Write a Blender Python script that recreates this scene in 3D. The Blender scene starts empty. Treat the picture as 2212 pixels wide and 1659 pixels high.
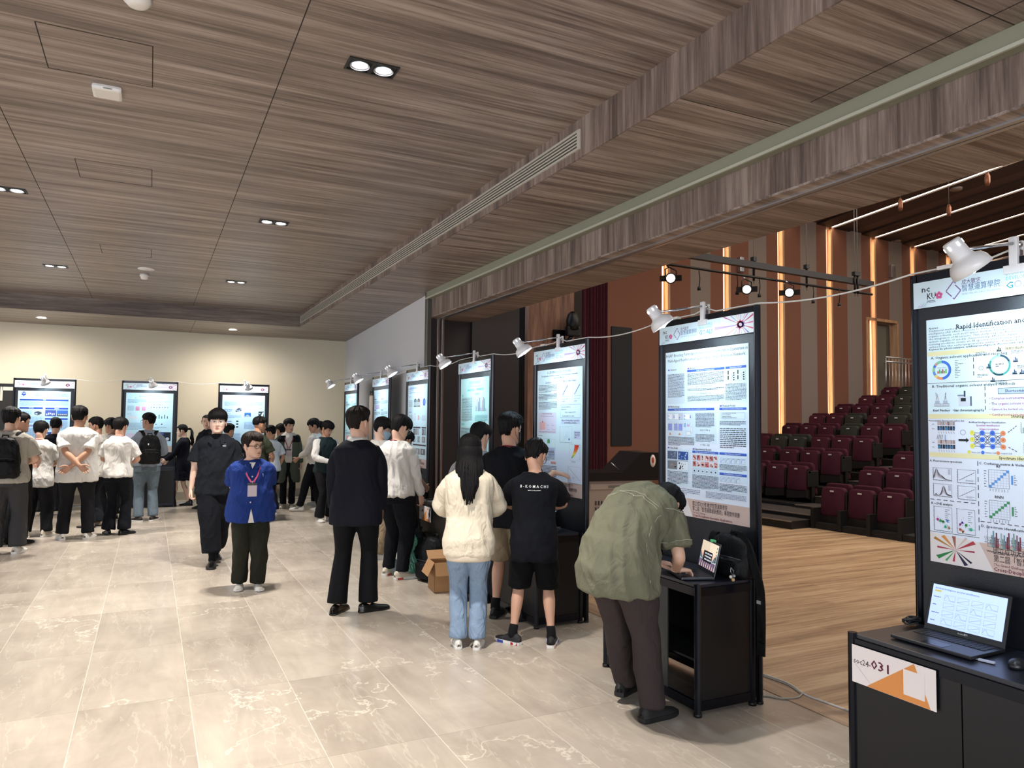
import bpy, bmesh, math, random
import numpy as np
from mathutils import Vector, Matrix
C = bpy.context.scene.collection
SC = bpy.context.scene
PI = math.pi
sin, cos = math.sin, math.cos

# ------------------------------------------------------------------ camera
F_PX, YAW, PITCH, ROLL, CAM_H = 1579.2, .45871, .05075, .010249, 1.735
_f = Vector((sin(YAW)*cos(PITCH), cos(YAW)*cos(PITCH), sin(PITCH)))
_r = Vector((cos(YAW), -sin(YAW), 0))
_u = _r.cross(_f)
_r, _u = _r*cos(ROLL)+_u*sin(ROLL), -_r*sin(ROLL)+_u*cos(ROLL)
cd = bpy.data.cameras.new('camera')
cd.sensor_fit = 'HORIZONTAL'; cd.sensor_width = 36; cd.lens = F_PX/2212*36
cd.clip_start = .05; cd.clip_end = 200
cam = bpy.data.objects.new('camera', cd); C.objects.link(cam)
cam.matrix_world = Matrix(((_r.x, _u.x, -_f.x, 0), (_r.y, _u.y, -_f.y, 0), (_r.z, _u.z, -_f.z, CAM_H), (0, 0, 0, 1)))
SC.camera = cam

# ------------------------------------------------------------------ world, exposure
w = bpy.data.worlds.new('world'); SC.world = w; w.use_nodes = True
w.node_tree.nodes['Background'].inputs[0].default_value = (.80, .88, 1, 1)
w.node_tree.nodes['Background'].inputs[1].default_value = 1.7
SC.view_settings.view_transform = 'Standard'; SC.view_settings.look = 'None'
SC.view_settings.gamma = 1; SC.view_settings.use_curve_mapping = False
SC.view_settings.exposure = 0.32
cy = SC.cycles
cy.use_denoising = True; cy.use_adaptive_sampling = True; cy.adaptive_threshold = .02
cy.max_bounces = 6; cy.diffuse_bounces = 3; cy.glossy_bounces = 3; cy.transmission_bounces = 4; cy.transparent_max_bounces = 6
cy.sample_clamp_indirect = 6; cy.caustics_reflective = False; cy.caustics_refractive = False
cy.use_light_tree = True

def lamp(name, kind, loc, aim, power, col, **kw):
    d = bpy.data.lights.new(name, kind); d.energy = power; d.color = col
    for k, v in kw.items(): setattr(d, k, v)
    o = bpy.data.objects.new(name, d); C.objects.link(o); o.location = loc
    o.rotation_euler = (Vector(aim)-Vector(loc)).to_track_quat('-Z', 'Y').to_euler()
    return o

# large lights: the rest of the hall behind the camera and unseen fill lamps added to brighten the auditorium
lamp('hall_fill', 'AREA', (-1.5, -5.5, 3.0), (1.0, 8, 1.0), 300, (.95, .97, 1), shape='RECTANGLE', size=7, size_y=2.2)
lamp('auditorium_fill', 'AREA', (9, 6.5, 6.6), (9, 6.5, 0), 230, (1, .88, .74), shape='RECTANGLE', size=6, size_y=6)
lamp('auditorium_fill', 'AREA', (16, 6.5, 7.0), (15, 9.5, 1), 330, (1, .92, .85), shape='RECTANGLE', size=5, size_y=6)

# recessed twin downlights of the hall ceiling (z 3.835), one grid of 3.88 m
DL = [(x, y) for y in (-3.6, .3, 4.2, 8.06, 11.9) for x in (-1.25, 1.12)] + [(-4.4, 4.2), (-4.4, 8.06), (-4.4, 11.9)]
for x, y in DL:
    for s in (-1, 1):
        lamp('downlight_lamp', 'SPOT', (x+s*.075, y, 3.80), (x+s*.075, y, 0), 330 if y > 1 else 170, (1, .945, .875), spot_size=math.radians(92), spot_blend=1.0, shadow_soft_size=.035)
WL = [(-4.1, 15.7), (-2.0, 15.7), (1.55, 15.7), (3.2, 15.7)]
for x, y in WL[:3]:
    lamp('round_downlight_lamp', 'SPOT', (x, y, 3.53), (x, y+.6, 0), 200, (1, .93, .84), spot_size=math.radians(165), spot_blend=1.0, shadow_soft_size=.04)

# ------------------------------------------------------------------ materials
MATS = {}
def hexc(h):
    h = h.lstrip('#'); c = [int(h[i:i+2], 16)/255 for i in (0, 2, 4)]
    return tuple([x/12.92 if x <= .04045 else ((x+.055)/1.055)**2.4 for x in c]+[1])
def base_mat(name):
    m = bpy.data.materials.new(name); m.use_nodes = True
    nt = m.node_tree; return m, nt, nt.nodes['Principled BSDF']
def M(name, col=None, rough=.6, metal=0, spec=.5, emit=0, bump=0, bscale=60, vary=0, sheen=0, alpha=1, coat=0, trans=0):
    """a plain painted / woven / plastic surface with slight procedural variation"""
    if name in MATS: return MATS[name]
    m, nt, b = base_mat(name); c = hexc(col) if isinstance(col, str) else tuple(col)+(1,)
    b.inputs['Base Color'].default_value = c; b.inputs['Roughness'].default_value = rough
    b.inputs['Metallic'].default_value = metal; b.inputs['Specular IOR Level'].default_value = spec
    b.inputs['Coat Weight'].default_value = coat
    b.inputs['Transmission Weight'].default_value = trans
    if sheen: b.inputs['Sheen Weight'].default_value = sheen
    if alpha < 1: b.inputs['Alpha'].default_value = alpha
    if emit:
        b.inputs['Emission Color'].default_value = c; b.inputs['Emission Strength'].default_value = emit
    L = nt.links
    if bump or vary:
        tc = nt.nodes.new('ShaderNodeTexCoord'); n = nt.nodes.new('ShaderNodeTexNoise')
        n.inputs['Scale'].default_value = bscale; n.inputs['Detail'].default_value = 5; n.inputs['Roughness'].default_value = .6
        L.new(tc.outputs['Object'], n.inputs['Vector'])
        if bump:
            bp = nt.nodes.new('ShaderNodeBump'); bp.inputs['Strength'].default_value = bump; bp.inputs['Distance'].default_value = .01
            L.new(n.outputs['Fac'], bp.inputs['Height']); L.new(bp.outputs[0], b.inputs['Normal'])
        if vary:
            mx = nt.nodes.new('ShaderNodeMix'); mx.data_type = 'RGBA'
            mx.inputs[6].default_value = tuple(x*(1-vary) for x in c[:3])+(1,); mx.inputs[7].default_value = tuple(min(1, x*(1+vary)) for x in c[:3])+(1,)
            L.new(n.outputs['Fac'], mx.inputs[0]); L.new(mx.outputs[2], b.inputs['Base Color'])
    MATS[name] = m; return m
def cloth(name, col, rough=.85, fold=.35, weave=True, sheen=0):
    """fabric: soft crumple bump plus a fine weave"""
    if name in MATS: return MATS[name]
    m, nt, b = base_mat(name); c = hexc(col)
    b.inputs['Roughness'].default_value = rough; b.inputs['Sheen Weight'].default_value = sheen
    b.inputs['Specular IOR Level'].default_value = .16
    L = nt.links; N = nt.nodes.new
    tc = N('ShaderNodeTexCoord'); mp = N('ShaderNodeMapping'); mp.inputs['Scale'].default_value = (1, 1, .55)
    L.new(tc.outputs['Object'], mp.inputs['Vector'])
    n = N('ShaderNodeTexNoise'); n.inputs['Scale'].default_value = 9; n.inputs['Detail'].default_value = 3; n.inputs['Distortion'].default_value = 1.2
    L.new(mp.outputs[0], n.inputs['Vector'])
    n2 = N('ShaderNodeTexNoise'); n2.inputs['Scale'].default_value = 260; n2.inputs['Detail'].default_value = 2
    L.new(tc.outputs['Object'], n2.inputs['Vector'])
    bp = N('ShaderNodeBump'); bp.inputs['Strength'].default_value = min(1, fold*1.6); bp.inputs['Distance'].default_value = .04
    L.new(n.outputs['Fac'], bp.inputs['Height'])
    b2 = N('ShaderNodeBump'); b2.inputs['Strength'].default_value = .15; b2.inputs['Distance'].default_value = .002
    L.new(n2.outputs['Fac'], b2.inputs['Height']); L.new(bp.outputs[0], b2.inputs['Normal']); L.new(b2.outputs[0], b.inputs['Normal'])
    mx = N('ShaderNodeMix'); mx.data_type = 'RGBA'
    mx.inputs[6].default_value = tuple(x*.86 for x in c[:3])+(1,); mx.inputs[7].default_value = tuple(min(1, x*1.1) for x in c[:3])+(1,)
    L.new(n2.outputs['Fac'], mx.inputs[0]); L.new(mx.outputs[2], b.inputs['Base Color'])
    MATS[name] = m; return m
def hair_mat(name, col):
    if name in MATS: return MATS[name]
    m, nt, b = base_mat(name); c = hexc(col); L = nt.links; N = nt.nodes.new
    tc = N('ShaderNodeTexCoord'); mp = N('ShaderNodeMapping'); mp.inputs['Scale'].default_value = (1, 1, .12)
    L.new(tc.outputs['Object'], mp.inputs['Vector'])
    n = N('ShaderNodeTexNoise'); n.inputs['Scale'].default_value = 170; n.inputs['Detail'].default_value = 3
    L.new(mp.outputs[0], n.inputs['Vector'])
    bp = N('ShaderNodeBump'); bp.inputs['Strength'].default_value = .8; bp.inputs['Distance'].default_value = .006
    L.new(n.outputs['Fac'], bp.inputs['Height']); L.new(bp.outputs[0], b.inputs['Normal'])
    mx = N('ShaderNodeMix'); mx.data_type = 'RGBA'; mx.inputs[6].default_value = tuple(x*.5 for x in c[:3])+(1,); mx.inputs[7].default_value = tuple(x*1.6 for x in c[:3])+(1,)
    L.new(n.outputs['Fac'], mx.inputs[0]); L.new(mx.outputs[2], b.inputs['Base Color'])
    b.inputs['Roughness'].default_value = .55; b.inputs['Specular IOR Level'].default_value = .15
    MATS[name] = m; return m
def wood(name, axis, dark, mid, light, rough=.5, stretch=28, scale=1.0, plank=None):
    """veneer with long streaks along one axis ('x','y','z')"""
    if name in MATS: return MATS[name]
    m, nt, b = base_mat(name); L = nt.links; N = nt.nodes.new
    tc = N('ShaderNodeTexCoord'); mp = N('ShaderNodeMapping')
    s = [stretch*scale]*3; s['xyz'.index(axis)] = 1.5*scale
    mp.inputs['Scale'].default_value = s; L.new(tc.outputs['Object'], mp.inputs['Vector'])
    n = N('ShaderNodeTexNoise'); n.inputs['Scale'].default_value = 1; n.inputs['Detail'].default_value = 9; n.inputs['Roughness'].default_value = .72
    L.new(mp.outputs[0], n.inputs['Vector'])
    mp2 = N('ShaderNodeMapping'); s2 = [stretch*scale*.22]*3; s2['xyz'.index(axis)] = .5*scale
    mp2.inputs['Scale'].default_value = s2; L.new(tc.outputs['Object'], mp2.inputs['Vector'])
    n2 = N('ShaderNodeTexNoise'); n2.inputs['Scale'].default_value = 1; n2.inputs['Detail'].default_value = 4
    L.new(mp2.outputs[0], n2.inputs['Vector'])
    ad = N('ShaderNodeMath'); ad.operation = 'MULTIPLY_ADD'; ad.inputs[1].default_value = .55
    L.new(n.outputs['Fac'], ad.inputs[0])
    m2 = N('ShaderNodeMath'); m2.operation = 'MULTIPLY'; m2.inputs[1].default_value = .45
    L.new(n2.outputs['Fac'], m2.inputs[0]); L.new(m2.outputs[0], ad.inputs[2])
    src = ad.outputs[0]
    if plank:
        sp = N('ShaderNodeSeparateXYZ'); L.new(tc.outputs['Object'], sp.inputs[0])
        br = N('ShaderNodeTexBrick'); br.offset = .37; br.inputs['Mortar Size'].default_value = .0
        br.inputs['Color1'].default_value = (.35, .35, .35, 1); br.inputs['Color2'].default_value = (.65, .65, .65, 1)
        br.inputs['Brick Width'].default_value = plank[0]; br.inputs['Row Height'].default_value = plank[1]; br.inputs['Scale'].default_value = 1
        if axis == 'y':
            cb = N('ShaderNodeCombineXYZ'); L.new(sp.outputs[1], cb.inputs[0]); L.new(sp.outputs[0], cb.inputs[1]); L.new(cb.outputs[0], br.inputs['Vector'])
        else: L.new(tc.outputs['Object'], br.inputs['Vector'])
        mx0 = N('ShaderNodeMath'); mx0.operation = 'MULTIPLY_ADD'; mx0.inputs[1].default_value = .22
        L.new(br.outputs['Color'], mx0.inputs[0]); 
        mm = N('ShaderNodeMath'); mm.operation = 'ADD'; mm.inputs[1].default_value = -.11
        L.new(src, mm.inputs[0]); L.new(mm.outputs[0], mx0.inputs[2]); src = mx0.outputs[0]
    cr = N('ShaderNodeValToRGB'); e = cr.color_ramp.elements
    e[0].position = .40; e[0].color = hexc(dark); e[1].position = .60; e[1].color = hexc(light)
    k = e.new(.5); k.color = hexc(mid)
    L.new(src, cr.inputs[0]); L.new(cr.outputs[0], b.inputs['Base Color'])
    b.inputs['Roughness'].default_value = rough
    bp = N('ShaderNodeBump'); bp.inputs['Strength'].default_value = .08; bp.inputs['Distance'].default_value = .004
    L.new(n.outputs['Fac'], bp.inputs['Height']); L.new(bp.outputs[0], b.inputs['Normal'])
    MATS[name] = m; return m
def stone_floor():
    m, nt, b = base_mat('stone_tiles'); L = nt.links; N = nt.nodes.new
    def math_(op, a, b_=None, c=None):
        n = N('ShaderNodeMath'); n.operation = op
        for i, v in enumerate((a, b_, c)):
            if v is None: continue
            if isinstance(v, (int, float)): n.inputs[i].default_value = v
            else: L.new(v, n.inputs[i])
        return n.outputs[0]
    tc = N('ShaderNodeTexCoord'); sp = N('ShaderNodeSeparateXYZ'); L.new(tc.outputs['Object'], sp.inputs[0])
    X = math_('MULTIPLY', math_('ADD', sp.outputs[0], 60-.073), 1/.602); Y = math_('MULTIPLY', math_('ADD', sp.outputs[1], 60-.27), 1/1.2)
    fx, fy = math_('FRACT', X), math_('FRACT', Y)
    ex = math_('MULTIPLY', math_('SUBTRACT', .5, math_('ABSOLUTE', math_('SUBTRACT', fx, .5))), .602)
    ey = math_('MULTIPLY', math_('SUBTRACT', .5, math_('ABSOLUTE', math_('SUBTRACT', fy, .5))), 1.2)
    jx = math_('LESS_THAN', ex, .0022); jy = math_('LESS_THAN', ey, .0016)
    cb = N('ShaderNodeCombineXYZ'); L.new(math_('FLOOR', X), cb.inputs[0]); L.new(math_('FLOOR', Y), cb.inputs[1])
    wn = N('ShaderNodeTexWhiteNoise'); wn.noise_dimensions = '2D'; L.new(cb.outputs[0], wn.inputs['Vector'])
    # each tile shows another part of the slab
    sc = N('ShaderNodeVectorMath'); sc.operation = 'MULTIPLY_ADD'; L.new(wn.outputs['Color'], sc.inputs[0]); sc.inputs[1].default_value = (17, 17, 3); L.new(tc.outputs['Object'], sc.inputs[2])
    V = sc.outputs[0]
    def noise(scale, det, rough, dist, vec=V):
        n = N('ShaderNodeTexNoise'); n.inputs['Scale'].default_value = scale; n.inputs['Detail'].default_value = det
        n.inputs['Roughness'].default_value = rough; n.inputs['Distortion'].default_value = dist; L.new(vec, n.inputs['Vector']); return n.outputs['Fac']
    n1 = noise(1.3, 7, .6, .5)
    mp = N('ShaderNodeMapping'); mp.inputs['Rotation'].default_value = (0, 0, .6); mp.inputs['Scale'].default_value = (3.2, .7, 1); L.new(V, mp.inputs[0])
    n2 = noise(1.6, 6, .6, .9, mp.outputs[0])
    vein = math_('ABSOLUTE', math_('SUBTRACT', noise(.75, 6, .62, .12), .5))
    vein = math_('SUBTRACT', 1, math_('SMOOTH_MIN', math_('MULTIPLY', vein, 150), 1, .1))
    vmask = math_('GREATER_THAN', noise(.9, 1, .5, 0), .54)
    vein = math_('MAXIMUM', math_('MULTIPLY', vein, vmask), 0)
    vein2 = math_('SUBTRACT', 1, math_('MINIMUM', math_('MULTIPLY', math_('ABSOLUTE', math_('SUBTRACT', noise(.9, 5, .6, .2, mp.outputs[0]), .5)), 110), 1))
    vein = math_('MAXIMUM', vein, math_('MULTIPLY', vein2, .35))
    tone = math_('MULTIPLY_ADD', n1, .55, math_('MULTIPLY', n2, .45))
    tone = math_('MULTIPLY_ADD', math_('SUBTRACT', wn.outputs['Value'], .5), .10, tone)
    cr = N('ShaderNodeValToRGB'); e = cr.color_ramp.elements
    e[0].position = .3; e[0].color = hexc('#978c80'); e[1].position = .72; e[1].color = hexc('#c1b6a7'); k = e.new(.5); k.color = hexc('#ada295')
    L.new(tone, cr.inputs[0])
    def mix(fac, c1, c2):
        x = N('ShaderNodeMix'); x.data_type = 'RGBA'
        L.new(fac, x.inputs[0])
        for i, c in ((6, c1), (7, c2)):
            if isinstance(c, tuple): x.inputs[i].default_value = c
            else: L.new(c, x.inputs[i])
        return x.outputs[2]
    c = mix(math_('MULTIPLY', vein, .6), cr.outputs[0], hexc('#ded5c6'))
    c = mix(math_('MULTIPLY', jx, .8), c, hexc('#d2cabc')); c = mix(math_('MULTIPLY', jy, .5), c, hexc('#6c645b'))
    L.new(c, b.inputs['Base Color'])
    L.new(math_('MULTIPLY_ADD', n1, .14, .17), b.inputs['Roughness'])
    bp = N('ShaderNodeBump'); bp.inputs['Strength'].default_value = .25; bp.inputs['Distance'].default_value = .0015
    L.new(noise(9, 5, .6, .3), bp.inputs['Height']); L.new(bp.outputs[0], b.inputs['Normal'])
    return m

# ------------------------------------------------------------------ geometry helpers
class MB:
    """collects polygons, then links them as ONE mesh object"""
    def __init__(s): s.v = []; s.f = []; s.m = []; s.sm = []; s.mats = []
    def slot(s, mat):
        if mat not in s.mats: s.mats.append(mat)
        return s.mats.index(mat)
    def add(s, verts, faces, mat=None, smooth=False):
        k = len(s.v); mi = s.slot(mat) if mat is not None else 0
        s.v += [tuple(v) for v in verts]; s.f += [tuple(i+k for i in f) for f in faces]
        s.m += [mi]*len(faces); s.sm += [smooth]*len(faces); return s
    def box(s, x0, x1, y0, y1, z0, z1, mat=None, bev=0):
        if bev:
            bm = bmesh.new(); bmesh.ops.create_cube(bm, size=1)
            for v in bm.verts: v.co = Vector(((x0+x1)/2+v.co.x*(x1-x0), (y0+y1)/2+v.co.y*(y1-y0), (z0+z1)/2+v.co.z*(z1-z0)))
            bmesh.ops.bevel(bm, geom=bm.edges[:], offset=bev, segments=2, affect='EDGES', profile=.6)
            bm.verts.index_update(); s.add([v.co[:] for v in bm.verts], [[v.index for v in f.verts] for f in bm.faces], mat); bm.free(); return s
        v = [(x, y, z) for z in (z0, z1) for y in (y0, y1) for x in (x0, x1)]
        return s.add(v, [(0, 2, 3, 1), (4, 5, 7, 6), (0, 1, 5, 4), (2, 6, 7, 3), (0, 4, 6, 2), (1, 3, 7, 5)], mat)
    def obox(s, c, ax, ay, az, hx, hy, hz, mat=None):
        c, ax, ay, az = map(Vector, (c, ax, ay, az))
        v = [c+ax*i*hx+ay*j*hy+az*k*hz for k in (-1, 1) for j in (-1, 1) for i in (-1, 1)]
        return s.add(v, [(0, 2, 3, 1), (4, 5, 7, 6), (0, 1, 5, 4), (2, 6, 7, 3), (0, 4, 6, 2), (1, 3, 7, 5)], mat)
    def tube(s, pts, r, mat=None, n=8, cap=True):
        pts = [Vector(p) for p in pts]; rs = r if isinstance(r, (list, tuple)) else [r]*len(pts)
        vs = []; up = None
        for i, p in enumerate(pts):
            t = (pts[min(i+1, len(pts)-1)]-pts[max(i-1, 0)]).normalized()
            if up is None: up = Vector((0, 0, 1)) if abs(t.z) < .9 else Vector((0, 1, 0))
            a = (up-t*up.dot(t)).normalized(); up = a; b_ = t.cross(a)
            vs += [p+(a*cos(2*PI*k/n)+b_*sin(2*PI*k/n))*rs[i] for k in range(n)]
        fs = [(i*n+k, i*n+(k+1) % n, (i+1)*n+(k+1) % n, (i+1)*n+k) for i in range(len(pts)-1) for k in range(n)]
        if cap: fs += [tuple(range(n))[::-1], tuple(range((len(pts)-1)*n, len(pts)*n))]
        return s.add(vs, fs, mat, True)
    def lathe(s, prof, mat=None, n=24, M_=None, smooth=True, cap=True):
        vs = []
        for r, z in prof: vs += [Vector((r*cos(2*PI*k/n), r*sin(2*PI*k/n), z)) for k in range(n)]
        if M_ is not None: vs = [M_ @ v for v in vs]
        fs = [(i*n+k, i*n+(k+1) % n, (i+1)*n+(k+1) % n, (i+1)*n+k) for i in range(len(prof)-1) for k in range(n)]
        if cap and prof[0][0] > 1e-5: fs.append(tuple(range(n))[::-1])
        if cap and prof[-1][0] > 1e-5: fs.append(tuple(range((len(prof)-1)*n, len(prof)*n)))
        return s.add(vs, fs, mat, smooth)
    def mesh(s, name):
        me = bpy.data.meshes.new(name); me.from_pydata(s.v, [], s.f)
        for m in s.mats: me.materials.append(m)
        me.polygons.foreach_set('material_index', s.m); me.polygons.foreach_set('use_smooth', s.sm); me.update(); return me
    def build(s, name, parent=None, **kw):
        o = bpy.data.objects.new(name, s.mesh(name)); C.objects.link(o)
        if parent is not None: o.parent = parent
        for k, v in kw.items(): o[k] = v
        return o
def thing(name, label, cat, loc=(0, 0, 0), rz=0, group=None):
    o = bpy.data.objects.new(name, None); C.objects.link(o); o.empty_display_size = .1
    o.location = loc; o.rotation_euler = (0, 0, rz); o['label'] = label; o['category'] = cat
    if group: o['group'] = group
    return o
def tag(o, label, cat, group=None):
    o['label'] = label; o['category'] = cat
    if group: o['group'] = group
    return o
def struct(o): o['kind'] = 'structure'; return o
def copy_tree(o, parent=None):
    c = o.copy(); C.objects.link(c); c.parent = parent
    for ch in list(o.children): copy_tree(ch, c)
    return c
FONT_CACHE = {}
def text_mesh(body, bold=False):
    k = (body, bold)
    if k in FONT_CACHE: return FONT_CACHE[k]
    cu = bpy.data.curves.new('writing', 'FONT'); cu.body = body; cu.size = 1; cu.resolution_u = 1
    if bold: cu.offset = .012
    o = bpy.data.objects.new('writing', cu); me = o.to_mesh()
    v = np.empty(len(me.vertices)*3); me.vertices.foreach_get('co', v); v = v.reshape(-1, 3)
    f = [tuple(p.vertices) for p in me.polygons]; o.to_mesh_clear(); bpy.data.objects.remove(o); bpy.data.curves.remove(cu)
    if len(v) == 0: v = np.zeros((3, 3)); f = []
    x0, x1, y0, y1 = v[:, 0].min(), v[:, 0].max(), v[:, 1].min(), v[:, 1].max()
    FONT_CACHE[k] = (v, f, x0, x1, y0, y1); return FONT_CACHE[k]
class Sheet:
    """printed sheet: a thin board with flat inks; coordinates in sheet metres from the lower left, seen from the front"""
    def __init__(s, w, h, paper, thick=.0015, origin=(0, 0, 0), ex=(1, 0, 0), ey=(0, 0, 1)):
        s.mb = MB(); s.o = Vector(origin); s.ex = Vector(ex); s.ey = Vector(ey); s.en = s.ex.cross(s.ey); s.w, s.h = w, h; s.L = 0; s.ya, s.yb = 1, 0
        s.mb.obox(s.o+s.ex*w/2+s.ey*h/2-s.en*thick/2, s.ex, s.ey, s.en, w/2, h/2, thick/2, paper)
    def P(s, x, y, l): return s.o+s.ex*x+s.ey*(y*s.ya+s.yb)+s.en*(.0003+.00008*s.L+.00025*l)
    def poly(s, pts, mat, l=1):
        a = sum(pts[i][0]*pts[(i+1) % len(pts)][1]-pts[(i+1) % len(pts)][0]*pts[i][1] for i in range(len(pts)))
        if a < 0: pts = pts[::-1]
        if abs(a) > .004: s.L += 1
        s.mb.add([s.P(x, y, l) for x, y in pts], [tuple(range(len(pts)))], mat)
    def rect(s, x, y, w, h, mat, l=1): s.poly([(x, y), (x+w, y), (x+w, y+h), (x, y+h)], mat, l)
    def frame(s, x, y, w, h, mat, t=.0012, l=2):
        s.rect(x, y, w, t, mat, l); s.rect(x, y+h-t, w, t, mat, l); s.rect(x, y, t, h, mat, l); s.rect(x+w-t, y, t, h, mat, l)
    def line(s, x0, y0, x1, y1, mat, t=.0012, l=2):
        d = math.hypot(x1-x0, y1-y0) or 1e-6; nx, ny = -(y1-y0)/d*t/2, (x1-x0)/d*t/2
        s.poly([(x0+nx, y0+ny), (x1+nx, y1+ny), (x1-nx, y1-ny), (x0-nx, y0-ny)], mat, l)
    def dash(s, x0, y0, x1, y1, mat, t=.002, seg=.02):
        d = math.hypot(x1-x0, y1-y0); n = max(1, int(d/seg/1.6))
        for i in range(n):
            a, b_ = i/n, (i+.62)/n; s.line(x0+(x1-x0)*a, y0+(y1-y0)*a, x0+(x1-x0)*b_, y0+(y1-y0)*b_, mat, t)
    def disc(s, x, y, r, mat, l=2, n=20, ry=None): s.poly([(x+r*cos(2*PI*k/n), y+(ry or r)*sin(2*PI*k/n)) for k in range(n)], mat, l)
    def ring(s, x, y, r, t, mat, a0=0, a1=360, l=2, n=32):
        A = [math.radians(a0+(a1-a0)*i/n) for i in range(n+1)]
        for i in range(n): s.poly([(x+q*cos(a), y+q*sin(a)) for q, a in ((r, A[i]), (r, A[i+1]), (r-t, A[i+1]), (r-t, A[i]))], mat, l)
    def text(s, body, x, y, h, mat, align='l', w=None, bold=False, l=3):
        v, f, x0, x1, y0, y1 = text_mesh(body, bold); k = h/.72; kx = k
        if w: kx = w/(x1-x0)
        off = {'l': -x0*kx, 'c': -(x0+x1)/2*kx, 'r': -x1*kx}[align]
        s.mb.add([s.P(x+off+a*kx, y+b_*k, l) for a, b_, _ in v], f, mat)
    def lines(s, x, y, w, h, n, mat, seed=0, t=.45, l=2, left=0):
        """n rows of small print as word-long strokes"""
        rnd = random.Random(seed); ph = h/n
        for i in range(n):
            yy = y+h-(i+.75)*ph; cx = x; end = x+w*(1 if i < n-1 else rnd.uniform(.4, .9))
            while cx < end:
                ww = min(ph*rnd.uniform(.7, 2.6), end-cx); s.rect(cx, yy, ww, ph*t*rnd.uniform(.8, 1.1), mat, l); cx += ww+ph*.35
    def build(s, name, parent=None, **kw): return s.mb.build(name, parent, **kw)
def pix(px, py, axis, val):
    """where the sight line through a photo pixel meets the plane axis = val (used for measuring positions)"""
    d = _f+_r*((px-1106)/F_PX)-_u*((py-829.5)/F_PX)
    o = Vector((0, 0, CAM_H)); i = 'xyz'.index(axis); return o+d*((val-o[i])/d[i])

# ------------------------------------------------------------------ large structure: hall
CW = wood('ceiling_veneer', 'x', '#5d5049', '#84756c', '#a69890', .42, 56)
CW2 = wood('fascia_veneer', 'x', '#4c403b', '#675950', '#7f7168', .5, 26)
BW = wood('beam_veneer', 'z', '#52443e', '#76665d', '#97877d', .5, 34)
SEAM = M('ceiling_seam', '#2c2420', .9)
WHITE_WALL = M('cream_wall_paint', '#d3cab4', .9, bump=.05, bscale=90, vary=.02)
WHITE_WALL2 = M('grey_white_wall_paint', '#cccdd0', .85, bump=.05, bscale=90, vary=.02)
BLACK = M('black_panel', '#0e0e11', .42, spec=.4, vary=.15, bscale=14, bump=.04)
BLKMETAL = M('black_anodised', '#11141c', .22, .55, vary=.1, bscale=30)
GREYM = M('grey_metal', '#8b8c86', .4, .6)
ALU = M('aluminium', '#c3c5ca', .28, .9)
YB, YN = 17.05, 9.85                                   # back wall, near end of the right wall

b = MB(); b.add([(-9, -6, 0), (3.65, -6, 0), (3.65, 17.2, 0), (-9, 17.2, 0)], [(0, 1, 2, 3)], stone_floor()); struct(b.build('floor'))
WFL = wood('stage_floor_oak', 'x', '#947558', '#bb9976', '#d3b490', .42, 34, 1.0, plank=(1.3, .12))
WFL2 = wood('border_oak', 'y', '#7d6350', '#a0836a', '#b99a7e', .45, 34, 1.0)
b = MB(); b.add([(3.84, -6, 0), (32, -6, 0), (32, 17.2, 0), (3.84, 17.2, 0)], [(0, 1, 2, 3)], WFL); struct(b.build('floor_auditorium'))
b = MB(); b.box(3.65, 3.84, -6, 17.2, -.05, .004, WFL2); struct(b.build('floor_border'))

b = MB(); ZR, ZS, XF, YF = 3.835, 3.56, 2.62, 14.83
b.box(-9, XF, -6, YF, ZR, ZR+.1, CW)
for x in (pix(498, 450, 'z', ZR).x, pix(106, 450, 'z', ZR).x, -3.9): b.box(x-.003, x+.003, -6, YF, ZR-.001, ZR+.01, SEAM)
for (xa, ya, xb, yb) in ((-.62, 4.53, -.05, 5.11), (-.62, 6.83, -.05, 7.35), (-.62, 10.13, -.05, 10.67)):     # access hatches
    t = .006
    for q in ((xa, xa+t, ya, yb), (xb-t, xb, ya, yb), (xa, xb, ya, ya+t), (xa, xb, yb-t, yb)): b.box(*q, ZR-.001, ZR+.01, SEAM)
struct(b.build('ceiling'))
b = MB(); b.box(-9, 4.2, YF, 17.2, ZS, ZS+.3, CW); b.box(XF, 3.5, -6, YF, ZS, ZS+.3, CW); b.box(3.5, 4.3, 9.8, YF, ZS, ZS+.3, CW)
for x in (pix(412, 715, 'z', ZS).x,): b.box(x-.003, x+.003, YF, YB, ZS-.001, ZS+.01, SEAM)
for y in (1.9, 3.2, 5.8, 8.4, 11): b.box(XF, 3.5, y-.003, y+.003, ZS-.001, ZS+.01, SEAM)
b.box(2.95, 3.3, 1.2, 1.206, ZS-.001, ZS+.01, SEAM); b.box(3.3, 3.306, -1, 2.9, ZS-.001, ZS+.01, SEAM)
struct(b.build('ceiling_soffit'))
b = MB(); b.box(-9, XF, YF-.012, YF, ZS, ZR, CW2); struct(b.build('ceiling_fascia_back'))
b = MB(); b.box(XF-.012, XF, -6, YF-.012, ZS, ZR, BW); struct(b.build('ceiling_fascia_right'))

b = MB(); b.box(-9, 4.3, YB, YB+.2, 0, ZS, WHITE_WALL); struct(b.build('wall_back'))
b = MB(); b.box(-9, 4.3, YB-.03, YB, 0, .17, M('stone_skirting', '#a39a8c', .4, vary=.12, bscale=7)); struct(b.build('baseboard_back'))
b = MB(); b.box(-9, 4.0, 16.42, 16.50, 0, .012, M('floor_trunking', '#b9c4cf', .3, .7)); struct(b.build('trim_floor'))
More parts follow.
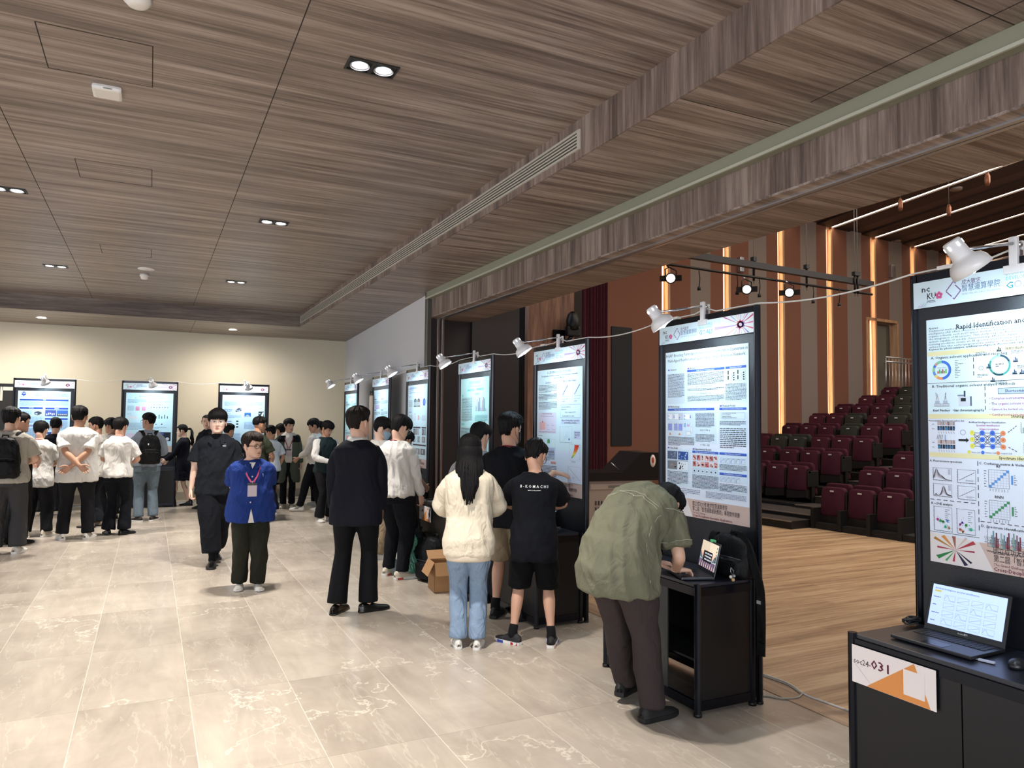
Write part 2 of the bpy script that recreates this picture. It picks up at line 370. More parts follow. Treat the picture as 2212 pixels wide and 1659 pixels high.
# right wall runs slightly out of square
p0, p1 = Vector((3.56, 10.06, 0)), Vector((4.06, YB, 0)); dv = (p1-p0).normalized(); nv = Vector((dv.y, -dv.x, 0))
b = MB(); b.add([tuple(q)+() for q in [p0, p1, p1+nv*.2, p0+nv*.2]]+[tuple(q+Vector((0, 0, ZS))) for q in [p0, p1, p1+nv*.2, p0+nv*.2]],
      [(0, 1, 2, 3)[::-1], (4, 5, 6, 7), (0, 1, 5, 4)[::-1], (1, 2, 6, 5)[::-1], (2, 3, 7, 6)[::-1], (3, 0, 4, 7)[::-1]], WHITE_WALL2)
struct(b.build('wall_right'))
b = MB()                                               # dark service door left on the back wall
b.box(-4.2, -2.36, YB-.05, YB-.001, 0, 2.34, M('dark_door_panel', '#15130f', .6)); b.box(-4.26, -2.33, YB-.06, YB-.05, 2.30, 2.36, BLACK)
struct(b.build('door_1'))

# the header beam of the folding partition
b = MB(); b.box(3.55, 4.26, -6, 10.02, 3.215, 3.49, BW); b.box(3.552, 4.26, -6, 10.018, 3.2, 3.215, CW); b.box(3.55, 4.26, -6, 10.02, 3.49, 8, M('auditorium_dark', '#33211c', .8)); struct(b.build('beam'))
b = MB(); b.box(3.47, 3.552, -6, 9.83, 3.462, 3.56, M('khaki_trim', '#8a8b78', .5), bev=.004); b.box(3.46, 3.475, -6, 9.83, 3.456, 3.475, M('khaki_trim_light', '#b3b4a4', .45)); struct(b.build('trim_1'))
b = MB(); b.box(3.655, 3.69, -6, 10.0, 3.19, 3.2, ALU); b.box(3.70, 3.735, -6, 10.0, 3.19, 3.2, ALU); b.box(3.69, 3.70, -6, 10.0, 3.195, 3.2, M('slot_black', '#020203', .8)); struct(b.build('trim_2'))
b = MB(); b.box(3.47, 3.55, 9.80, 9.86, 0, ZS, M('post_grey', '#55554f', .45, .4), bev=.006); b.box(3.475, 3.49, 9.79, 9.80, 0, ZS, GREYM); struct(b.build('trim_3'))
b = MB()
for x0, x1 in ((3.665, 3.70), (3.735, 3.77)): b.box(x0, x1, 9.86, 9.98, 0, 3.2, M('track_post', '#8f8480', .3, .7), bev=.004)
b.box(3.70, 3.735, 9.9, 9.98, 0, 3.2, M('post_recess', '#15161d', .4)); struct(b.build('trim_4'))
DBR = M('dark_partition', '#1f1618', .55, vary=.12, bscale=4)
b = MB()
b.box(3.55, 3.665, 9.90, 10.05, 0, 3.2, DBR); b.box(3.77, 4.23, 9.99, 10.05, 0, 3.2, DBR); b.box(4.236, 5.02, 9.93, 9.99, 0, 5.2, DBR); b.box(4.26, 5.02, 9.99, 10.9, 0, 5.2, DBR)
struct(b.build('wall_partition'))

# ------------------------------------------------------------------ large structure: auditorium, turned 5 degrees
TH = .088; T0 = Vector((10.133, 10.075, 0)); TD = Vector((sin(TH), -cos(TH), 0)); TN = Vector((cos(TH), sin(TH), 0))
def TP(s, v, z=0): return T0+TD*s+TN*v+Vector((0, 0, z))
def tbox(mb, s0, s1, v0, v1, z0, z1, mat):
    mb.obox(TP((s0+s1)/2, (v0+v1)/2, (z0+z1)/2), TN, -TD, (0, 0, 1), abs(v1-v0)/2, abs(s1-s0)/2, (z1-z0)/2, mat)
TER = M('terracotta_panel', '#7a4e3c', .85, bump=.12, bscale=300, vary=.06); TAU = M('taupe_panel', '#85776f', .9, bump=.15, bscale=350, vary=.05)
LEDW = M('led_strip_vertical', (1, .66, .43), emit=1.05); LEDC = M('led_strip_ceiling', (1, .84, .62), emit=7)
OAKR = wood('reveal_oak', 'z', '#a57c5e', '#bd936f', '#cfa884', .5, 26)
SW = -3.2
b = MB(); HT = 7.9
led = [(.62+1.99*k) for k in range(-0, 10)]
tbox(b, SW-.12, SW, -1.35, led[0]-.12, 0, HT, TER)
for k, v in enumerate(led):
    tbox(b, SW-.10, SW-.08, v-.12, v+.12, 0, HT, OAKR)                       # recess back
    v1 = v+1.99-.12
    if k < len(led)-1:
        q = [v+.12, v+.12+.66, v+.12+1.32, v1]
        lo = 0
        for i, mm in enumerate((TER, TAU, TER)):
            dr = [(8.25, 9.78)] if True else []
            a, c = q[i], q[i+1]
            # leave the upper door's opening free
            for d0, d1 in dr:
                if c <= d0 or a >= d1: tbox(b, SW-.12, SW, a, c, 0, HT, mm)
                else:
                    if a < d0: tbox(b, SW-.12, SW, a, d0, 0, HT, mm)
                    if c > d1: tbox(b, SW-.12, SW, d1, c, 0, HT, mm)
                    tbox(b, SW-.12, SW, max(a, d0), min(c, d1), 4.72, HT, mm); tbox(b, SW-.12, SW, max(a, d0), min(c, d1), 0, 2.3, mm)
struct(b.build('wall_auditorium_side'))
for k, v in enumerate(led):
    b = MB(); tbox(b, SW-.085, SW-.075, v-.035, v-.0, 1.0, 7.05, LEDW)
    tbox(b, SW-.08, SW+.02, v+.05, v+.12, 1.0 if k < 4 else 2, 7.05, OAKR)
    struct(b.build('trim_%d' % (5+k)))
# reveal lights: real light from the recessed strips
for k, v in enumerate(led[:8]):
    p = TP(SW-.05, v-.07, 4.0); q = TP(SW-.05, v+1, 4.0)
    lamp('led_strip_lamp', 'AREA', p, q, 9, (1, .66, .42), shape='RECTANGLE', size=.05, size_y=6.0)
b = MB(); tbox(b, SW-.3, SW-.26, 8.25, 9.78, 2.3, 4.72, M('dark_door_frame', '#5a5148', .6)); struct(b.build('wall_door_recess'))
b = MB(); tbox(b, SW-.25, SW-.2, 8.5, 9.5, 2.55, 4.62, M('grey_door', '#6f6c60', .6)); tbox(b, SW-.2, SW-.17, 9.36, 9.40, 3.5, 3.62, ALU)
struct(b.build('door_2'))
b = MB(); tbox(b, SW-.22, SW+.02, 8.2, 8.28, 2.3, 4.78, OAKR); tbox(b, SW-.22, SW+.02, 9.7, 9.78, 2.3, 4.78, OAKR); tbox(b, SW-.22, SW+.02, 8.2, 9.78, 4.7, 4.78, OAKR); struct(b.build('trim_16'))
# ceiling, sloping up away from the side wall, with its light slots
def czs(s): return 7.10+(s-SW)*.105
DC = M('auditorium_ceiling_dark', '#3b2b26', .7); DC2 = M('auditorium_ceiling_brown', '#54403a', .7)
b = MB(); SL = [0.75+1.99*k for k in range(0, 11)]
for k, v in enumerate(SL):
    for (a, c, off, mm) in ((v+.08, v+.75, .0, DC), (v+.75, v+1.35, .05, DC2), (v+1.35, v+1.91, .0, DC)):
        z0, z1 = czs(SW)+off, czs(14)+off
        b.add([TP(SW, a, z0), TP(SW, c, z0), TP(14, c, z1), TP(14, a, z1), TP(SW, a, z0+.2), TP(SW, c, z0+.2), TP(14, c, z1+.2), TP(14, a, z1+.2)],
              [(0, 1, 2, 3)[::-1], (4, 5, 6, 7), (0, 1, 5, 4), (1, 2, 6, 5), (2, 3, 7, 6), (3, 0, 4, 7)], mm)
b.add([TP(SW-.2, -6, 8.0), TP(SW-.2, 22, 8.0), TP(14, 22, 9.6), TP(14, -6, 9.6)], [(0, 1, 2, 3)[::-1]], DC)
struct(b.build('ceiling_auditorium'))
for k, v in enumerate(SL):
    b = MB(); z0, z1 = czs(SW)+.03, czs(14)+.03
    b.add([TP(SW, v-.06, z0), TP(SW, v+.07, z0), TP(14, v+.07, z1), TP(14, v-.06, z1)], [(0, 1, 2, 3)[::-1]], LEDC); struct(b.build('trim_%d' % (20+k)))
b = MB(); b.box(24.5, 24.7, -6, 17, 0, 9.5, TAU); struct(b.build('wall_auditorium_end'))
b = MB(); b.box(3.9, 25, -6.2, -6, 0, 9.5, TER); struct(b.build('wall_auditorium_front'))
b = MB(); b.box(4.0, 9.0, 14.6, 14.7, 0, 7.9, M('backstage_black', '#0b090b', .9)); struct(b.build('wall_backstage'))
# veneered pier and curtain beside the stage opening
p, q = pix(1141, 700, 'y', 11.3), pix(1240, 700, 'y', 11.3)
b = MB(); b.box(p.x, q.x, 11.3, 11.42, 0, 7.6, wood('pier_veneer', 'z', '#55392b', '#7a5542', '#966f59', .5, 22)); struct(b.build('column_veneer'))
b = MB(); b.box(q.x-.05, q.x+.32, 11.55, 11.65, 0, 7.6, M('backstage_brown', '#271a18', .8)); struct(b.build('wall_wing'))
CUR = cloth('maroon_velvet', '#4c0d22', .9, .2, sheen=.4)
b = MB(); pts = []
for i in range(61):
    t = i/60; pts.append((-.05+1.15*t, .05*sin(t*58)+.02*sin(t*23)))
x0 = pix(1252, 700, 'y', 12.6).x
vs = [(x0+p_[0]*.62, 12.6+p_[1], z) for z in (0.02, 6.8) for p_ in pts]+[(x0+p_[0]*.62, 12.64+p_[1], z) for z in (0.02, 6.8) for p_ in pts]
fs = [(i, i+1, 62+i, 61+i) for i in range(60)]+[(122+i+1, 122+i, 122+61+i, 122+62+i) for i in range(60)]
b.add(vs, fs, CUR, True)
tag(b.build('stage_curtain'), 'dark maroon velvet curtain hanging beside the brown auditorium wall', 'curtain')
# ------------------------------------------------------------------ auditorium furniture
SEATW, LAB = .43, M('seat_number_plate', '#cfc8c4', .4)
MAR, GRN, BLP = cloth('maroon_seat_fabric', '#451d2a', .8, .06), cloth('green_grey_seat_fabric', '#34362f', .8, .06), M('seat_black_plastic', '#15110f', .5)
def pad(mb, w, h, t, zc, y, mat, tilt=0, r=.07):
    """upholstered slab, rounded outline, standing up, in the seat's x-z plane"""
    out = []; n = 6
    for cx, cz, a0 in ((w/2-r, h/2-r, 0), (-w/2+r, h/2-r, 90), (-w/2+r*.6, -h/2+r*.6, 180), (w/2-r*.6, -h/2+r*.6, 270)):
        rr = r if a0 < 180 else r*.6
        out += [(cx+rr*cos(math.radians(a0+90*i/n)), cz+rr*sin(math.radians(a0+90*i/n))) for i in range(n+1)]
    k = len(out); vs = []
    for d, sc in ((-t/2, .93), (-t/2+.012, 1.0), (t/2-.012, 1.0), (t/2, .93)):
        for x, z in out:
            X, Z = x*sc, z*sc
            vs.append((X, y+d+Z*sin(tilt), zc+Z*cos(tilt)))
    fs = [(i*k+j, i*k+(j+1) % k, (i+1)*k+(j+1) % k, (i+1)*k+j) for i in range(3) for j in range(k)]
    fs += [tuple(range(k))[::-1], tuple(range(3*k, 4*k))]
    mb.add(vs, fs, mat, True)
def make_seat(mat, label):
    t = thing('auditorium_seat', label, 'seat')
    b = MB(); pad(b, SEATW, .47, .10, .455, .10, mat, -.10); b.build('seat_cushion', t)
    b = MB(); pad(b, .47, .62, .09, .44, -.09, mat, .14); b.build('backrest', t)
    b = MB(); b.box(-.035, .035, .155, .162, .615, .64, LAB, bev=.003); b.build('number_plate', t)
    b = MB(); b.box(-.265, -.235, -.16, .15, .30, .60, BLP, bev=.01); b.box(-.265, -.235, .08, .13, .56, .64, BLP)
    b.box(-.26, -.24, -.05, .04, .0, .32, BLP); b.build('arm_frame', t)
    b = MB(); b.add([(-.22, .16, .10), (.22, .16, .06), (.22, .16, .22), (-.22, .16, .26), (-.22, -.10, .0), (.22, -.10, .0), (.22, -.10, .22), (-.22, -.10, .22)],
                    [(0, 1, 2, 3)[::-1], (4, 5, 6, 7), (0, 1, 5, 4), (1, 2, 6, 5), (2, 3, 7, 6), (3, 0, 4, 7)], BLP); b.build('base', t)
    return t
ROWN = ['front', 'second', 'third', 'fourth', 'fifth', 'sixth', 'seventh', 'eighth', 'ninth']
seats = {9: (-5, -4), 8: (-5, -4, -3), 7: (-5, -4, -3, -2), 6: (-5, -4, -3, -2, -1), 5: (-5, -4, -3, -2, -1, 0), 4: (-5, -4, -3, -2, -1, 0),
         3: (-3, -2, -1, 0, 1), 2: (-2, -1, 0, 1, 2), 1: (1, 2, 3)}
green = {(4, -5), (4, -4), (4, -3), (5, -2), (6, -3), (6, -1), (7, -2), (8, -3), (9, -4)}
green -= {(4, -5)}
ORD = ['first', 'second', 'third', 'fourth', 'fifth', 'sixth']
protos = {}
for r_, cols in seats.items():
    for j, i in enumerate(cols):
        g = (r_, i) in green; col = 'dark green grey' if g else 'maroon'
        side = 'before the steps' if (r_ <= 3 and i >= 1) else 'behind the steps'
        row = [c for c in cols if (c >= 1) == (i >= 1)]
        n_ = row.index(i)
        if i >= 1 and r_ <= 3: lab = '%s folding seat beyond the steps, %s row, %s from the steps' % (col, ROWN[r_-1], ORD[i-1])
        elif i == 0: lab = '%s folding seat on the aisle end of the %s row' % (col, ROWN[r_-1])
        elif i == -5: lab = '%s folding seat at the wall end of the %s row' % (col, ROWN[r_-1])
        else: lab = '%s folding seat of the %s row, %s from the striped wall' % (col, ROWN[r_-1], ORD[i+5])
        if g in protos: o = copy_tree(protos[g])
        else: o = protos[g] = make_seat(GRN if g else MAR, lab)
        s = i*.499-(.089 if i <= -3 else 0)+(.99 if i >= 1 else 0)
        o.location = TP(s, (r_-1)*1.036+.07, (r_-1)*.254); o.rotation_euler = (0, 0, TH+PI/2)
        o['label'] = lab; o['group'] = 'auditorium folding seats'
TIER, NOSE = M('tier_black', '#0f0d0d', .6), M('step_nosing', '#8d8074', .35, .5); CARP = M('tier_carpet', '#332a27', .95, bump=.1, bscale=200)
t = thing('seating_tier', 'black tiered platform with steps carrying the folding seats', 'seating stand', TP(0, 0, 0))
def tl(mb, *a): tbox(mb, *a)
for r_ in range(2, 10):
    b = MB(); v0 = (r_-1)*1.036-.42
    tbox(b, -3.0, .26, v0, v0+1.036+(.6 if r_ == 9 else 0), (r_-2)*.254 if r_ > 2 else 0, (r_-1)*.254, TIER)
    tbox(b, 1.2, 4.0, v0, v0+1.036, (r_-2)*.254 if r_ > 2 else 0, (r_-1)*.254, TIER)
    o = b.build('tier', t); o.location = -t.location
b = MB(); tbox(b, -3.0, .26, 8*1.036, 8*1.036+2.2, 2.0, 2.5, TIER); o = b.build('landing', t); o.location = -t.location
for r_ in range(1, 9):
    for hh in (0, 1):
        b = MB(); v0 = (r_-1)*1.036+.10+hh*.45; z = (r_-1)*.254+.127*(hh+1)
        tbox(b, .28, 1.18, v0, v0+1.1, z-.12, z, CARP); tbox(b, .28, 1.18, v0-.012, v0+.02, z-.012, z+.004, NOSE)
        o = b.build('step', t); o.location = -t.location
b = MB(); tbox(b, -1.0, 1.18, -.72, -.15, 0, .13, TIER); tbox(b, -1.0, 1.18, -.735, -.70, .12, .135, NOSE); tbox(b, -1.0, -.965, -.72, -.15, .12, .135, NOSE)
tbox(b, -.98, 1.16, -.70, -.15, .13, .133, CARP); o = b.build('step', t); o.location = -t.location
b = MB(); tbox(b, -3.0, 1.2, -.2, .64, 0, .20, TIER); tbox(b, -1.0, 1.2, -.21, -.17, .19, .206, NOSE); tbox(b, -2.9, 1.2, -.19, .6, .2, .203, CARP)
o = b.build('step', t); o.location = -t.location
b = MB(); tbox(b, 1.22, 3.4, -.25, .6, 0, .10, TIER)
for k in range(4): tbox(b, 1.22+k*.5, 1.28+k*.5, -.28, .3, .0, .34, TIER)
o = b.build('tier', t); o.location = -t.location
t = thing('guard_rail', 'black metal guard rail standing in front of the second row seats', 'railing', TP(-2, -.1, 0))
s0, s1, vv = -2.6, -1.0, -.12
for z in (1.02, .28): b = MB(); b.tube([TP(s0, vv, z), TP(s1, vv, z)], .02, TIER); o = b.build('rail', t); o.location = -t.location
b = MB()
for k in range(14): b.tube([TP(s0+(s1-s0)*k/13, vv, .2), TP(s0+(s1-s0)*k/13, vv, 1.02)], .009 if k % 13 else .018, TIER, 6)
o = b.build('baluster', t); o.location = -t.location
t = thing('handrail', 'stainless steel railing on the top landing before the grey door', 'railing', TP(-2.7, 9.2, 2.5))
for z in (3.62, 3.5): b = MB(); b.tube([TP(-2.75, 8.4, z), TP(-2.75, 10.6, z)], .022, ALU); o = b.build('rail', t); o.location = -t.location
b = MB()
for k in range(14): b.tube([TP(-2.75, 8.4+k*.16, 2.5), TP(-2.75, 8.4+k*.16, 3.6)], .01 if k % 6 else .022, ALU, 6)
o = b.build('baluster', t); o.location = -t.location
# loudspeaker grille on the side wall
b = MB(); tbox(b, SW, SW+.03, -.97, -.40, 1.23, 3.81, M('grille_black', '#14161b', .7, bump=.2, bscale=400)); tag(b.build('wall_grille'), 'tall black loudspeaker panel flush on the brown auditorium wall', 'speaker panel')
for k, (px, py) in enumerate(((1600, 558), (1916, 597))):
    u_ = [3.1, 9.45][k]; z_ = [5.63, 6.2][k]
    t = thing('wall_light', ['small metal wall light on the stripes behind the lighting bar', 'small metal wall light on the stripes above the upper door'][k], 'wall light', TP(SW, u_, z_), TH, 'metal wall lights')
    b = MB(); b.box(-.13, .0, -.12, 0, -.18, .18, ALU, bev=.01); b.box(.0, .07, -.1, 0, -.16, .16, M('fitting_brown', '#5b463d', .5)); b.build('body', t)
# bar with stage spotlights
BARY = 10.0
BLB = M('bar_black', '#15110f', .5, .3)
t = thing('lighting_bar', 'long black lighting bar hung on wires across the auditorium', 'lighting bar', (9.5, BARY, 4.5))
p0, p1 = Vector((6.2, BARY-.3, 4.62)), Vector((13.22, BARY+.1, 4.62)); dx = (p1-p0).normalized()
b = MB(); b.obox((p0+p1)/2, dx, dx.cross(Vector((0, 0, 1))), (0, 0, 1), (p1-p0).length/2, .05, .055, BLB); o = b.build('beam_rail', t); o.location = -t.location
b = MB(); b.tube([p0-Vector((.5, 0, .21)), p1-Vector((0, 0, .21))], .024, BLB); o = b.build('pipe', t); o.location = -t.location
for px in (1628, 1742, 1846, 1852):
    P = pix(px, 560, 'y', BARY); b = MB(); b.tube([(P.x, BARY, 4.3), (P.x, BARY, 7.9)], .006, GREYM, 5); b.tube([(P.x, BARY, 4.36), (P.x, BARY, 4.78)], .022, BLB, 6)
    b.box(P.x-.04, P.x+.04, BARY-.04, BARY+.04, 4.72, 4.80, BLB); o = b.build('hanging_wire', t); o.location = -t.location
for px in (1510, 1592, 1640, 1756, 1812):
    P = pix(px, 600, 'y', BARY); b = MB(); b.tube([(P.x, BARY, 4.42), (P.x+.02, BARY, 4.28), (P.x, BARY, 4.12)], .009, BLB, 5); b.lathe([(0, 0), (.03, .005), (.03, .06), (.012, .08)], BLB, 8, Matrix.Translation((P.x, BARY, 4.06)))
    b.lathe([(0, -.006), (.026, -.004), (.026, .0)], M('socket_white', '#bbb6ae', .4), 8, Matrix.Translation((P.x, BARY, 4.06))); o = b.build('socket', t); o.location = -t.location
LENS = M('spot_lens_lit', (1, .94, .84), emit=5)
for k, (px, py) in enumerate(((1449, 601), (1613, 625), (1705, 632))):
    P = pix(px, py, 'y', BARY-.15); lab = ['lit black stage spotlight hanging nearest the veneered beam', 'lit black stage spotlight in the middle of the lighting bar', 'lit black stage spotlight nearest the free end of the bar'][k]
    t = thing('stage_spotlight', lab, 'spotlight', P, 0, 'stage spotlights')
    aim = (Vector((1.0+k*.7, 1.5, 2.0))-P).normalized(); Q = aim.to_track_quat('Z', 'Y').to_matrix().to_4x4()
    b = MB(); b.lathe([(.0, -.32), (.06, -.31), (.085, -.27), (.085, -.14), (.07, -.12), (.07, .0), (.095, .02), (.095, .06), (.075, .06), (.075, .03), (0, .03)], BLB, 16, Q); b.build('housing', t)
    b = MB(); b.lathe([(.072, .034), (.05, .045), (0, .05)], LENS, 16, Q); b.build('lens', t)
    b = MB(); b.tube([(.11, 0, -.02), (.12, .0, .14), (.0, .05, .2), (-.12, .0, .14), (-.11, 0, -.02)], .012, BLB, 6); b.tube([(0, .05, .2), (0, .1, 4.42-P.z)], .018, ALU if k else BLB, 6); b.build('yoke', t)
    for s in (-1, 1): b = MB(); b.obox(Q @ Vector((s*.13, 0, .07)), Q.to_3x3() @ Vector((1, 0, .35*s)).normalized(), Q.to_3x3() @ Vector((0, 1, 0)), Q.to_3x3() @ Vector((-.35*s, 0, 1)).normalized(), .055, .05, .003, BLB); b.build('barn_door', t)
for px, py in ((1945, 443), (2050, 455), (2133, 388)):
    P = pix(px, py, 'y', 9.2 if px < 2100 else 7.9)
    t = thing('hanging_plug', 'small copper plug on a thin wire %s' % {1945: 'before the first ceiling light line', 2050: 'between the first two ceiling light lines', 2133: 'close to the veneered beam'}[px], 'hanging wire', P, 0, 'plugs on ceiling wires')
    b = MB(); b.tube([(0, 0, .1), (0, 0, 7.9-P.z)], .005, GREYM, 5); b.build('wire', t)
    b = MB(); b.lathe([(0, -.12), (.03, -.11), (.045, -.05), (.045, .06), (.02, .13), (0, .13)], M('copper', '#8a5a44', .4, .7), 10); b.build('plug', t)
for px, py in ((2065, 408), (1935, 521)):
    v_ = 8.0 if px > 2000 else 9.4; 
    P = pix(px, py, 'z', 7.42 if px > 2000 else 7.15)
    b = MB(); b.lathe([(0, -.03), (.13, -.03), (.14, 0), (.14, .05)], M('round_fitting', '#8f7f74', .5), 20); tag(b.build('ceiling_speaker'), 'round beige ceiling fitting %s' % ('near the first light line' if px > 2000 else 'close to the striped wall'), 'ceiling speaker', 'round fittings of the auditorium ceiling').location = P
# pan camera on the pier
P = pix(1237, 712, 'y', 11.1)
t = thing('security_camera', 'black pan tilt camera on a bracket high on the veneered pier', 'camera', P)
b = MB(); b.tube([(-.12, .2, -.22), (-.1, .0, -.2), (.0, 0, -.1)], .035, BLKMETAL, 8); b.box(-.3, -.08, .12, .2, -.2, -.0, BLKMETAL, bev=.01); b.build('bracket', t)
b = MB(); b.lathe([(0, .0), (.1, .0), (.12, .06), (.12, .16), (.09, .27), (.04, .32), (0, .33)], BLACK, 16); b.box(-.13, .13, -.06, .06, -.12, .05, BLACK, bev=.02); b.build('head', t)
# multimedia lectern
L0 = pix(1283, 1165, 'z', 0); 
t = thing('lectern', 'beige steel multimedia lectern with a sloping black top', 'lectern', (6.13, 9.05, 0), -.12)
BEI = M('lectern_beige', '#a99a90', .5)
b = MB(); b.box(-.62, .50, -.30, .30, .05, .90, BEI, bev=.01); b.box(-.60, .48, -.28, .28, 0, .05, BLACK); b.build('body', t)
b = MB(); b.box(.502, .512, -.24, .26, .12, .84, BLACK); b.build('side_panel', t)
b = MB()
for z in (.47, .56):
    for k in range(18): b.box(-.42+k*.045, -.40+k*.045, -.306, -.30, z, z+.06, M('vent_slot', '#3a3330', .7))
b.build('vent', t)
b = MB(); b.box(-.5, .22, -.312, -.30, .78, .86, M('drawer_beige', '#b3a59b', .45), bev=.004); d = b.build('drawer', t)
b = MB(); b.box(-.22, -.04, -.32, -.312, .80, .835, GREYM, bev=.003); b.build('handle', d)
b = MB(); vs = [(-.72, -.34, .90), (.60, -.34, .90), (.60, -.34, 1.30), (.30, -.34, 1.30), (-.0, -.34, 1.02), (-.72, -.34, 1.02)]
b.add(vs+[(x, -y, z) for x, y, z in vs], [(0, 1, 2, 3, 4, 5)]+[(11, 10, 9, 8, 7, 6)]+[(i, (i+6), (i+1) % 6+6, (i+1) % 6) for i in range(6)], BLACK); b.build('console', t)
b = MB(); b.lathe([(0, 0), (.045, 0), (.045, .004), (0, .004)], M('round_sticker_white', '#e8ddd6', .5), 20, Matrix.Translation((.48, -.345, 1.18)) @ Matrix.Rotation(PI/2, 4, 'X') @ Matrix.Diagonal((1, 2.0, 1, 1)))
b.lathe([(0, 0), (.02, 0), (.02, .004), (0, .004)], M('sticker_red', '#b4472e', .5), 16, Matrix.Translation((.48, -.348, 1.19)) @ Matrix.Rotation(PI/2, 4, 'X') @ Matrix.Diagonal((1, 2.2, 1, 1))); b.build('sticker', t)
b = MB(); b.tube([(.02, -.2, 1.03), (-.06, -.2, 1.10), (-.12, -.2, 1.15)], .008, ALU, 6); b.build('microphone', t)

# ------------------------------------------------------------------ hall ceiling fittings
GLOW = M('downlight_glow', (1, .96, .90), emit=14); TRB = M('downlight_trim_black', '#15130f', .4)
proto = None
nm = {(-1.25, 4.2): 'above the near part of the floor, out by the frame', (1.12, 4.2): 'largest, nearest over the stone floor', (1.12, 8.06): 'second of the row over the walkway', (1.12, 11.9): 'farthest of the row over the walkway',
      (-1.25, 8.06): 'second of the row over the crowd', (-1.25, 11.9): 'farthest of the row over the crowd'}
for x, y in DL:
    if (x, y) not in nm or (x, y) == (-1.25, 4.2): continue
    lab = 'black twin ceiling downlight, '+nm[(x, y)]
    if proto: o = copy_tree(proto)
    else:
        o = proto = thing('ceiling_downlight', lab, 'downlight')
        b = MB()
        for q in ((-.15, .15, -.08, -.066), (-.15, .15, .066, .08), (-.15, -.138, -.066, .066), (.138, .15, -.066, .066), (-.01, .01, -.066, .066)): b.box(*q, -.008, 0, TRB)
        b.box(-.138, .138, -.066, .066, -.002, 0, TRB); b.build('trim', o)
        for s in (-1, 1):
            b = MB(); b.lathe([(.058, -.012), (.062, -.004), (.052, -.003), (.046, -.004)], ALU, 24, Matrix.Translation((s*.072, 0, 0)), cap=False); b.lathe([(.046, -.005), (0, -.006)], GLOW, 24, Matrix.Translation((s*.072, 0, 0))); b.build('lens', o)
    o.location = (x, y, 3.835); o['label'] = lab; o['group'] = 'twin downlights'
for k, (px, py) in enumerate(((90, 686), (503, 712))):
    P = pix(px, py, 'z', 3.555)
    t = thing('round_downlight', ['lit round downlight over the blue poster', 'lit round downlight over the third back poster'][k], 'downlight', P, 0, 'round downlights by the back wall')
    b = MB(); b.lathe([(.10, 0), (.10, -.008), (.075, -.008), (.07, 0)], M('trim_white', '#dddad2', .4), 24, cap=False); b.build('trim', t)
    b = MB(); b.lathe([(.074, -.005), (0, -.006)], GLOW, 20, cap=False); b.build('lens', t)
P = pix(232, 199, 'z', 3.82); b = MB(); b.box(-.085, .085, -.085, .085, -.02, .018, M('white_plastic', '#d9d6d2', .4), bev=.018); b.box(-.02, .03, -.087, -.06, -.012, -.006, GREYM)
tag(b.build('wifi_access_point'), 'white rounded square access point on the ceiling beside the hatch', 'access point').location = P
P = pix(297, 0, 'z', 3.82); t = thing('smoke_detector', 'white round detector cut by the top edge of the photo', 'smoke detector', P, 0, 'ceiling detectors'); b = MB(); b.lathe([(.065, .015), (.065, -.01), (.045, -.03), (.03, -.035), (0, -.035)], M('white_plastic'), 20); b.build('body', t)
P = pix(312, 597, 'z', 3.80); t = thing('smoke_detector', 'small white detector hanging on the far ceiling under the round speaker', 'smoke detector', P, 0, 'ceiling detectors'); b = MB(); b.lathe([(.06, .035), (.065, 0), (.05, -.01), (.05, -.03), (.035, -.045), (0, -.045)], M('white_plastic'), 20); b.build('body', t)
P = pix(316, 581, 'z', 3.83); b = MB(); b.lathe([(.11, .005), (.11, -.006), (0, -.008)], M('white_plastic'), 24); tag(b.build('ceiling_speaker'), 'flat white round speaker on the far hall ceiling', 'ceiling speaker').location = P
# linear air diffuser in the fascia
t = thing('air_diffuser', 'long white slotted air diffuser along the dropped ceiling edge', 'air vent', (XF-.012, 4.25, 3.62))
LN = YF-.05-4.28
VW, VD = M('diffuser_white', '#b8b3a8', .4), M('diffuser_dark', '#262321', .8)
b = MB(); b.box(-.012, 0, 0, LN, 0, .016, VW); b.box(-.012, 0, 0, LN, .124, .14, VW); b.box(-.012, 0, 0, .03, .016, .124, VW); b.box(-.012, 0, LN-.03, LN, .016, .124, VW); b.build('frame', t)
b = MB(); b.box(-.002, 0, .03, LN-.03, .016, .124, VD)
for k in range(4): b.box(-.010, -.002, .03, LN-.03, .030+k*.024, .041+k*.024, VW)
b.build('louvre', t)
# white cable duct by the dark door
b = MB(); P = pix(14, 830, 'y', YB-.03); b.box(-.06, .12, -.03, .0, -.12, -.05, M('duct_white', '#cfcabd', .5)); b.box(-.09, -.05, -.03, 0, -.32, -.05, M('duct_white')); tag(b.build('cable_duct'), 'cream cable duct on the wall above the dark door', 'cable duct').location = P
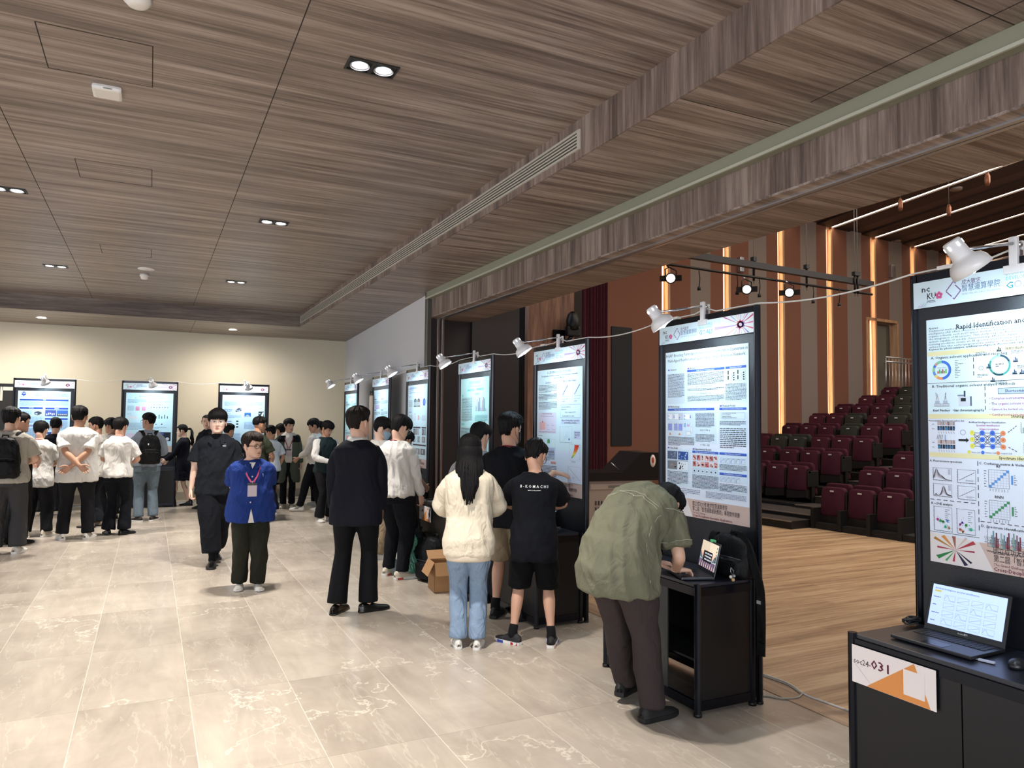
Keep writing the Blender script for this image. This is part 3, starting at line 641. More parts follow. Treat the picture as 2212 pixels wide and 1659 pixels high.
# ------------------------------------------------------------------ poster booths
PAPER = M('poster_paper', '#dfe9ee', .38, spec=.4); PAPER_W = M('banner_paper', '#e4ebf0', .35, spec=.4)
def ink(h, rough=.5): return M('ink_'+h.strip('#'), h, rough, spec=.3)
K, DK, GR, BL = ink('#23252c'), ink('#3c4350'), ink('#7d8aa0'), ink('#2b56c0')
CYA, PINK, RED, PUR, ORG, YEL, GRE = ink('#4fb9c9'), ink('#d9659e'), ink('#b23a4c'), ink('#7c63c4'), ink('#e2915a'), ink('#d8cf5a'), ink('#4c9a6a')
BEIGE, MARO = ink('#c9b2aa'), ink('#6d1f3a')
W_, H_ = .845, 1.18
def banner(s):
    s.rect(0, 0, .96, .13, ink('#d3e8f3'), 0)
    for i, (w_, m_) in enumerate(((.50, '#dceef7'), (.30, '#e8f3f8'))): s.rect(.96-w_, 0, w_, .13, ink(m_), 1)
    s.text('nc', .045, .078, .030, K, w=.042, bold=True); s.text('KU', .072, .040, .030, K, w=.044, bold=True)
    for a in range(5): s.disc(.133+.011*cos(a*1.257+.3), .052+.011*sin(a*1.257+.3), .008, PINK)
    s.rect(.07, .022, .045, .0035, GR); s.rect(.072, .028, .04, .005, GR, 3)
    P_ = ink('#7a5f97')
    for (a, b_, c, d) in ((.205, .108, .168, .065), (.168, .065, .196, .036), (.205, .108, .216, .097), (.213, .090, .240, .060), (.240, .060, .207, .022), (.207, .022, .202, .030)): s.line(a, b_, c, d, P_, .005)
    s.text('成大敏求', .245, .086, .020, ink('#5c3d76'), w=.088); s.text('智慧運算學院', .245, .054, .026, ink('#4d6b96'), w=.175)
    s.text('NCKU Miin Wu School of Computing', .247, .036, .008, GR, w=.172)
    s.text('SUSTAINABLE', .445, .094, .017, CYA, w=.135); s.text('DEVELOPMENT', .445, .072, .017, CYA, w=.135)
    s.text('G', .445, .034, .030, ink('#2f8f9d'), w=.03, bold=True); s.ring(.495, .049, .016, .006, ink('#9fa8d8')); s.text('ALS', .517, .034, .030, ink('#2f8f9d'), w=.066, bold=True)
    cx, cy_ = .845, .062; rnd = random.Random(5)
    cols = ['#d96aa6', '#c2497f', '#a98ad8', '#e9a6b8', '#7f8fd6', '#d8577f', '#f0c0c0', '#9fb3e8', '#c65fa8', '#b9a2e2', '#e88d8a', '#8a6bc9']
    n = 18
    for i in range(n):
        a = 2*PI*i/n+rnd.uniform(-.08, .08); wd = rnd.uniform(.035, .10)
        L = 9
        # clip the ray to the banner
        def hit(a_):
            c, s_ = cos(a_), sin(a_); t = L
            if c > 1e-6: t = min(t, (.958-cx)/c)
            if c < -1e-6: t = min(t, (cx-.60)/-c)
            if s_ > 1e-6: t = min(t, (.128-cy_)/s_)
            if s_ < -1e-6: t = min(t, (cy_-.002)/-s_)
            return cx+c*t*.99, cy_+s_*t*.99
        p, q = hit(a), hit(a+wd); s.poly([(cx, cy_), p, q], ink(cols[i % 12]), 2)
    for i in range(9):
        a = i*.7; s.poly([(cx+.02*cos(a), cy_+.02*sin(a)), (cx+.045*cos(a+.9), cy_+.035*sin(a+.9)), (cx+.03*cos(a+2), cy_+.02*sin(a+2))], ink(cols[(i*5) % 12]), 3)
    for i in range(4): s.poly([(.02+.012*i, .004), (.03+.016*i, .004), (.048+.012*i, .03)], ink(['#b9cfe6', '#c9bfe0', '#aed7e3', '#d7e6ee'][i]), 2)
def footer(s, cy_=.072):
    s.rect(0, 0, W_, .125, BEIGE, 0); s.poly([(0, .0), (.30, 0), (.235, .125), (0, .14)], ink('#dcd6d6'), 1)
    cx = .125
    for a, L, wd, h in ((35, .11, .2, '#a73c49'), (58, .10, .12, '#c9b9b4'), (95, .085, .22, '#8e5c52'), (128, .10, .2, '#c98a4a'), (150, .12, .14, '#a7762f'), (178, .09, .14, '#9c3344'), (215, .11, .22, '#2e7d46'), (238, .09, .12, '#4b9a5c'), (262, .075, .16, '#b23a4c'), (300, .10, .2, '#1b2440'), (318, .10, .12, '#0f1730'), (3, .09, .12, '#9c2c44')):
        a = math.radians(a); q = [(cx+min(L, .12)*cos(a+k*wd/2), min(max(cy_+L*sin(a+k*wd/2)*.75, .003), .16)) for k in (-1, 1)]
        s.poly([(cx, cy_), (max(q[0][0], .003), q[0][1]), (max(q[1][0], .003), q[1][1])], ink(h), 2)
    s.text('國立成功大學 敏求智慧運算學院', .30, .085, .026, K, w=.345); s.text('第二屆「智慧運算創新應用」專題實作競賽', .30, .050, .026, K, w=.46)
    s.text('The Grand Challenge :', .30, .030, .012, MARO, w=.14); s.text('Cross-Disciplinary Innovative Applications', .30, .008, .017, MARO, w=.39, bold=True)
def axes(s, x, y, w, h, m=DK): s.line(x, y, x+w, y, m, .0014); s.line(x, y, x, y+h, m, .0014); [s.line(x-.004, y+h*k/5, x, y+h*k/5, m, .001) for k in range(1, 6)]; [s.line(x+w*k/6, y, x+w*k/6, y-.004, m, .001) for k in range(1, 7)]
def scat(s, x, y, r, m, n=30, seed=0, sx=1, sy=1):
    rnd = random.Random(seed)
    for i in range(n):
        a, q = rnd.uniform(0, 6.28), abs(rnd.gauss(0, .5)); s.disc(x+r*sx*q*cos(a), y+r*sy*q*sin(a), .0016, m, 3, 5)
def poster_spectrum(s):
    s.rect(0, 0, W_, H_, ink('#d6ecf6'), 0); s.rect(0, 0, W_, H_*.60, ink('#dbe4f4'), 0); footer(s)
    HD = ink('#e0dcae'); T = lambda f: H_*(1-f)
    s.text('Rapid Identification and Semi-quantitative Analysis of', .5, T(.052), .026, K, align='c', w=.70, bold=True)
    s.text('Organic Solvents', .42, T(.030)+.004, .001, K, align='c')
    s.text('Abstract', .012, T(.040), .010, K, bold=True)
    ab = ['Traditional methods for detecting organic solvents face challenges such as complex procedures, high costs and long', 'intelligence (AI) offers solutions to these issues. This study utilizes a photocatalytic fluorescent carbon dots sensor', 'organic solvents, such as DI water, methanol, ethanol, ether, formaldehyde, acetic acid, and mixed solvents, through',
          'the integration of AI systems. This study employs fluorescence and colorimetric methods in various environments,', 'system capable of quickly characterizing different organic solvents through image analysis. Additionally, the deep', 'learning model to create an AI spectral identification system, achieving a quantification accuracy of over ninety', 'utilized for the semi-quantitative analysis of mixed solvents, allowing mixing ratios to be determined.']
    for i, l in enumerate(ab): s.text(l, .012, T(.051+i*.0112), .0092, DK, w=.822)
    s.text('Keywords: photocatalysis, artificial intelligence, fluorescent carbon dots, organic solvents', .012, T(.1285), .0095, K, w=.61, bold=True)
    def band(f, body): s.rect(.005, T(f+.019), W_-.01, .022, HD, 1); s.text(body, .42 if body != 'Introduction' else .42, T(f+.0155), .0135, K, align='c', bold=True)
    band(.134, 'Introduction'); s.text('A. Organic solvent application and recycling', .02, T(.166), .0125, K, w=.36, bold=True)
    cx, cy_ = .075, T(.213)
    for a0, a1, c in ((-90, 90, '#3f74d8'), (90, 125, '#7fc3a2'), (125, 142, '#c89a8c'), (142, 160, '#3f74d8'), (160, 188, '#8fc79a'), (188, 215, '#5f92dd'), (215, 240, '#e0cf73'), (240, 262, '#c98da6'), (262, 270, '#5f92dd')): s.ring(cx, cy_, .047, .013, ink(c), a0, a1, 2, 10)
    s.ring(cx, cy_, .047, .013, ink('#e39a72'), 235, 275, 3, 6)
    s.text('Organic solvents', cx, cy_+.010, .0055, DK, align='c', w=.045)
    for k in range(6): s.rect(cx-.022+k*.008, cy_-.016, .006, .012+.008*(k % 2), ink('#4fa84a') if k % 3 else RED, 3)
    for k in range(11): s.lines(.14, T(.180+k*.0068), .02+.03*((k*7) % 5)/5, .005, 1, DK, k, .5)
    s.dash(.228, T(.170), .228, T(.252), K, .003, .02)
    cx, cy_ = .345, T(.207)
    for a0, a1, c in ((20, 85, '#2c4a5c'), (85, 150, '#8fd0dc'), (150, 230, '#3f8f87'), (230, 290, '#1f4a52'), (290, 380, '#4f9c94')): s.ring(cx, cy_, .048, .009, ink(c), a0, a1, 2, 12)
    s.ring(cx, cy_, .036, .0015, GR); s.lines(cx-.018, cy_-.008, .036, .018, 2, K, 3)
    for (x, y, sd) in ((.24, .052, 1), (.245, -.052, 2), (.395, .047, 5), (.42, -.02, 6), (.325, -.085, 7)): s.lines(x, cy_+y, .05, .016, 3, DK, sd)
    s.ring(.262, cy_-.008, .010, .0015, DK); s.text('?', .262, cy_-.012, .010, DK, align='c')
    for x, y in ((.288, -.012), (.335, .062), (.405, .01), (.40, -.045), (.305, -.075), (.43, -.046)):
        for k in range(3): s.rect(x+k*.006, cy_+y, .0045, .010+.006*((k*2) % 3), ink('#2b3f5c'), 3)
        s.rect(x-.002, cy_+y, .022, .005, ink('#2b3f5c'), 3)
    s.line(0, T(.266), W_, T(.266), K, .002)
    s.text('B. Traditional organic solvent analysis methods', .025, T(.284), .0125, K, w=.385, bold=True)
    s.rect(.335, T(.318), .155, .028, DK, 1); s.rect(.337, T(.318)+.002, .151, .024, ink('#aebfdf'), 2); s.text('Shortcoming', .412, T(.318)+.008, .013, K, align='c', bold=True)
    for k, l in enumerate(('Complex instrumentation', 'The organic solvent type limitation', 'Cannot be tested on-site in real time', 'Cumbersome pre-sample handling')): s.text('• '+l, .295, T(.338+k*.021), .0115, ink('#a8508f'), bold=True)
    for x, m_ in ((.035, 0), (.075, .01)):
        s.rect(x, T(.362), .034, .014, ink('#c4cfe0'), 2); s.frame(x, T(.362), .034, .014, GR); s.rect(x+.004, T(.35), .022, .014, ink('#b2c0d4'), 2); s.line(x+.012, T(.335), x+.008+m_, T(.305), GR, .003); s.line(x+.02, T(.335), x+.014, T(.310), RED if m_ == 0 else GR, .002)
    s.rect(.155, T(.362), .062, .045, ink('#cdd5e2'), 2); s.rect(.165, T(.343), .024, .016, ink('#1d2b30'), 3); s.rect(.209, T(.362), .008, .045, ink('#5d6a80'), 3); s.rect(.180, T(.325), .008, .028, ink('#39415c'), 3); s.rect(.15, T(.322), .03, .006, GR, 3)
    s.text('Karl Fischer', .028, T(.383), .0115, K, w=.085, bold=True); s.text('Gas chromatography', .128, T(.383), .0115, K, w=.145, bold=True)
    s.dash(.278, T(.286), .278, T(.388), K, .003, .018)
    band(.393, 'Strategy')
    s.text('Photocatalytic fluorescent carbon dot', .004, T(.424), .008, K, w=.175, bold=True); s.text('Artificial Intelligence Identification', .20, T(.430), .0085, K, w=.165, bold=True)
    s.text('Spectral identification', .235, T(.442), .009, ink('#a8508f'), w=.105, bold=True); s.text('Image recognition', .25, T(.456), .009, ink('#a8508f'), w=.085, bold=True)
    for f, sd in ((.440, 0), (.515, 3)):
        for k in range(7):
            s.rect(.048+k*.0125, T(f), .0105, .018, ink(['#b9a9a6', '#a59a9c', '#9c8b8b', '#c2b6b4', '#8b6d6d', '#b8adac', '#a08f90'][(k+sd) % 7]), 2)
            s.rect(.048+k*.0125, T(f+.020), .0105, .020, ink('#10141f'), 2); s.rect(.050+k*.0125, T(f+.018), .0065, .012, ink(['#1d5a8f', '#2b78b5', '#15406b', '#3c9bd1', '#1b4f7d', '#0f2f55', '#266aa0'][(k+sd) % 7]), 3)
            s.line(.052+k*.0125, T(f+.025), .056+k*.0125, T(f+.033), K, .0014)
        s.lines(.02, T(f)+.003, .022, .006, 1, DK, 8); s.lines(.02, T(f+.017), .022, .006, 1, DK, 9)
    s.poly([(.083, T(.478)), (.089, T(.478)), (.089, T(.502)), (.086, T(.508)), (.083, T(.502))], ink('#8fb1d8'), 2)
    for k in range(4): s.line(.05+k*.008, T(.478), .044+k*.008, T(.497), K, .002)
    s.rect(.15, T(.502), .036, .010, K, 2); s.poly([(.186, T(.508)), (.20, T(.498)), (.186, T(.488))], K, 2); s.ring(.172, T(.467), .013, .002, GR)
    N_ = [[(.215+.046*c, T(.468+.026*r_)) for r_ in range(3)] for c in range(4)]
    for c in range(3):
        for p in N_[c]:
            for q in N_[c+1]: s.line(*p, *q, K, .0018, 2)
    for c in range(4):
        for r_, p in enumerate(N_[c]): s.disc(*p, .0115, [ink('#dcd95c'), ink('#3f6fd6'), ink('#3f6fd6'), ink('#e08a5e')][c], 3); s.text('IHHO'[c], p[0], p[1]-.004, .009, K, align='c', l=4)
    for k, (x, c, l) in enumerate(((.20, '#dcd95c', 'Input Cell'), (.262, '#3f6fd6', 'Hidden Cell'), (.33, '#e08a5e', 'Output Cell'))): s.disc(x, T(.544), .008, ink(c)); s.text(l, x+.012, T(.547), .007, DK)
    s.dash(.375, T(.464), .415, T(.436), K, .003, .008); s.dash(.375, T(.520), .415, T(.538), K, .003, .008)
    s.text('Rapid Identification', .455, T(.412), .009, K, bold=True); s.text('Semi-quantification', .465, T(.492), .009, K, bold=True)
    for x in (.43, .52):
        axes(s, x, T(.465), .075, .045)
        for k in range(9): s.rect(x+.006+k*.0075, T(.465), .0055, .024+.012*((k*5) % 3), ink(['#8fa39b', '#6d3a44', '#4b2430'][k % 3]), 3)
    for x in (.44, .51, .58): axes(s, x, T(.545), .055, .05); s.disc(x+.025, T(.525), .018, ink('#8f86c8')); s.disc(x+.035, T(.512), .012, ink('#d96a8a')); s.disc(x+.022, T(.520), .008, ink('#44407c'), 3)
    band(.551, 'Spectrum identification')
    s.text('A. Fluorescence spectrum', .005, T(.590), .0105, K, w=.16, bold=True); s.text('C. Confusion matrix & Violin plot', .245, T(.590), .011, K, w=.225, bold=True)
    rnd = random.Random(2)
    for j, (f, pk) in enumerate(((.665, .15), (.730, .55))):
        s.frame(.022, T(f), .092, .060, DK); axes(s, .022, T(f), .092, .060)
        for k in range(6):
            pts = [(.024+.088*t, T(f)+.004+.05*(1-k*.14)*(math.exp(-((t-pk)/.13)**2)+.45*math.exp(-((t-pk-.25)/.22)**2)*(1 if j == 0 else .3)+(.2*math.exp(-((t-.12)/.04)**2) if j else 0))*.92) for t in [i/22 for i in range(23)]]
            for a, c in zip(pts, pts[1:]): s.line(*a, *c, ink(['#3b3036', '#54464c', '#6d5f66', '#857a82', '#9d959d', '#b3aeb6'][k]), .0016)
        s.rect(.096, T(f)+.030, .012, .026, ink('#b9bfd2'), 3)
        s.frame(.142, T(f)-.004, .085, .062, DK); axes(s, .142, T(f)-.004, .085, .062); s.line(.150, T(f)+.008, .220, T(f)+.046, DK, .0014); s.lines(.18, T(f)+.004, .04, .008, 2, GR, j)
        for k in range(7): s.disc(.152+k*.011, T(f)+.009+k*.006, .0018, K, 3, 6)
    s.dash(.005, T(.745), .235, T(.745), K, .003, .018); s.dash(.238, T(.578), .238, T(.86), K, .003, .022)
    def conf(x, f, c, nm_):
        s.text(nm_, x+.045, T(f-.078), .013, K, align='c', bold=True); s.frame(x, T(f), .090, .082, DK)
        for i in range(7):
            s.line(x, T(f)+.0117*i, x+.09, T(f)+.0117*i, GR, .0005); s.line(x+.0128*i, T(f), x+.0128*i, T(f)+.082, GR, .0005)
            s.rect(x+.0128*i+.001, T(f)+.0117*i+.0008, .0125, .0115, ink(c), 3); s.line(x+.006+.0128*i, T(f)-.004, x+.006+.0128*i, T(f)-.016, DK, .0015); s.lines(x-.02, T(f)+.0117*i+.002, .014, .006, 1, DK, i)
        s.rect(x+.098, T(f)+.02, .008, .04, ink(c), 2)
        for i in range(5): s.lines(x+.11, T(f)+.018+.01*i, .014, .006, 1, DK, i)
    conf(.285, .678, '#5b93d6', 'RF'); conf(.47, .678, '#cf5f6d', 'CNN'); conf(.285, .795, '#3f8f5e', 'RNN'); conf(.66, .678, '#8a6bc9', 'LSTM')
    s.text('Violin Plot', .50, T(.715), .013, K, bold=True); axes(s, .465, T(.80), .16, .085)
    for k in range(8): s.line(.478+.018*k, T(.775), .478+.018*k, T(.745), K, .002); s.disc(.478+.018*k, T(.752), .005, K, 3, 8)
    s.text('θ < Difference', .485, T(.789), .010, RED, bold=True)
    s.text('B. t-SNE analysis', .010, T(.765), .011, K, w=.105, bold=True)
    for x, w_ in ((.022, .09), (.135, .085)):
        s.frame(x, T(.870), w_, .115, DK); axes(s, x, T(.870), w_, .115)
        for k in range(6): s.lines(x+w_*.62, T(.785+k*.008), w_*.3, .005, 1, DK, k)
    for (x, y, c, r_, sd) in ((.04, .825, '#c258a8', .012, 1), (.055, .83, '#4fae6c', .012, 2), (.068, .832, '#3f9a56', .01, 3), (.088, .828, '#5a8fe0', .010, 4), (.078, .852, '#49b59c', .012, 5), (.096, .855, '#c07a4a', .009, 6), (.150, .835, '#b851a5', .009, 7), (.160, .826, '#7c63c4', .010, 8), (.178, .835, '#3f9a56', .012, 9), (.200, .850, '#49b59c', .014, 10), (.150, .855, '#cf6a5a', .010, 11), (.162, .862, '#b9772f', .010, 12)): s.disc(x, T(y), r_*.55, ink(c), 2, 12); scat(s, x, T(y), r_*1.2, ink(c), 26, sd)
    s.dash(.245, T(.812), W_-.01, T(.812), K, .003, .018); s.text('D. Spectrum identification accuracy analysis', .248, T(.833), .0115, K, w=.33, bold=True)
    for x in (.275, .445, .62):
        axes(s, x, T(.905), .145, .085)
        for g in range(3):
            for k in range(6): s.rect(x+.010+g*.047+k*.0066, T(.905), .0058, .035+.045*(((k*3+g*5) % 7)/7), ink(['#9fb3b0', '#7e9a94', '#6a8fa0', '#8a5f6a', '#5e2b36', '#7b3f4b'][k]), 3)
        s.line(x, T(.905)+.014, x+.145, T(.905)+.014, RED, .0014, 4)
    s.text('Water Methanol Ethanol Ether Formaldehyde Acetone', .27, T(.925), .0085, K, w=.36, bold=True)
    s.line(0, T(.877), .238, T(.877), K, .002)
    s.rect(.26, .127, .585, .032, ink('#dbe4f4'), 1)
    for k, l in enumerate(('[1] Mandal, S.; Paul, D.; Saha, S.; Das, P. Multi-Layer Perceptron for Detection of', 'Class Antibiotics from Visual Fluorescence Response of a Carbon Nanoparticle', 'Multichannel Array Sensor. Sensors and Actuators B: Chemical 2022, 360, 131')): s.text(l, .262, .149-k*.0105, .0085, DK, w=.52)
def poster_hgap(s):
    s.rect(0, 0, W_, H_, ink('#d9ecf6'), 0); s.rect(0, 0, W_, H_*.62, ink('#dde6f6'), 0); footer(s); T = lambda f: H_*(1-f)
    s.ya, s.yb = .885, .145*H_; s.text('HGAP: Boosting Permutation Invariant and Permutation Equivariant in', W_/2, T(.070), .026, DK, align='c', w=.83); s.text('Multi-Agent Reinforcement Learning via Graph Attention Network', W_/2, T(.106), .026, DK, align='c', w=.79)
    PB = ink('#cfe1f1'); HB = ink('#3a5fc0')
    def head(x, f, body): s.rect(x, T(f), .018, .012, PUR); s.text(body, x+.028, T(f), .014, K, bold=True)
    def bar(x, f, w_, body): s.rect(x, T(f), w_, .018, HB); s.text(body, x+w_/2, T(f)+.005, .009, PAPER, align='c', bold=True)
    for q in ((.012, .40, .21, .25), (.235, .40, .59, .25), (.012, .665, .535, .24), (.565, .665, .27, .24), (.012, .905, .27, .225), (.295, .905, .54, .225), (.012, .97, .82, .055)): s.rect(q[0], T(q[1]), q[2], q[3], PB, 1)
    head(.03, .165, 'Abstract'); s.lines(.028, T(.355), .185, .195, 21, DK, 1)
    head(.25, .165, 'Background'); bar(.245, .185, .38, 'Graph Attention Transformer Layer'); s.lines(.25, T(.275), .37, .095, 10, DK, 2); s.text('h(x) = softmax(v k / d) v', .42, T(.290), .012, DK, align='c'); s.lines(.25, T(.315), .37, .02, 2, DK, 3); s.text('a = softmax(W h + b)', .42, T(.338), .012, DK, align='c'); s.lines(.25, T(.385), .37, .045, 5, DK, 4)
    bar(.635, .185, .19, 'Permutation Invariant'); s.frame(.64, T(.262), .18, .078, GR)
    for x in (.655, .745):
        s.rect(x, T(.255), .010, .03, K); s.rect(x, T(.222), .010, .03, K)
        for k in range(4): s.disc(x+.058, T(.256-k*.014), .006, K); s.line(x+.03, T(.24-(k % 2)*.02), x+.054, T(.256-k*.014), K, .0015)
    s.lines(.635, T(.385), .19, .125, 14, DK, 5)
    head(.03, .425, 'Methodology'); bar(.025, .447, .50, 'Hyper Graph Attention Permutation Network (HGAP) Framework')
    for (x, f, w_, h_, c) in ((.03, .51, .05, .05, '#eef4fa'), (.10, .51, .05, .05, '#eef4fa'), (.155, .51, .04, .05, '#cdd3dc'), (.215, .51, .06, .05, '#eef4fa'), (.03, .585, .045, .055, '#8e9ce0'), (.10, .585, .038, .055, '#9aa3dc'), (.150, .585, .042, .055, '#8f9be0'), (.21, .56, .02, .03, '#8fc0ea'), (.245, .555, .025, .015, '#d8a8d8'), (.28, .60, .02, .05, '#e3e7ee'), (.235, .615, .05, .03, '#e3e7ee')): s.rect(x, T(f), w_, h_, ink(c), 2); s.frame(x, T(f), w_, h_, GR, l=3)
    for k in range(10): s.disc(.04+.03*(k % 5)*2, T(.485+.01*(k % 3)), .005, [PUR, BL, CYA][k % 3], 4, 8); s.line(.05+.05*k*.5, T(.53), .05+.05*k*.5, T(.543), K, .0014)
    s.poly([(.055, T(.60)), (.04, T(.615)), (.07, T(.615))], ORG, 3); s.poly([(.16, T(.60)), (.145, T(.615)), (.175, T(.615))], ORG, 3)
    s.lines(.03, T(.690), .29, .075, 8, DK, 6); s.lines(.335, T(.56), .19, .115, 12, DK, 7); s.text('Q(s) = Σ k q', .43, T(.583), .014, K, align='c'); s.lines(.335, T(.655), .19, .06, 6, DK, 8); s.text('L = E[(y - Q)]', .43, T(.68), .012, K, align='c')
    head(.58, .425, 'Related Works'); bar(.575, .447, .25, 'Permutation Invariant and Equivariant'); s.frame(.59, T(.505), .22, .05, GR)
    for k in range(4): s.lines(.6, T(.470+k*.010), .2, .007, 1, DK, 30+k)
    s.lines(.58, T(.545), .24, .035, 4, DK, 9); s.lines(.58, T(.69), .24, .155, 11, K, 10, .4)
    head(.025, .712, 'Case Study')
    for (x, f, c, c2) in ((.025, .785, '#54637f', '#8a93b0'), (.145, .785, '#2f4f92', '#9db8e6'), (.025, .855, '#7a7f86', '#a08f8c'), (.145, .855, '#dfe8f2', '#2b2f38')):
        s.rect(x, T(f), .11, .066, ink(c), 2); rnd = random.Random(int(f*1000)+int(x*100))
        for k in range(12): s.disc(x+.012+rnd.random()*.085, T(f)+.010+rnd.random()*.045, .003+.006*rnd.random(), ink(c2), 3, 7)
    s.lines(.025, T(.800), .23, .012, 2, DK, 11); s.lines(.025, T(.955), .23, .105, 10, DK, 12)
    head(.305, .712, 'Experimental Results'); bar(.30, .733, .265, 'Graph Attention Analysis for Invariance'); bar(.575, .733, .25, 'Hyper Network Comparison'); bar(.575, .862, .25, 'PI and PE Baselines Comparison')
    rnd = random.Random(8)
    for r_ in range(2):
        for k in range(6):
            x, y = .305+.043*k, T(.780+r_*.042); s.rect(x, y, .036, .040, ink(['#d9a8a4', '#c77a76', '#e6cfcd'][(k+r_) % 3]), 2)
            for j in range(5): s.rect(x+.003+rnd.random()*.02, y+.002+rnd.random()*.026, .010, .010, ink(['#a8423f', '#7d2a2c', '#f0e4e4'][j % 3]), 3)
    for k in range(6): s.frame(.305+.043*k, T(.868), .034, .038, GR); s.disc(.322+.043*k, T(.852), .006, K)
    s.lines(.30, T(.965), .265, .105, 11, DK, 13)
    for r_, f in ((0, .785), (1, .905)):
        for k in range(5 if r_ == 0 else 4):
            x = .585+.047*k; s.frame(x, T(f), .038, .038, GR); a = [(x+.003+.034*t, T(f)+.004+.030*(1-math.exp(-t*(2+k*1.5)))) for t in [i/8 for i in range(9)]]
            for p, q in zip(a, a[1:]): s.line(*p, *q, DK if k % 2 else BL, .002)
    s.lines(.575, T(.83), .25, .045, 5, DK, 14); s.lines(.575, T(.965), .25, .06, 6, DK, 15)
    s.ya, s.yb = 1, 0; s.lines(.02, .150, .36, .045, 4, GR, 16); s.lines(.44, .150, .38, .045, 5, GR, 17)
def poster_alloy(s):
    s.rect(0, 0, W_, H_, ink('#d3e9f2'), 0); s.rect(0, 0, W_, H_*.35, ink('#d8e3f5'), 0); footer(s); T = lambda f: H_*(1-f)
    s.text('人工智慧應用於創新銅合金材料開發', W_/2, T(.035), .022, DK, align='c', w=.45); s.text('The Application of Artificial Intelligence in the Development of Innovative', W_/2, T(.058), .016, DK, align='c', w=.68, bold=True); s.text('Copper Alloy Materials', W_/2, T(.077), .016, DK, align='c', w=.21, bold=True)
    LV = ink('#c6d3ee')
    s.rect(.16, T(.115), .13, .022, LV); s.text('Introduction', .225, T(.113), .015, K, align='c', bold=True); s.rect(.50, T(.112), .24, .022, LV); s.text('Method and Model Training', .62, T(.110), .014, K, align='c', bold=True)
    s.lines(.03, T(.185), .36, .075, 6, DK, 1); s.lines(.03, T(.250), .36, .065, 5, DK, 2); s.lines(.03, T(.325), .36, .075, 6, DK, 3)
    for x in (.47, .68):
        s.frame(x, T(.225), .14, .12, GR); axes(s, x, T(.225), .14, .12); s.line(x+.03, T(.21), x+.12, T(.135), BL, .005)
        for k in range(22): s.disc(x+.03+k*.0042, T(.212)+k*.004+.004*sin(k*2.3), .004, ink('#27457c'), 3, 6)
        s.text('Scatter Plot of HV', x+.07, T(.25), .010, DK, align='c')
        s.lines(x+.02, T(.268), .10, .010, 1, BL, 4)
    s.frame(.46, T(.395), .36, .125, BL, .002); s.text('Gaussian Kernel (RBF kernel)', .475, T(.312), .010, K, bold=True); s.text('Ridge Regression', .475, T(.330), .010, K, bold=True); s.text('K(x,y) = exp(-|x-y|²/2σ²)', .64, T(.355), .014, DK, align='c'); s.text('Max MAE (RMSE - HV - SHAP)', .60, T(.385), .012, DK, align='c')
    s.rect(.03, T(.52), .35, .20, ink('#d8d3e6')); s.text('Best predicting range', .205, T(.365), .016, MARO, align='c'); s.text('How to find the best range at a specific element?', .205, T(.383), .009, K, align='c')
    PK = ink('#e8b4b0'); s.rect(.06, T(.49), .05, .07, PK, 2); s.rect(.115, T(.49), .05, .07, PK, 2); s.frame(.06, T(.49), .105, .07, RED); s.poly([(.10, T(.43)), (.112, T(.415)), (.125, T(.43))], RED, 2)
    for x in (.20, .30): axes(s, x, T(.49), .06, .06); s.line(x, T(.455), x+.04, T(.455), DK, .002)
    s.text('Find the combination of HV and temperature to research', .205, T(.512), .010, K, align='c', w=.31, bold=True)
    for k in range(4): s.lines(.03, T(.545+k*.02), .12, .010, 1, K, 30+k)
    s.rect(.21, T(.60), .05, .03, GRE); s.poly([(.21, T(.575)), (.235, T(.56)), (.26, T(.575))], GRE); s.frame(.16, T(.64), .20, .09, GR); s.lines(.16, T(.74), .19, .09, 8, DK, 6)
    s.rect(.22, T(.715), .15, .10, LV); s.lines(.24, T(.70), .11, .07, 6, DK, 7)
    s.rect(.475, T(.44), .33, .04, LV); s.text('Process of Finding Alloy Composition', .64, T(.42), .015, K, align='c', w=.31, bold=True); s.text('and Identifying Candidates', .64, T(.437), .015, K, align='c', w=.22, bold=True)
    s.frame(.45, T(.585), .22, .15, GR); axes(s, .45, T(.585), .22, .15); scat(s, .57, T(.54), .09, ink('#4a63b5'), 60, 3); s.disc(.62, T(.56), .010, BL)
    s.rect(.70, T(.555), .12, .075, LV); s.lines(.715, T(.548), .09, .058, 4, DK, 8)
    # colour map blade
    cols = ['#c8372f', '#d6402f', '#dd5531', '#e17a36', '#e8a93e', '#e4d04a', '#a8c850', '#5da565']
    for k in range(8):
        t0, t1 = k/8, (k+1)/8
        def bl(t): cx, cy_ = .755-.09*t**1.6, T(.60)-.125*t; w_ = .034*(1-t)**.6+.004; return cx, cy_, w_
        a, c = bl(t0), bl(t1); s.poly([(a[0]-a[2], a[1]), (a[0]+a[2], a[1]), (c[0]+c[2], c[1]), (c[0]-c[2], c[1])], ink(cols[k]), 3)
    s.frame(.63, T(.72), .19, .145, GR); s.lines(.66, T(.735), .12, .010, 1, K, 9)
    for k in range(8): s.line(.80, T(.60+k*.015), .812, T(.60+k*.015), K, .003)
    s.rect(.28, T(.765), .10, .025, PK); s.text('Achievement', .33, T(.76), .012, MARO, align='c', bold=True)
    s.lines(.03, T(.88), .36, .12, 9, DK, 10); s.frame(.60, T(.895), .22, .15, GR); axes(s, .60, T(.895), .22, .15); s.line(.61, T(.775), .81, T(.87), DK, .002); scat(s, .70, T(.85), .09, PUR, 40, 5); s.lines(.62, T(.912), .12, .010, 1, K, 11)
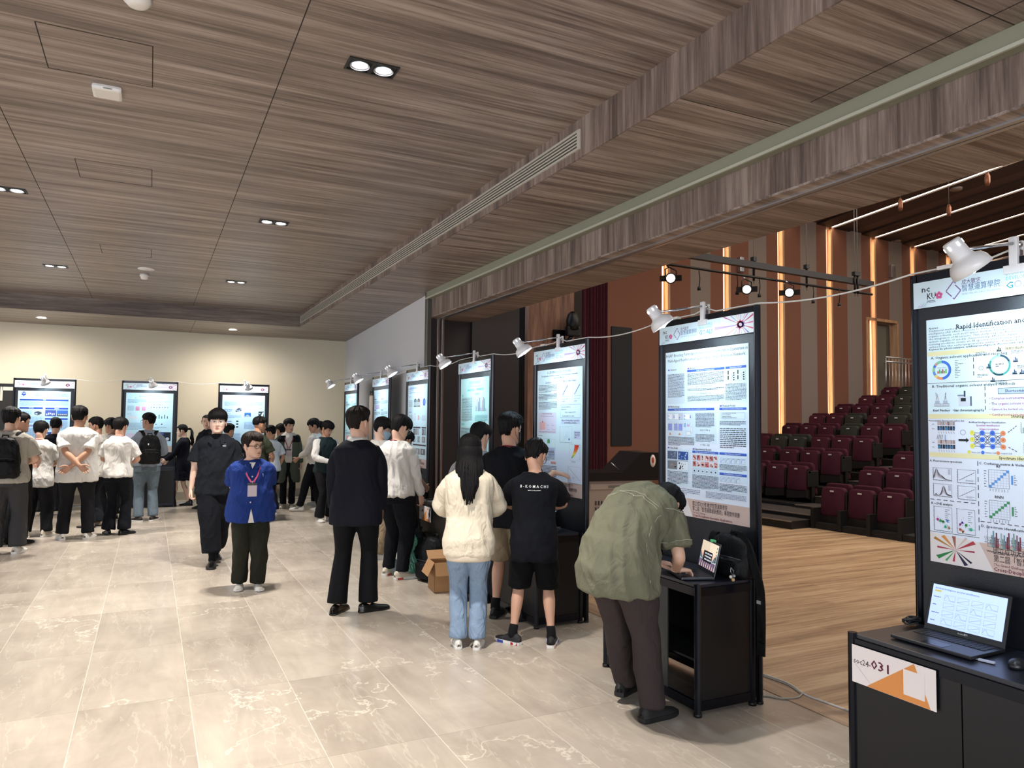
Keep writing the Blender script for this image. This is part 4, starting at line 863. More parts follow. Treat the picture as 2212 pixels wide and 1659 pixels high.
def poster_chart(s):
    BG = ink('#bfe6e6'); s.rect(0, 0, W_, H_, BG, 0); footer(s); T = lambda f: H_*(1-f); TE = ink('#3f9a98'); LT = ink('#8fd3cc')
    s.text('智慧型股票推薦系統', W_/2, T(.06), .030, TE, align='c', w=.33); s.text('Stock Recommendation System', W_/2, T(.09), .022, TE, align='c', w=.42); s.rect(.20, T(.135), .22, .03, LT); s.rect(.47, T(.13), .22, .03, LT); s.lines(.24, T(.13), .14, .018, 1, TE, 1); s.lines(.51, T(.125), .14, .018, 1, TE, 2)
    s.rect(.03, T(.185), .06, .025, LT); s.rect(.45, T(.175), .10, .025, LT); s.lines(.03, T(.44), .33, .29, 22, DK, 3)
    axes(s, .46, T(.335), .33, .16)
    for k, (h_, c) in enumerate(((.06, '#6b4a8e'), (.14, '#b98aa0'), (.11, '#4c3f7a'), (.155, '#3f3a6b'), (.04, '#6b4a8e'), (.13, '#c97f9c'), (.16, '#3f3a6b'), (.145, '#4c3f7a'), (.03, '#b98aa0'))): s.rect(.475+k*.034, T(.335), .015, h_, ink(c))
    s.lines(.45, T(.44), .36, .08, 6, TE, 4); s.rect(.03, T(.48), .10, .025, LT); s.lines(.03, T(.62), .33, .14, 10, DK, 5); s.rect(.06, T(.66), .03, .02, ORG); s.lines(.03, T(.86), .33, .2, 14, DK, 6); s.lines(.45, T(.86), .36, .42, 30, DK, 7)
def poster_photos(s):
    s.rect(0, 0, W_, H_, ink('#cfe6f0'), 0); footer(s); T = lambda f: H_*(1-f)
    s.rect(.03, T(.075), .004, .06, BL); s.text('工業瑕疵檢測系統開發', .05, T(.05), .026, BL, w=.36); s.lines(.05, T(.075), .40, .014, 1, GR, 1); s.lines(.05, T(.10), .60, .016, 1, BL, 2); s.lines(.7, T(.04), .1, .012, 1, DK, 3)
    s.lines(.04, T(.15), .16, .016, 1, BL, 4); s.lines(.04, T(.27), .18, .10, 8, GR, 5)
    for x, c in ((.27, '#5d6b7a'), (.42, '#7a6a62')):
        s.rect(x, T(.27), .13, .10, ink(c)); s.poly([(x, T(.185)), (x+.065, T(.165)), (x+.13, T(.185))], ink('#39424e')); [s.rect(x+.012+.03*k, T(.255), .016, .05, ink('#c8d0d6'), 3) for k in range(4)]
    s.disc(.72, T(.215), .055, ink('#3f5fae')); s.disc(.72, T(.215), .030, ink('#6f8fd8'), 3); s.lines(.04, T(.34), .18, .016, 1, BL, 6); s.lines(.04, T(.46), .18, .11, 8, GR, 7)
    s.disc(.33, T(.40), .05, ink('#cfd8e4')); s.poly([(.30, T(.37)), (.33, T(.345)), (.36, T(.37))], RED); s.rect(.46, T(.43), .06, .07, ink('#e0a9a9')); s.rect(.55, T(.43), .03, .05, ink('#c7d2e0')); s.rect(.63, T(.44), .16, .08, ink('#c3d2de'))
    for (x, w_, f) in ((.26, .32, .53), (.63, .19, .53), (.26, .56, .74)): s.rect(x, T(f), w_, .020, ink('#3a2f3c'))
    for f, L in ((.61, ((.27, .09), (.37, .09), (.48, .02), (.65, .07), (.73, .08))), (.70, ((.27, .06), (.35, .02), (.47, .03), (.52, .03), (.65, .14))), (.845, ((.27, .06), (.39, .18), (.60, .2)))):
        for i, (x, w_) in enumerate(L): s.rect(x, T(f), w_, .085, ink(['#4c5058', '#8a8d92', '#6a6e75'][i % 3])); s.rect(x+w_*.3, T(f)+.02, w_*.25, .05, ink('#c3c6ca'), 3)
    s.lines(.04, T(.68), .18, .19, 12, DK, 8); s.rect(.04, T(.80), .05, .09, ink('#5a6470')); s.lines(.12, T(.80), .1, .10, 7, DK, 9)
def poster_plain(seed):
    def f_(s):
        s.rect(0, 0, W_, H_, ink(['#c3e8ee', '#cde6f4', '#c6e4f2'][seed % 3]), 0); footer(s); T = lambda f: H_*(1-f); A = [ink('#5fa8c9'), ink('#7a8ec9'), ink('#6f86a8')][seed % 3]
        s.text(['醫療影像輔助診斷系統', '智慧節能控制平台', '語音辨識與情緒分析'][seed % 3], W_/2, T(.06), .026, A, align='c', w=.40); s.lines(.2, T(.085), .45, .014, 1, GR, seed)
        for c in range(2):
            x = .04+.41*c
            for r_ in range(5):
                f = .14+r_*.155; s.rect(x, T(f), .12, .02, A); s.lines(x, T(f+.06), .36, .055, 5, DK, seed*20+r_*2+c)
                if (r_+c+seed) % 2: s.rect(x+.05, T(f+.13), .26, .07, ink(['#9fc7dd', '#b7a9cf', '#8fb9a9', '#d9a9a0'][(r_+seed) % 4])); s.frame(x+.05, T(f+.13), .26, .07, DK)
                else: axes(s, x+.08, T(f+.13), .2, .07); scat(s, x+.16, T(f+.10), .05, [BL, PUR, GRE][seed % 3], 14, r_)
    return f_
def poster_blue(s):
    s.rect(0, 0, W_, H_, ink('#b9dcf2'), 0); footer(s); T = lambda f: H_*(1-f); B2 = ink('#2145a4')
    s.poly([(.09+.042*cos(a), T(.045)+.042*sin(a)) for a in [math.radians(30+60*k) for k in range(6)]], B2)
    for a, b_ in (((.055, .0), (.075, .018)), ((.075, .018), (.09, -.008)), ((.09, -.008), (.105, .018)), ((.105, .018), (.125, -.002))): s.line(a[0], T(.045)+a[1], b_[0], T(.045)+b_[1], PAPER, .007, 3)
    s.lines(.04, T(.095), .11, .012, 1, DK, 1)
    s.text('嵌入式雷達系統於車道偵測警示裝置下', .54, T(.055), .021, B2, align='c', w=.50); s.text('自動駕駛系統車輛偵測距離及語音警示研究', .54, T(.082), .021, B2, align='c', w=.54)
    def bar(x, f, w_, body): s.rect(x, T(f), w_, .030, B2, 2); s.text(body, x+w_/2, T(f)+.008, .014, PAPER, align='c', bold=True)
    bar(.03, .155, .78, '摘要'); s.lines(.03, T(.235), .78, .085, 6, ink('#6b8fc4'), 2)
    bar(.03, .285, .37, '動機目的'); s.lines(.03, T(.39), .20, .09, 6, ink('#7f9fd0'), 3); s.poly([(.27, T(.37)), (.27, T(.335)), (.33, T(.32)), (.385, T(.34)), (.385, T(.36)), (.32, T(.39))], ink('#3c4350')); s.poly([(.285, T(.365)), (.285, T(.345)), (.32, T(.355)), (.32, T(.38))], ink('#aebfd6'), 3)
    s.lines(.03, T(.515), .37, .13, 9, ink('#5c7fb8'), 4); bar(.44, .29, .37, '實驗結果'); s.rect(.44, T(.40), .18, .115, ink('#46549a')); s.rect(.63, T(.40), .18, .115, ink('#3a66b8')); s.rect(.63, T(.40), .18, .05, ink('#4b5666'), 3)
    for k in range(5): s.rect(.455+.03*k, T(.385)+.01*(k % 3), .02, .03+.01*(k % 2), ink('#cfd8ec'), 3); s.rect(.65+.03*k, T(.375), .02, .012, ink('#dfe6ee'), 4)
    bar(.44, .455, .37, '實驗結論'); s.lines(.44, T(.62), .37, .18, 12, ink('#7f9fd0'), 5); bar(.03, .565, .37, '系統架構'); s.disc(.08, T(.62), .03, GRE); s.rect(.06, T(.70), .05, .05, ink('#3f7fa8')); s.lines(.14, T(.84), .26, .30, 18, ink('#6b8fc4'), 6); bar(.44, .68, .37, '參考文獻'); s.lines(.44, T(.86), .37, .17, 12, ink('#7f9fd0'), 7)
def poster_flow(s):
    s.rect(0, 0, W_, H_, ink('#bfe3f2'), 0); footer(s); T = lambda f: H_*(1-f)
    s.text('基於深度學習之即時手語辨識系統', .42, T(.065), .022, DK, align='c', w=.38); s.lines(.15, T(.09), .10, .012, 1, DK, 1); s.lines(.58, T(.09), .10, .012, 1, DK, 2)
    s.lines(.03, T(.17), .33, .075, 5, ink('#5c86a8'), 3); s.lines(.40, T(.165), .40, .04, 3, ink('#6b8fb0'), 4); s.lines(.45, T(.20), .30, .014, 1, DK, 5)
    s.lines(.03, T(.30), .12, .10, 8, ink('#6b8fb0'), 6)
    for x in (.17, .28): s.rect(x, T(.30), .08, .09, ink('#dba6c8')); [s.rect(x+.01+.02*(k % 3), T(.295)+.022*(k//3), .012, .014, ink('#b8588f'), 3) for k in range(9)]
    rnd = random.Random(4)
    for k in range(7): x = .44+.05*k; s.rect(x, T(.43), .014, .05+.03*(k % 2), DK); s.disc(x+.01, T(.24), .011, ink(['#6a7fa0', '#3d4a66'][k % 2])); s.line(x, T(.30), x+.03, T(.30), GR, .003)
    s.poly([(.53, T(.535)), (.545, T(.51)), (.56, T(.535))], DK); s.disc(.65, T(.525), .014, DK); s.rect(.06, T(.44), .12, .06, ink('#d3dfe9')); s.frame(.06, T(.44), .12, .06, GR); s.lines(.03, T(.36), .12, .012, 1, K, 7); s.rect(.18, T(.44), .05, .06, ink('#d3dfe9'))
    s.lines(.40, T(.60), .34, .035, 3, ink('#5c86a8'), 8); s.lines(.03, T(.62), .30, .14, 9, ink('#7f9fc0'), 9); s.text('Usage Demo', .6, T(.645), .014, K, align='c'); s.rect(.55, T(.81), .27, .175, ink('#1a2231')); s.rect(.57, T(.70), .12, .03, ink('#5a5fb8'), 3); s.disc(.60, T(.775), .03, ink('#a9b4c8'), 3); s.disc(.76, T(.775), .032, ink('#c3cad6'), 3)
    s.rect(.03, T(.76), .14, .10, ink('#cfc9e6')); s.lines(.03, T(.86), .3, .09, 6, DK, 10)
def poster_car(s):
    s.rect(0, 0, W_, H_, ink('#c3e2f4'), 0); s.rect(0, H_*.91, W_, H_*.09, ink('#c9cfdc'), 1); footer(s); T = lambda f: H_*(1-f)
    s.text('車輛自駕系統', .42, T(.055), .024, BL, align='c', w=.16); s.lines(.04, T(.19), .34, .09, 6, ink('#5c7fb8'), 1); s.lines(.45, T(.19), .34, .085, 6, ink('#6b8fc4'), 2); s.lines(.04, T(.30), .16, .07, 4, BL, 3)
    s.poly([(.25, T(.29)), (.27, T(.255)), (.31, T(.225)), (.36, T(.22)), (.385, T(.245)), (.38, T(.27)), (.31, T(.30))], ink('#8793a3')); s.poly([(.285, T(.255)), (.315, T(.235)), (.35, T(.235)), (.355, T(.25)), (.30, T(.265))], ink('#2c3440'), 3); s.disc(.28, T(.292), .012, K); s.disc(.365, T(.27), .012, K)
    s.rect(.44, T(.385), .13, .09, ink('#2f6fc0')); s.poly([(.44, T(.385)), (.57, T(.385)), (.51, T(.34)), (.49, T(.34))], ink('#9fb0b8'), 3); s.rect(.44, T(.345), .13, .008, ink('#274a3a'), 3); s.rect(.72, T(.43), .11, .17, ink('#2a3540')); s.poly([(.74, T(.43)), (.80, T(.43)), (.83, T(.30)), (.80, T(.30))], ink('#dfe6ea'), 3); s.rect(.73, T(.33), .03, .02, ink('#c8d2d8'), 3)
    for k in range(4): s.lines(.62, T(.27+k*.035), .07, .010, 1, ink('#8a78b8'), 5+k); s.line(.655, T(.28+k*.035), .655, T(.29+k*.035), DK, .002)
    s.lines(.04, T(.33), .2, .014, 1, K, 9); s.lines(.04, T(.41), .33, .07, 5, ink('#6b8fc4'), 10)
    for k in range(3): s.rect(.28, T(.475+k*.05), .045, .028, K); s.rect(.04, T(.475+k*.05), .05, .025, ink(['#c8d6e6', '#4b5a6a', '#a9c3e6'][k])); s.line(.10, T(.465+k*.05), .19, T(.465+k*.05), BL, .012)
    s.lines(.44, T(.60), .38, .15, 10, ink('#6b8fc4'), 12); s.rect(.46, T(.80), .3, .14, ink('#9fb9d8')); s.lines(.04, T(.86), .33, .22, 14, ink('#6b8fc4'), 13)
POSTERS = [('near', poster_spectrum, 'research poster headed Rapid Identification with donut, network and bar charts'), ('hgap', poster_hgap, 'research poster headed HGAP with blue section bars and red heat maps'), ('alloy', poster_alloy, 'research poster on copper alloys with a red and yellow blade chart'), ('chart', poster_chart, 'mint green research poster with a dark bar chart'),
           ('photos', poster_photos, 'research poster with rows of grey photographs and a blue disc'), ('plain', poster_plain(1), 'narrow looking pale blue poster behind the masked person'), ('plain', poster_plain(0), 'pale cyan poster behind the man in the black suit'),
           ('blue', poster_blue, 'blue research poster with a hexagon logo and dark blue bars'), ('flow', poster_flow, 'pale blue poster with flow diagram and dark screenshot behind the grey backpack wearer'), ('car', poster_car, 'pale blue poster with a car and a road photograph')]
WHERE = ['nearest the camera with the soc24-031 sign', 'of the HGAP poster beside the bending person', 'of the copper alloy poster behind the pointing person', 'of the mint green poster behind the long haired person', 'of the poster with grey photographs', 'of the pale blue poster behind the masked person', 'by the wall corner behind the black suit',
         'of the blue poster by the dark door', 'of the flow diagram poster', 'of the car poster by the back wall']
BOOTHS = [(3.45, 1.903, -PI/2, 2.49), (3.45, 3.953, -PI/2, 2.49), (3.45, 5.97, -PI/2, 2.47), (3.45, 7.97, -PI/2, 2.48), (3.45, 10.04, -PI/2, 2.48), (3.45, 11.9, -PI/2, 2.47), (3.45, 13.93, -PI/2, 2.46),
          (-1.796, 16.3, 0, 2.445), (-.013, 16.3, 0, 2.455), (1.76, 16.3, 0, 2.455)]
PANEL = M('board_felt_black', '#16181f', .38, spec=.5, bump=.25, bscale=160)
def make_board(h):
    t = thing('display_board', 'x', 'display board')
    for sx in (-1, 1):
        b = MB(); x = sx*.487
        b.lathe([(.021, 0), (.021, h)], BLKMETAL, 8, Matrix.Translation((x, 0, 0)), smooth=False)
        for a in (0, 1, 2, 3): b.box(x-.003, x+.003, -.0235+.0, -.0205, 0.02, h-.02, BLACK) if a == 0 else None
        b.lathe([(.024, 0), (.024, .015)], BLACK, 10, Matrix.Translation((x, 0, 0))); b.build('post', t)
    b = MB(); b.box(-.468, .468, -.006, .006, .08, h-.05, PANEL); b.build('panel', t)
    for z in (h-.05, .03):
        b = MB(); b.box(-.468, .468, -.014, .014, z, z+.05, BLKMETAL, bev=.003); b.build('cross_rail', t)
    return t
def make_counter(openf):
    t = thing('display_counter', 'x', 'counter')
    for sx in (-1, 1):
        for y in (-.49, -.06):
            b = MB(); b.lathe([(.021, 0), (.021, .772)], BLKMETAL, 8, Matrix.Translation((sx*.487, y, 0)), smooth=False); b.lathe([(.025, 0), (.025, .02)], BLACK, 10, Matrix.Translation((sx*.487, y, 0))); b.build('leg', t)
    b = MB(); b.box(-.485, .485, -.49, -.05, .748, .768, M('counter_top', '#20222b', .3, vary=.1, bscale=20), bev=.003); b.build('top', t)
    for z0, z1 in ((.70, .748), (.03, .085)):
        b = MB(); b.box(-.47, .47, -.50, -.484, z0, z1, BLKMETAL); b.build('rail', t)
        for sx in (-1, 1): b = MB(); b.box(sx*.487-.01, sx*.487+.01, -.47, -.08, z0, z1, BLKMETAL); b.build('rail', t)
    for sx in (-1, 1): b = MB(); b.box(sx*.487-.004, sx*.487+.004, -.475, -.07, .08, .70, BLACK); b.build('side_panel', t)
    if openf:
        b = MB(); b.box(-.468, -.03, -.496, -.486, .085, .70, M('counter_door', '#2a2c2c', .45)); b.build('door', t); b = MB(); b.box(-.03, .21, -.494, -.486, .085, .70, M('counter_door')); b.build('door', t)
        b = MB(); b.box(-.46, .46, -.46, -.08, .30, .312, BLACK); b.build('shelf', t)
    else:
        for x0, x1 in ((-.468, .022), (.028, .468)): b = MB(); b.box(x0, x1, -.496, -.486, .085, .70, BLACK); b.build('door', t)
    return t
LAMPW = M('lamp_white_enamel', '#d8d8da', .3, spec=.6); BULB = M('bulb_cool', (.78, .9, 1), emit=40); CHR = M('lamp_chrome', '#c9ccd2', .2, .9)
def make_clamp_lamp():
    t = thing('clamp_lamp', 'x', 'lamp')
    b = MB(); b.box(-.045, .045, -.03, -.012, -.075, -.035, LAMPW, bev=.005); b.box(-.018, .018, -.032, -.01, -.05, .09, LAMPW, bev=.005); b.box(-.018, .018, .012, .03, -.04, .075, LAMPW, bev=.004); b.box(-.02, .02, -.012, .012, .005, .03, CHR); b.tube([(-.02, 0, .055), (.02, 0, .055)], .012, CHR); b.build('clamp', t)
    b = MB(); b.tube([(0, -.02, .06), (0, -.40, -.012)], .0075, CHR, 8); b.tube([(-.014, -.40, -.012), (.014, -.40, -.012)], .013, LAMPW, 10); b.tube([(0, -.40, -.012), (0, -.415, -.03)], .009, LAMPW, 8); b.build('arm', t)
    ax = Vector((.30, .48, -.80)).normalized(); Q = Matrix.Translation((0, -.47, .015)) @ ax.to_track_quat('Z', 'Y').to_matrix().to_4x4()
    b = MB(); b.lathe([(0, -.002), (.032, 0), (.036, .004), (.040, .075), (.046, .088), (.066, .098), (.078, .120), (.083, .150), (.080, .152), (.074, .122), (.062, .102), (.038, .09), (.034, .02), (0, .018)], LAMPW, 28, Q)
    for k in range(6):
        a = k*PI/3; c = Q @ Vector((.0385*cos(a), .0385*sin(a), .022)); r3 = Q.to_3x3(); b.obox(c, r3 @ Vector((-sin(a), cos(a), 0)), r3 @ Vector((0, 0, 1)), r3 @ Vector((cos(a), sin(a), 0)), .004, .009, .001, M('slot_glow', (.85, .93, 1), emit=3))
    s = b.build('lamp_shade', t)
    b = MB(); b.lathe([(0, .045), (.022, .06), (.036, .09), (.042, .120), (.036, .150), (0, .163)], BULB, 18, Q); b.build('bulb', s)
    return t
LAMPL = ['nearest and largest, hanging before the spectrum poster', 'clamped above the HGAP poster', 'clamped above the copper alloy poster', 'clamped above the mint green poster', 'clamped above the poster with grey photographs', 'clamped above the poster behind the masked person', 'reaching over from the last board of the row by the corner', 'clamped above the blue poster', 'clamped above the flow diagram poster', 'clamped above the car poster']
cl_proto = None; made = {}
for i, (X, Y, rz, h) in enumerate(BOOTHS):
    for key, fn in (('b%.3f' % h, lambda: make_board(h)), ('c1' if i == 1 else 'c0', lambda: make_counter(i == 1)), ('l', make_clamp_lamp)):
        if key in made: o = copy_tree(made[key])
        else: o = made[key] = fn()
        o.location = (X, Y, 0); o.rotation_euler = (0, 0, rz)
        if key[0] == 'b': o['label'] = 'black display board '+WHERE[i]; o['group'] = 'black poster display boards'
        elif key[0] == 'c': o['label'] = 'black counter '+WHERE[i]; o['group'] = 'black counters of the poster booths'
        else:
            o.location = (X+(.0 if rz == 0 else 0), Y, h); o['label'] = 'white clamp lamp, '+LAMPL[i]; o['group'] = 'clamp lamps on the display boards'
            if i == 0: pass
    R = Matrix.Translation((X, Y, 0)) @ Matrix.Rotation(rz, 4, 'Z')
    s = Sheet(.96, .13, PAPER_W); banner(s); o = s.build('banner'); o.matrix_world = R @ Matrix.Translation((-.48, -.0225, h-.173)); tag(o, 'printed header strip '+WHERE[i].replace('nearest the camera with', 'of the nearest board above'), 'banner', 'header strips of the boards')
    s = Sheet(W_, H_, PAPER); POSTERS[i][1](s); o = s.build('poster'); o.matrix_world = R @ Matrix.Translation((-.435+.011, -.009, h-1.415)); tag(o, POSTERS[i][2], 'poster', 'research posters')
    p = R @ Vector((0, -.44, h-.08)); q = R @ Vector((0, .02, h-.95))
    lamp('clamp_lamp_light', 'SPOT', R @ Vector((0, -.42, h-.085)), q, 62 if rz else 62, (.62, .86, 1), spot_size=math.radians(158), spot_blend=.8, shadow_soft_size=.035)
    if i in (0, 3, 8):
        s = Sheet(.402, .168, M('sign_card', '#e6dedd', .5), thick=.003); 
        s.poly([(.075, .0008), (.307, .1675), (.378, .0008)], ink('#d98f4e')); s.line(.0, .10, .115, .0, ink('#9b95a0'), .001)
        s.text('soc24-', .010, .088, .026, ink('#4a3238'), w=.088)
        if i != 3: s.text('031' if i == 0 else '121', .100, .088, .040, ink('#5c1638'), w=.088, bold=True)
        else: s.lines(.1, .088, .08, .04, 1, ink('#5c1638'), 3, .7)
        s.rect(.257, .026, .097, .107, M('sign_card'), 3)
        o = s.build('booth_sign'); o.matrix_world = R @ Matrix.Translation((-.474 if i != 3 else -.46, -.512, .556)); tag(o, {0: 'white and orange card sign reading soc24-031', 3: 'small white and orange card sign on the counter above the cardboard box', 8: 'white and orange card sign reading soc24-121'}[i], 'sign', 'booth number signs')
# festoon cables between the lamps
CAB = M('white_cable', '#d9d9d6', .45)
def sag(p, q, d=.05, n=10): return [Vector(p).lerp(Vector(q), k/n)-Vector((0, 0, d*4*(k/n)*(1-k/n))) for k in range(n+1)]
for i in range(6):
    a, c = BOOTHS[i], BOOTHS[i+1]; b = MB()
    ya, yc = a[1], c[1]
    pts = [(3.45, ya, a[3]+.045), (3.46, ya+.12, a[3]+.02), (3.45, ya+.49, a[3]+.012)]+sag((3.45, ya+.52, a[3]+.01), (3.45, yc-.52, c[3]+.01), .035)+[(3.45, yc-.49, c[3]+.012), (3.46, yc-.1, c[3]+.015), (3.45, yc, c[3]+.05)]
    b.tube(pts, .005, CAB, 6); b.box(3.43, 3.47, ya+.28, ya+.36, a[3]+.004, a[3]+.024, CAB, bev=.004) if i < 3 else None
    tag(b.build('festoon_cable'), 'white cable strung between the boards, starting '+['above the spectrum poster', 'above the HGAP poster', 'above the copper alloy poster', 'above the mint green poster', 'above the photographs poster', 'behind the masked person'][i], 'cable', 'cables strung over the boards')
for i in (7, 8):
    a, c = BOOTHS[i], BOOTHS[i+1]; b = MB()
    b.tube([(a[0]+.03, 16.3, a[3]+.05), (a[0]+.1, 16.3, a[3]+.012), (a[0]+.5, 16.3, a[3]+.01)]+sag((a[0]+.5, 16.3, a[3]+.01), (c[0]-.5, 16.3, c[3]+.01), .04)+[(c[0]-.1, 16.3, c[3]+.012), (c[0]-.03, 16.3, c[3]+.05)], .0045, CAB, 6)
    tag(b.build('festoon_cable'), 'thin cable strung from the %s board to its right neighbour' % ('blue poster' if i == 7 else 'flow diagram'), 'cable', 'cables strung over the boards')
# ------------------------------------------------------------------ people
DG = lambda: bpy.context.evaluated_depsgraph_get()
def remesh(mb, voxel=.012, smooth=3, factor=.6):
    """union of the collected closed pieces as one smooth skin -> (verts array, faces)"""
    o = bpy.data.objects.new('tmp', mb.mesh('tmp')); C.objects.link(o)
    m = o.modifiers.new('r', 'REMESH'); m.mode = 'VOXEL'; m.voxel_size = voxel; m.adaptivity = 0
    if smooth: m2 = o.modifiers.new('s', 'SMOOTH'); m2.iterations = smooth; m2.factor = factor
    me = bpy.data.meshes.new_from_object(o.evaluated_get(DG()))
    v = np.empty(len(me.vertices)*3); me.vertices.foreach_get('co', v); v = v.reshape(-1, 3)
    f = [tuple(p.vertices) for p in me.polygons]
    old = o.data; bpy.data.objects.remove(o); bpy.data.meshes.remove(old); bpy.data.meshes.remove(me)
    return v, f
def vnormals(v, f):
    q = np.array([p if len(p) == 4 else tuple(p)+(p[-1],) for p in f]); a = v[q[:, 2]]-v[q[:, 0]]; b_ = v[q[:, 3]]-v[q[:, 1]]
    n = np.cross(a, b_); out = np.zeros_like(v)
    for k in range(4): np.add.at(out, q[:, k], n)
    return out/np.maximum(np.linalg.norm(out, axis=1, keepdims=True), 1e-12)
def folds(v, f, amp, seed=0, freq=1.0, vert=.45, out=0):
    """push the cloth in and out in long soft creases"""
    n = vnormals(v, f); x, y, z = v[:, 0], v[:, 1], v[:, 2]*vert; s = seed*1.7
    w1 = 1.3*np.sin(9*freq*x+5*z+s)+1.1*np.sin(7*freq*y-6*z+s*2); w2 = 1.2*np.sin(12*freq*z+6*x+s*3)
    d = np.sin(26*freq*x+14*z+w1*1.6+s)*np.sin(21*freq*y+11*z+w2*1.3-s)
    d2 = np.sin(44*freq*z/vert*.6+w1*2.2+8*x)*np.sin(13*freq*x+17*y+w2+s)
    w3 = 1.5*np.sin(15*x+9*z/vert*.5+s)+1.2*np.sin(17*y-8*z/vert*.5); d3 = 1-np.abs(np.sin(38*freq*(x+y)*.6+31*z/vert*.45+w3+s))*2
    d = .9*(1-np.abs(d)*1.7)+.6*d2+.55*d3*np.abs(d2)
    return v+n*(amp*1.2*(d+out))[:, None]
def catmull(P, n):
    P = [np.array(p, float) for p in P]; Q = [2*P[0]-P[1]]+P+[2*P[-1]-P[-2]]; out = []
    for i in range(1, len(Q)-2):
        for k in range(n):
            t = k/n; a, b_, c, d = Q[i-1:i+3]
            out.append(.5*((2*b_)+(-a+c)*t+(2*a-5*b_+4*c-d)*t*t+(-a+3*b_-3*c+d)*t**3))
    out.append(P[-1]); return out
def limb(mb, pts, rad, mat=None, n=14, sub=4, flat=None, endcap=True):
    """tapering limb through joints; rounded ends"""
    Q = catmull([list(p)+[r] for p, r in zip(pts, rad)], sub)
    P = [Vector(q[:3]) for q in Q]; R = [max(float(q[3]), .002) for q in Q]
    if endcap:
        d0 = (P[0]-P[1]).normalized(); d1 = (P[-1]-P[-2]).normalized()
        P = [P[0]+d0*R[0]*.75, P[0]+d0*R[0]*.5]+P+[P[-1]+d1*R[-1]*.5, P[-1]+d1*R[-1]*.75]; R = [R[0]*.45, R[0]*.8]+R+[R[-1]*.8, R[-1]*.45]
    mb.tube(P, R, mat, n)
def rings(mb, cs, mat=None, n=24, p=2.3):
    """loft of superellipse rings: (centre, xaxis, yaxis, a, b)"""
    vs = []
    for c, ax, ay, a, b_ in cs:
        c, ax, ay = Vector(c), Vector(ax), Vector(ay)
        for k in range(n):
            t = 2*PI*k/n; ct, st = cos(t), sin(t)
            vs.append(c+ax*(a*math.copysign(abs(ct)**(2/p), ct))+ay*(b_*math.copysign(abs(st)**(2/p), st)))
    m = len(cs); fs = [(i*n+k, i*n+(k+1) % n, (i+1)*n+(k+1) % n, (i+1)*n+k) for i in range(m-1) for k in range(n)]
    fs += [tuple(range(n))[::-1], tuple(range((m-1)*n, m*n))]; mb.add(vs, fs, mat, True)
def ik(a, b_, L1, L2, hint):
    a, b_, hint = Vector(a), Vector(b_), Vector(hint); d = b_-a; D = min(d.length, (L1+L2)*.999); u = d.normalized(); b_ = a+u*D
    x = (L1*L1-L2*L2+D*D)/(2*D); h = math.sqrt(max(L1*L1-x*x, 0)); hp = (hint-u*hint.dot(u)).normalized()
    return a+u*x+hp*h, b_
# ---- hands: wrist at the origin, fingers along +Y, palm facing -Z, thumb towards -X (a right hand)
HANDS = {}
def hand(curl=.35, spread=.12, thumb=.5, point=False):
    k = (round(curl, 2), round(spread, 2), round(thumb, 2), point)
    if k in HANDS: return HANDS[k]
    b = MB()
    rings(b, [((0, -.035, 0), (1, 0, 0), (0, 0, 1), .024, .017), ((0, 0, 0), (1, 0, 0), (0, 0, 1), .027, .018), ((0, .03, 0), (1, 0, 0), (0, 0, 1), .036, .016), ((.0, .065, -.001), (1, 0, 0), (0, 0, 1), .041, .014), ((0, .088, -.002), (1, 0, 0), (0, 0, 1), .039, .011)], n=16)
    for i, (x, L, r) in enumerate(((-.030, .070, .0085), (-.010, .079, .0088), (.010, .073, .0085), (.029, .058, .0075))):
        a = (i-1.5)*spread; c = curl*(1+.12*i) if not (point and i == 0) else .05
        p = Vector((x, .080-.004*abs(i-1.2), -.001)); pts = [p-Vector((0, .02, 0)), p]; ang = 0
        for s, q in enumerate((.46, .30, .24)):
            ang += c*(1.0, 1.15, .8)[s]; d = Vector((sin(a)*cos(ang), cos(a)*cos(ang), -sin(ang))); p = p+d*L*q; pts.append(p)
        limb(b, pts, [r*1.05, r*1.08, r, r*.95, r*.82], n=9, sub=2)
    p = Vector((-.022, .016, -.006)); pts = [p]
    for d, L in (((-.75, .62, -.25*thumb-.1), .036), ((-.48, .85, -.45*thumb), .032), ((-.2-.0*thumb, .9, -.5*thumb), .026)):
        p = p+Vector(d).normalized()*L; pts.append(p)
    limb(b, pts, [.0125, .0125, .0105, .0088], n=9, sub=2)
    HANDS[k] = remesh(b, .0038, 2, .5); return HANDS[k]
# ---- heads: skull centre at the origin (eye level), facing +Y
HT_ = [(-.119, .006, .050, .030), (-.114, .026, .078, .012), (-.104, .040, .089, -.006), (-.088, .051, .090, -.028), (-.066, .0605, .087, -.052), (-.040, .067, .084, -.071), (-.015, .072, .083, -.085), (.010, .0745, .085, -.093), (.035, .077, .089, -.097), (.060, .075, .084, -.095), (.085, .065, .066, -.082), (.102, .048, .046, -.062), (.113, .026, .022, -.036), (.117, .006, .0, -.012)]
def prof(z):
    for a, b_ in zip(HT_, HT_[1:]):
        if a[0] <= z <= b_[0]:
            t = (z-a[0])/(b_[0]-a[0]); return [a[i]+(b_[i]-a[i])*t for i in (1, 2, 3)]
    e = HT_[0] if z < HT_[0][0] else HT_[-1]; return list(e[1:])
def G(x, z, cx, cz, sx, sz): return math.exp(-((x-cx)/sx)**2-((z-cz)/sz)**2)
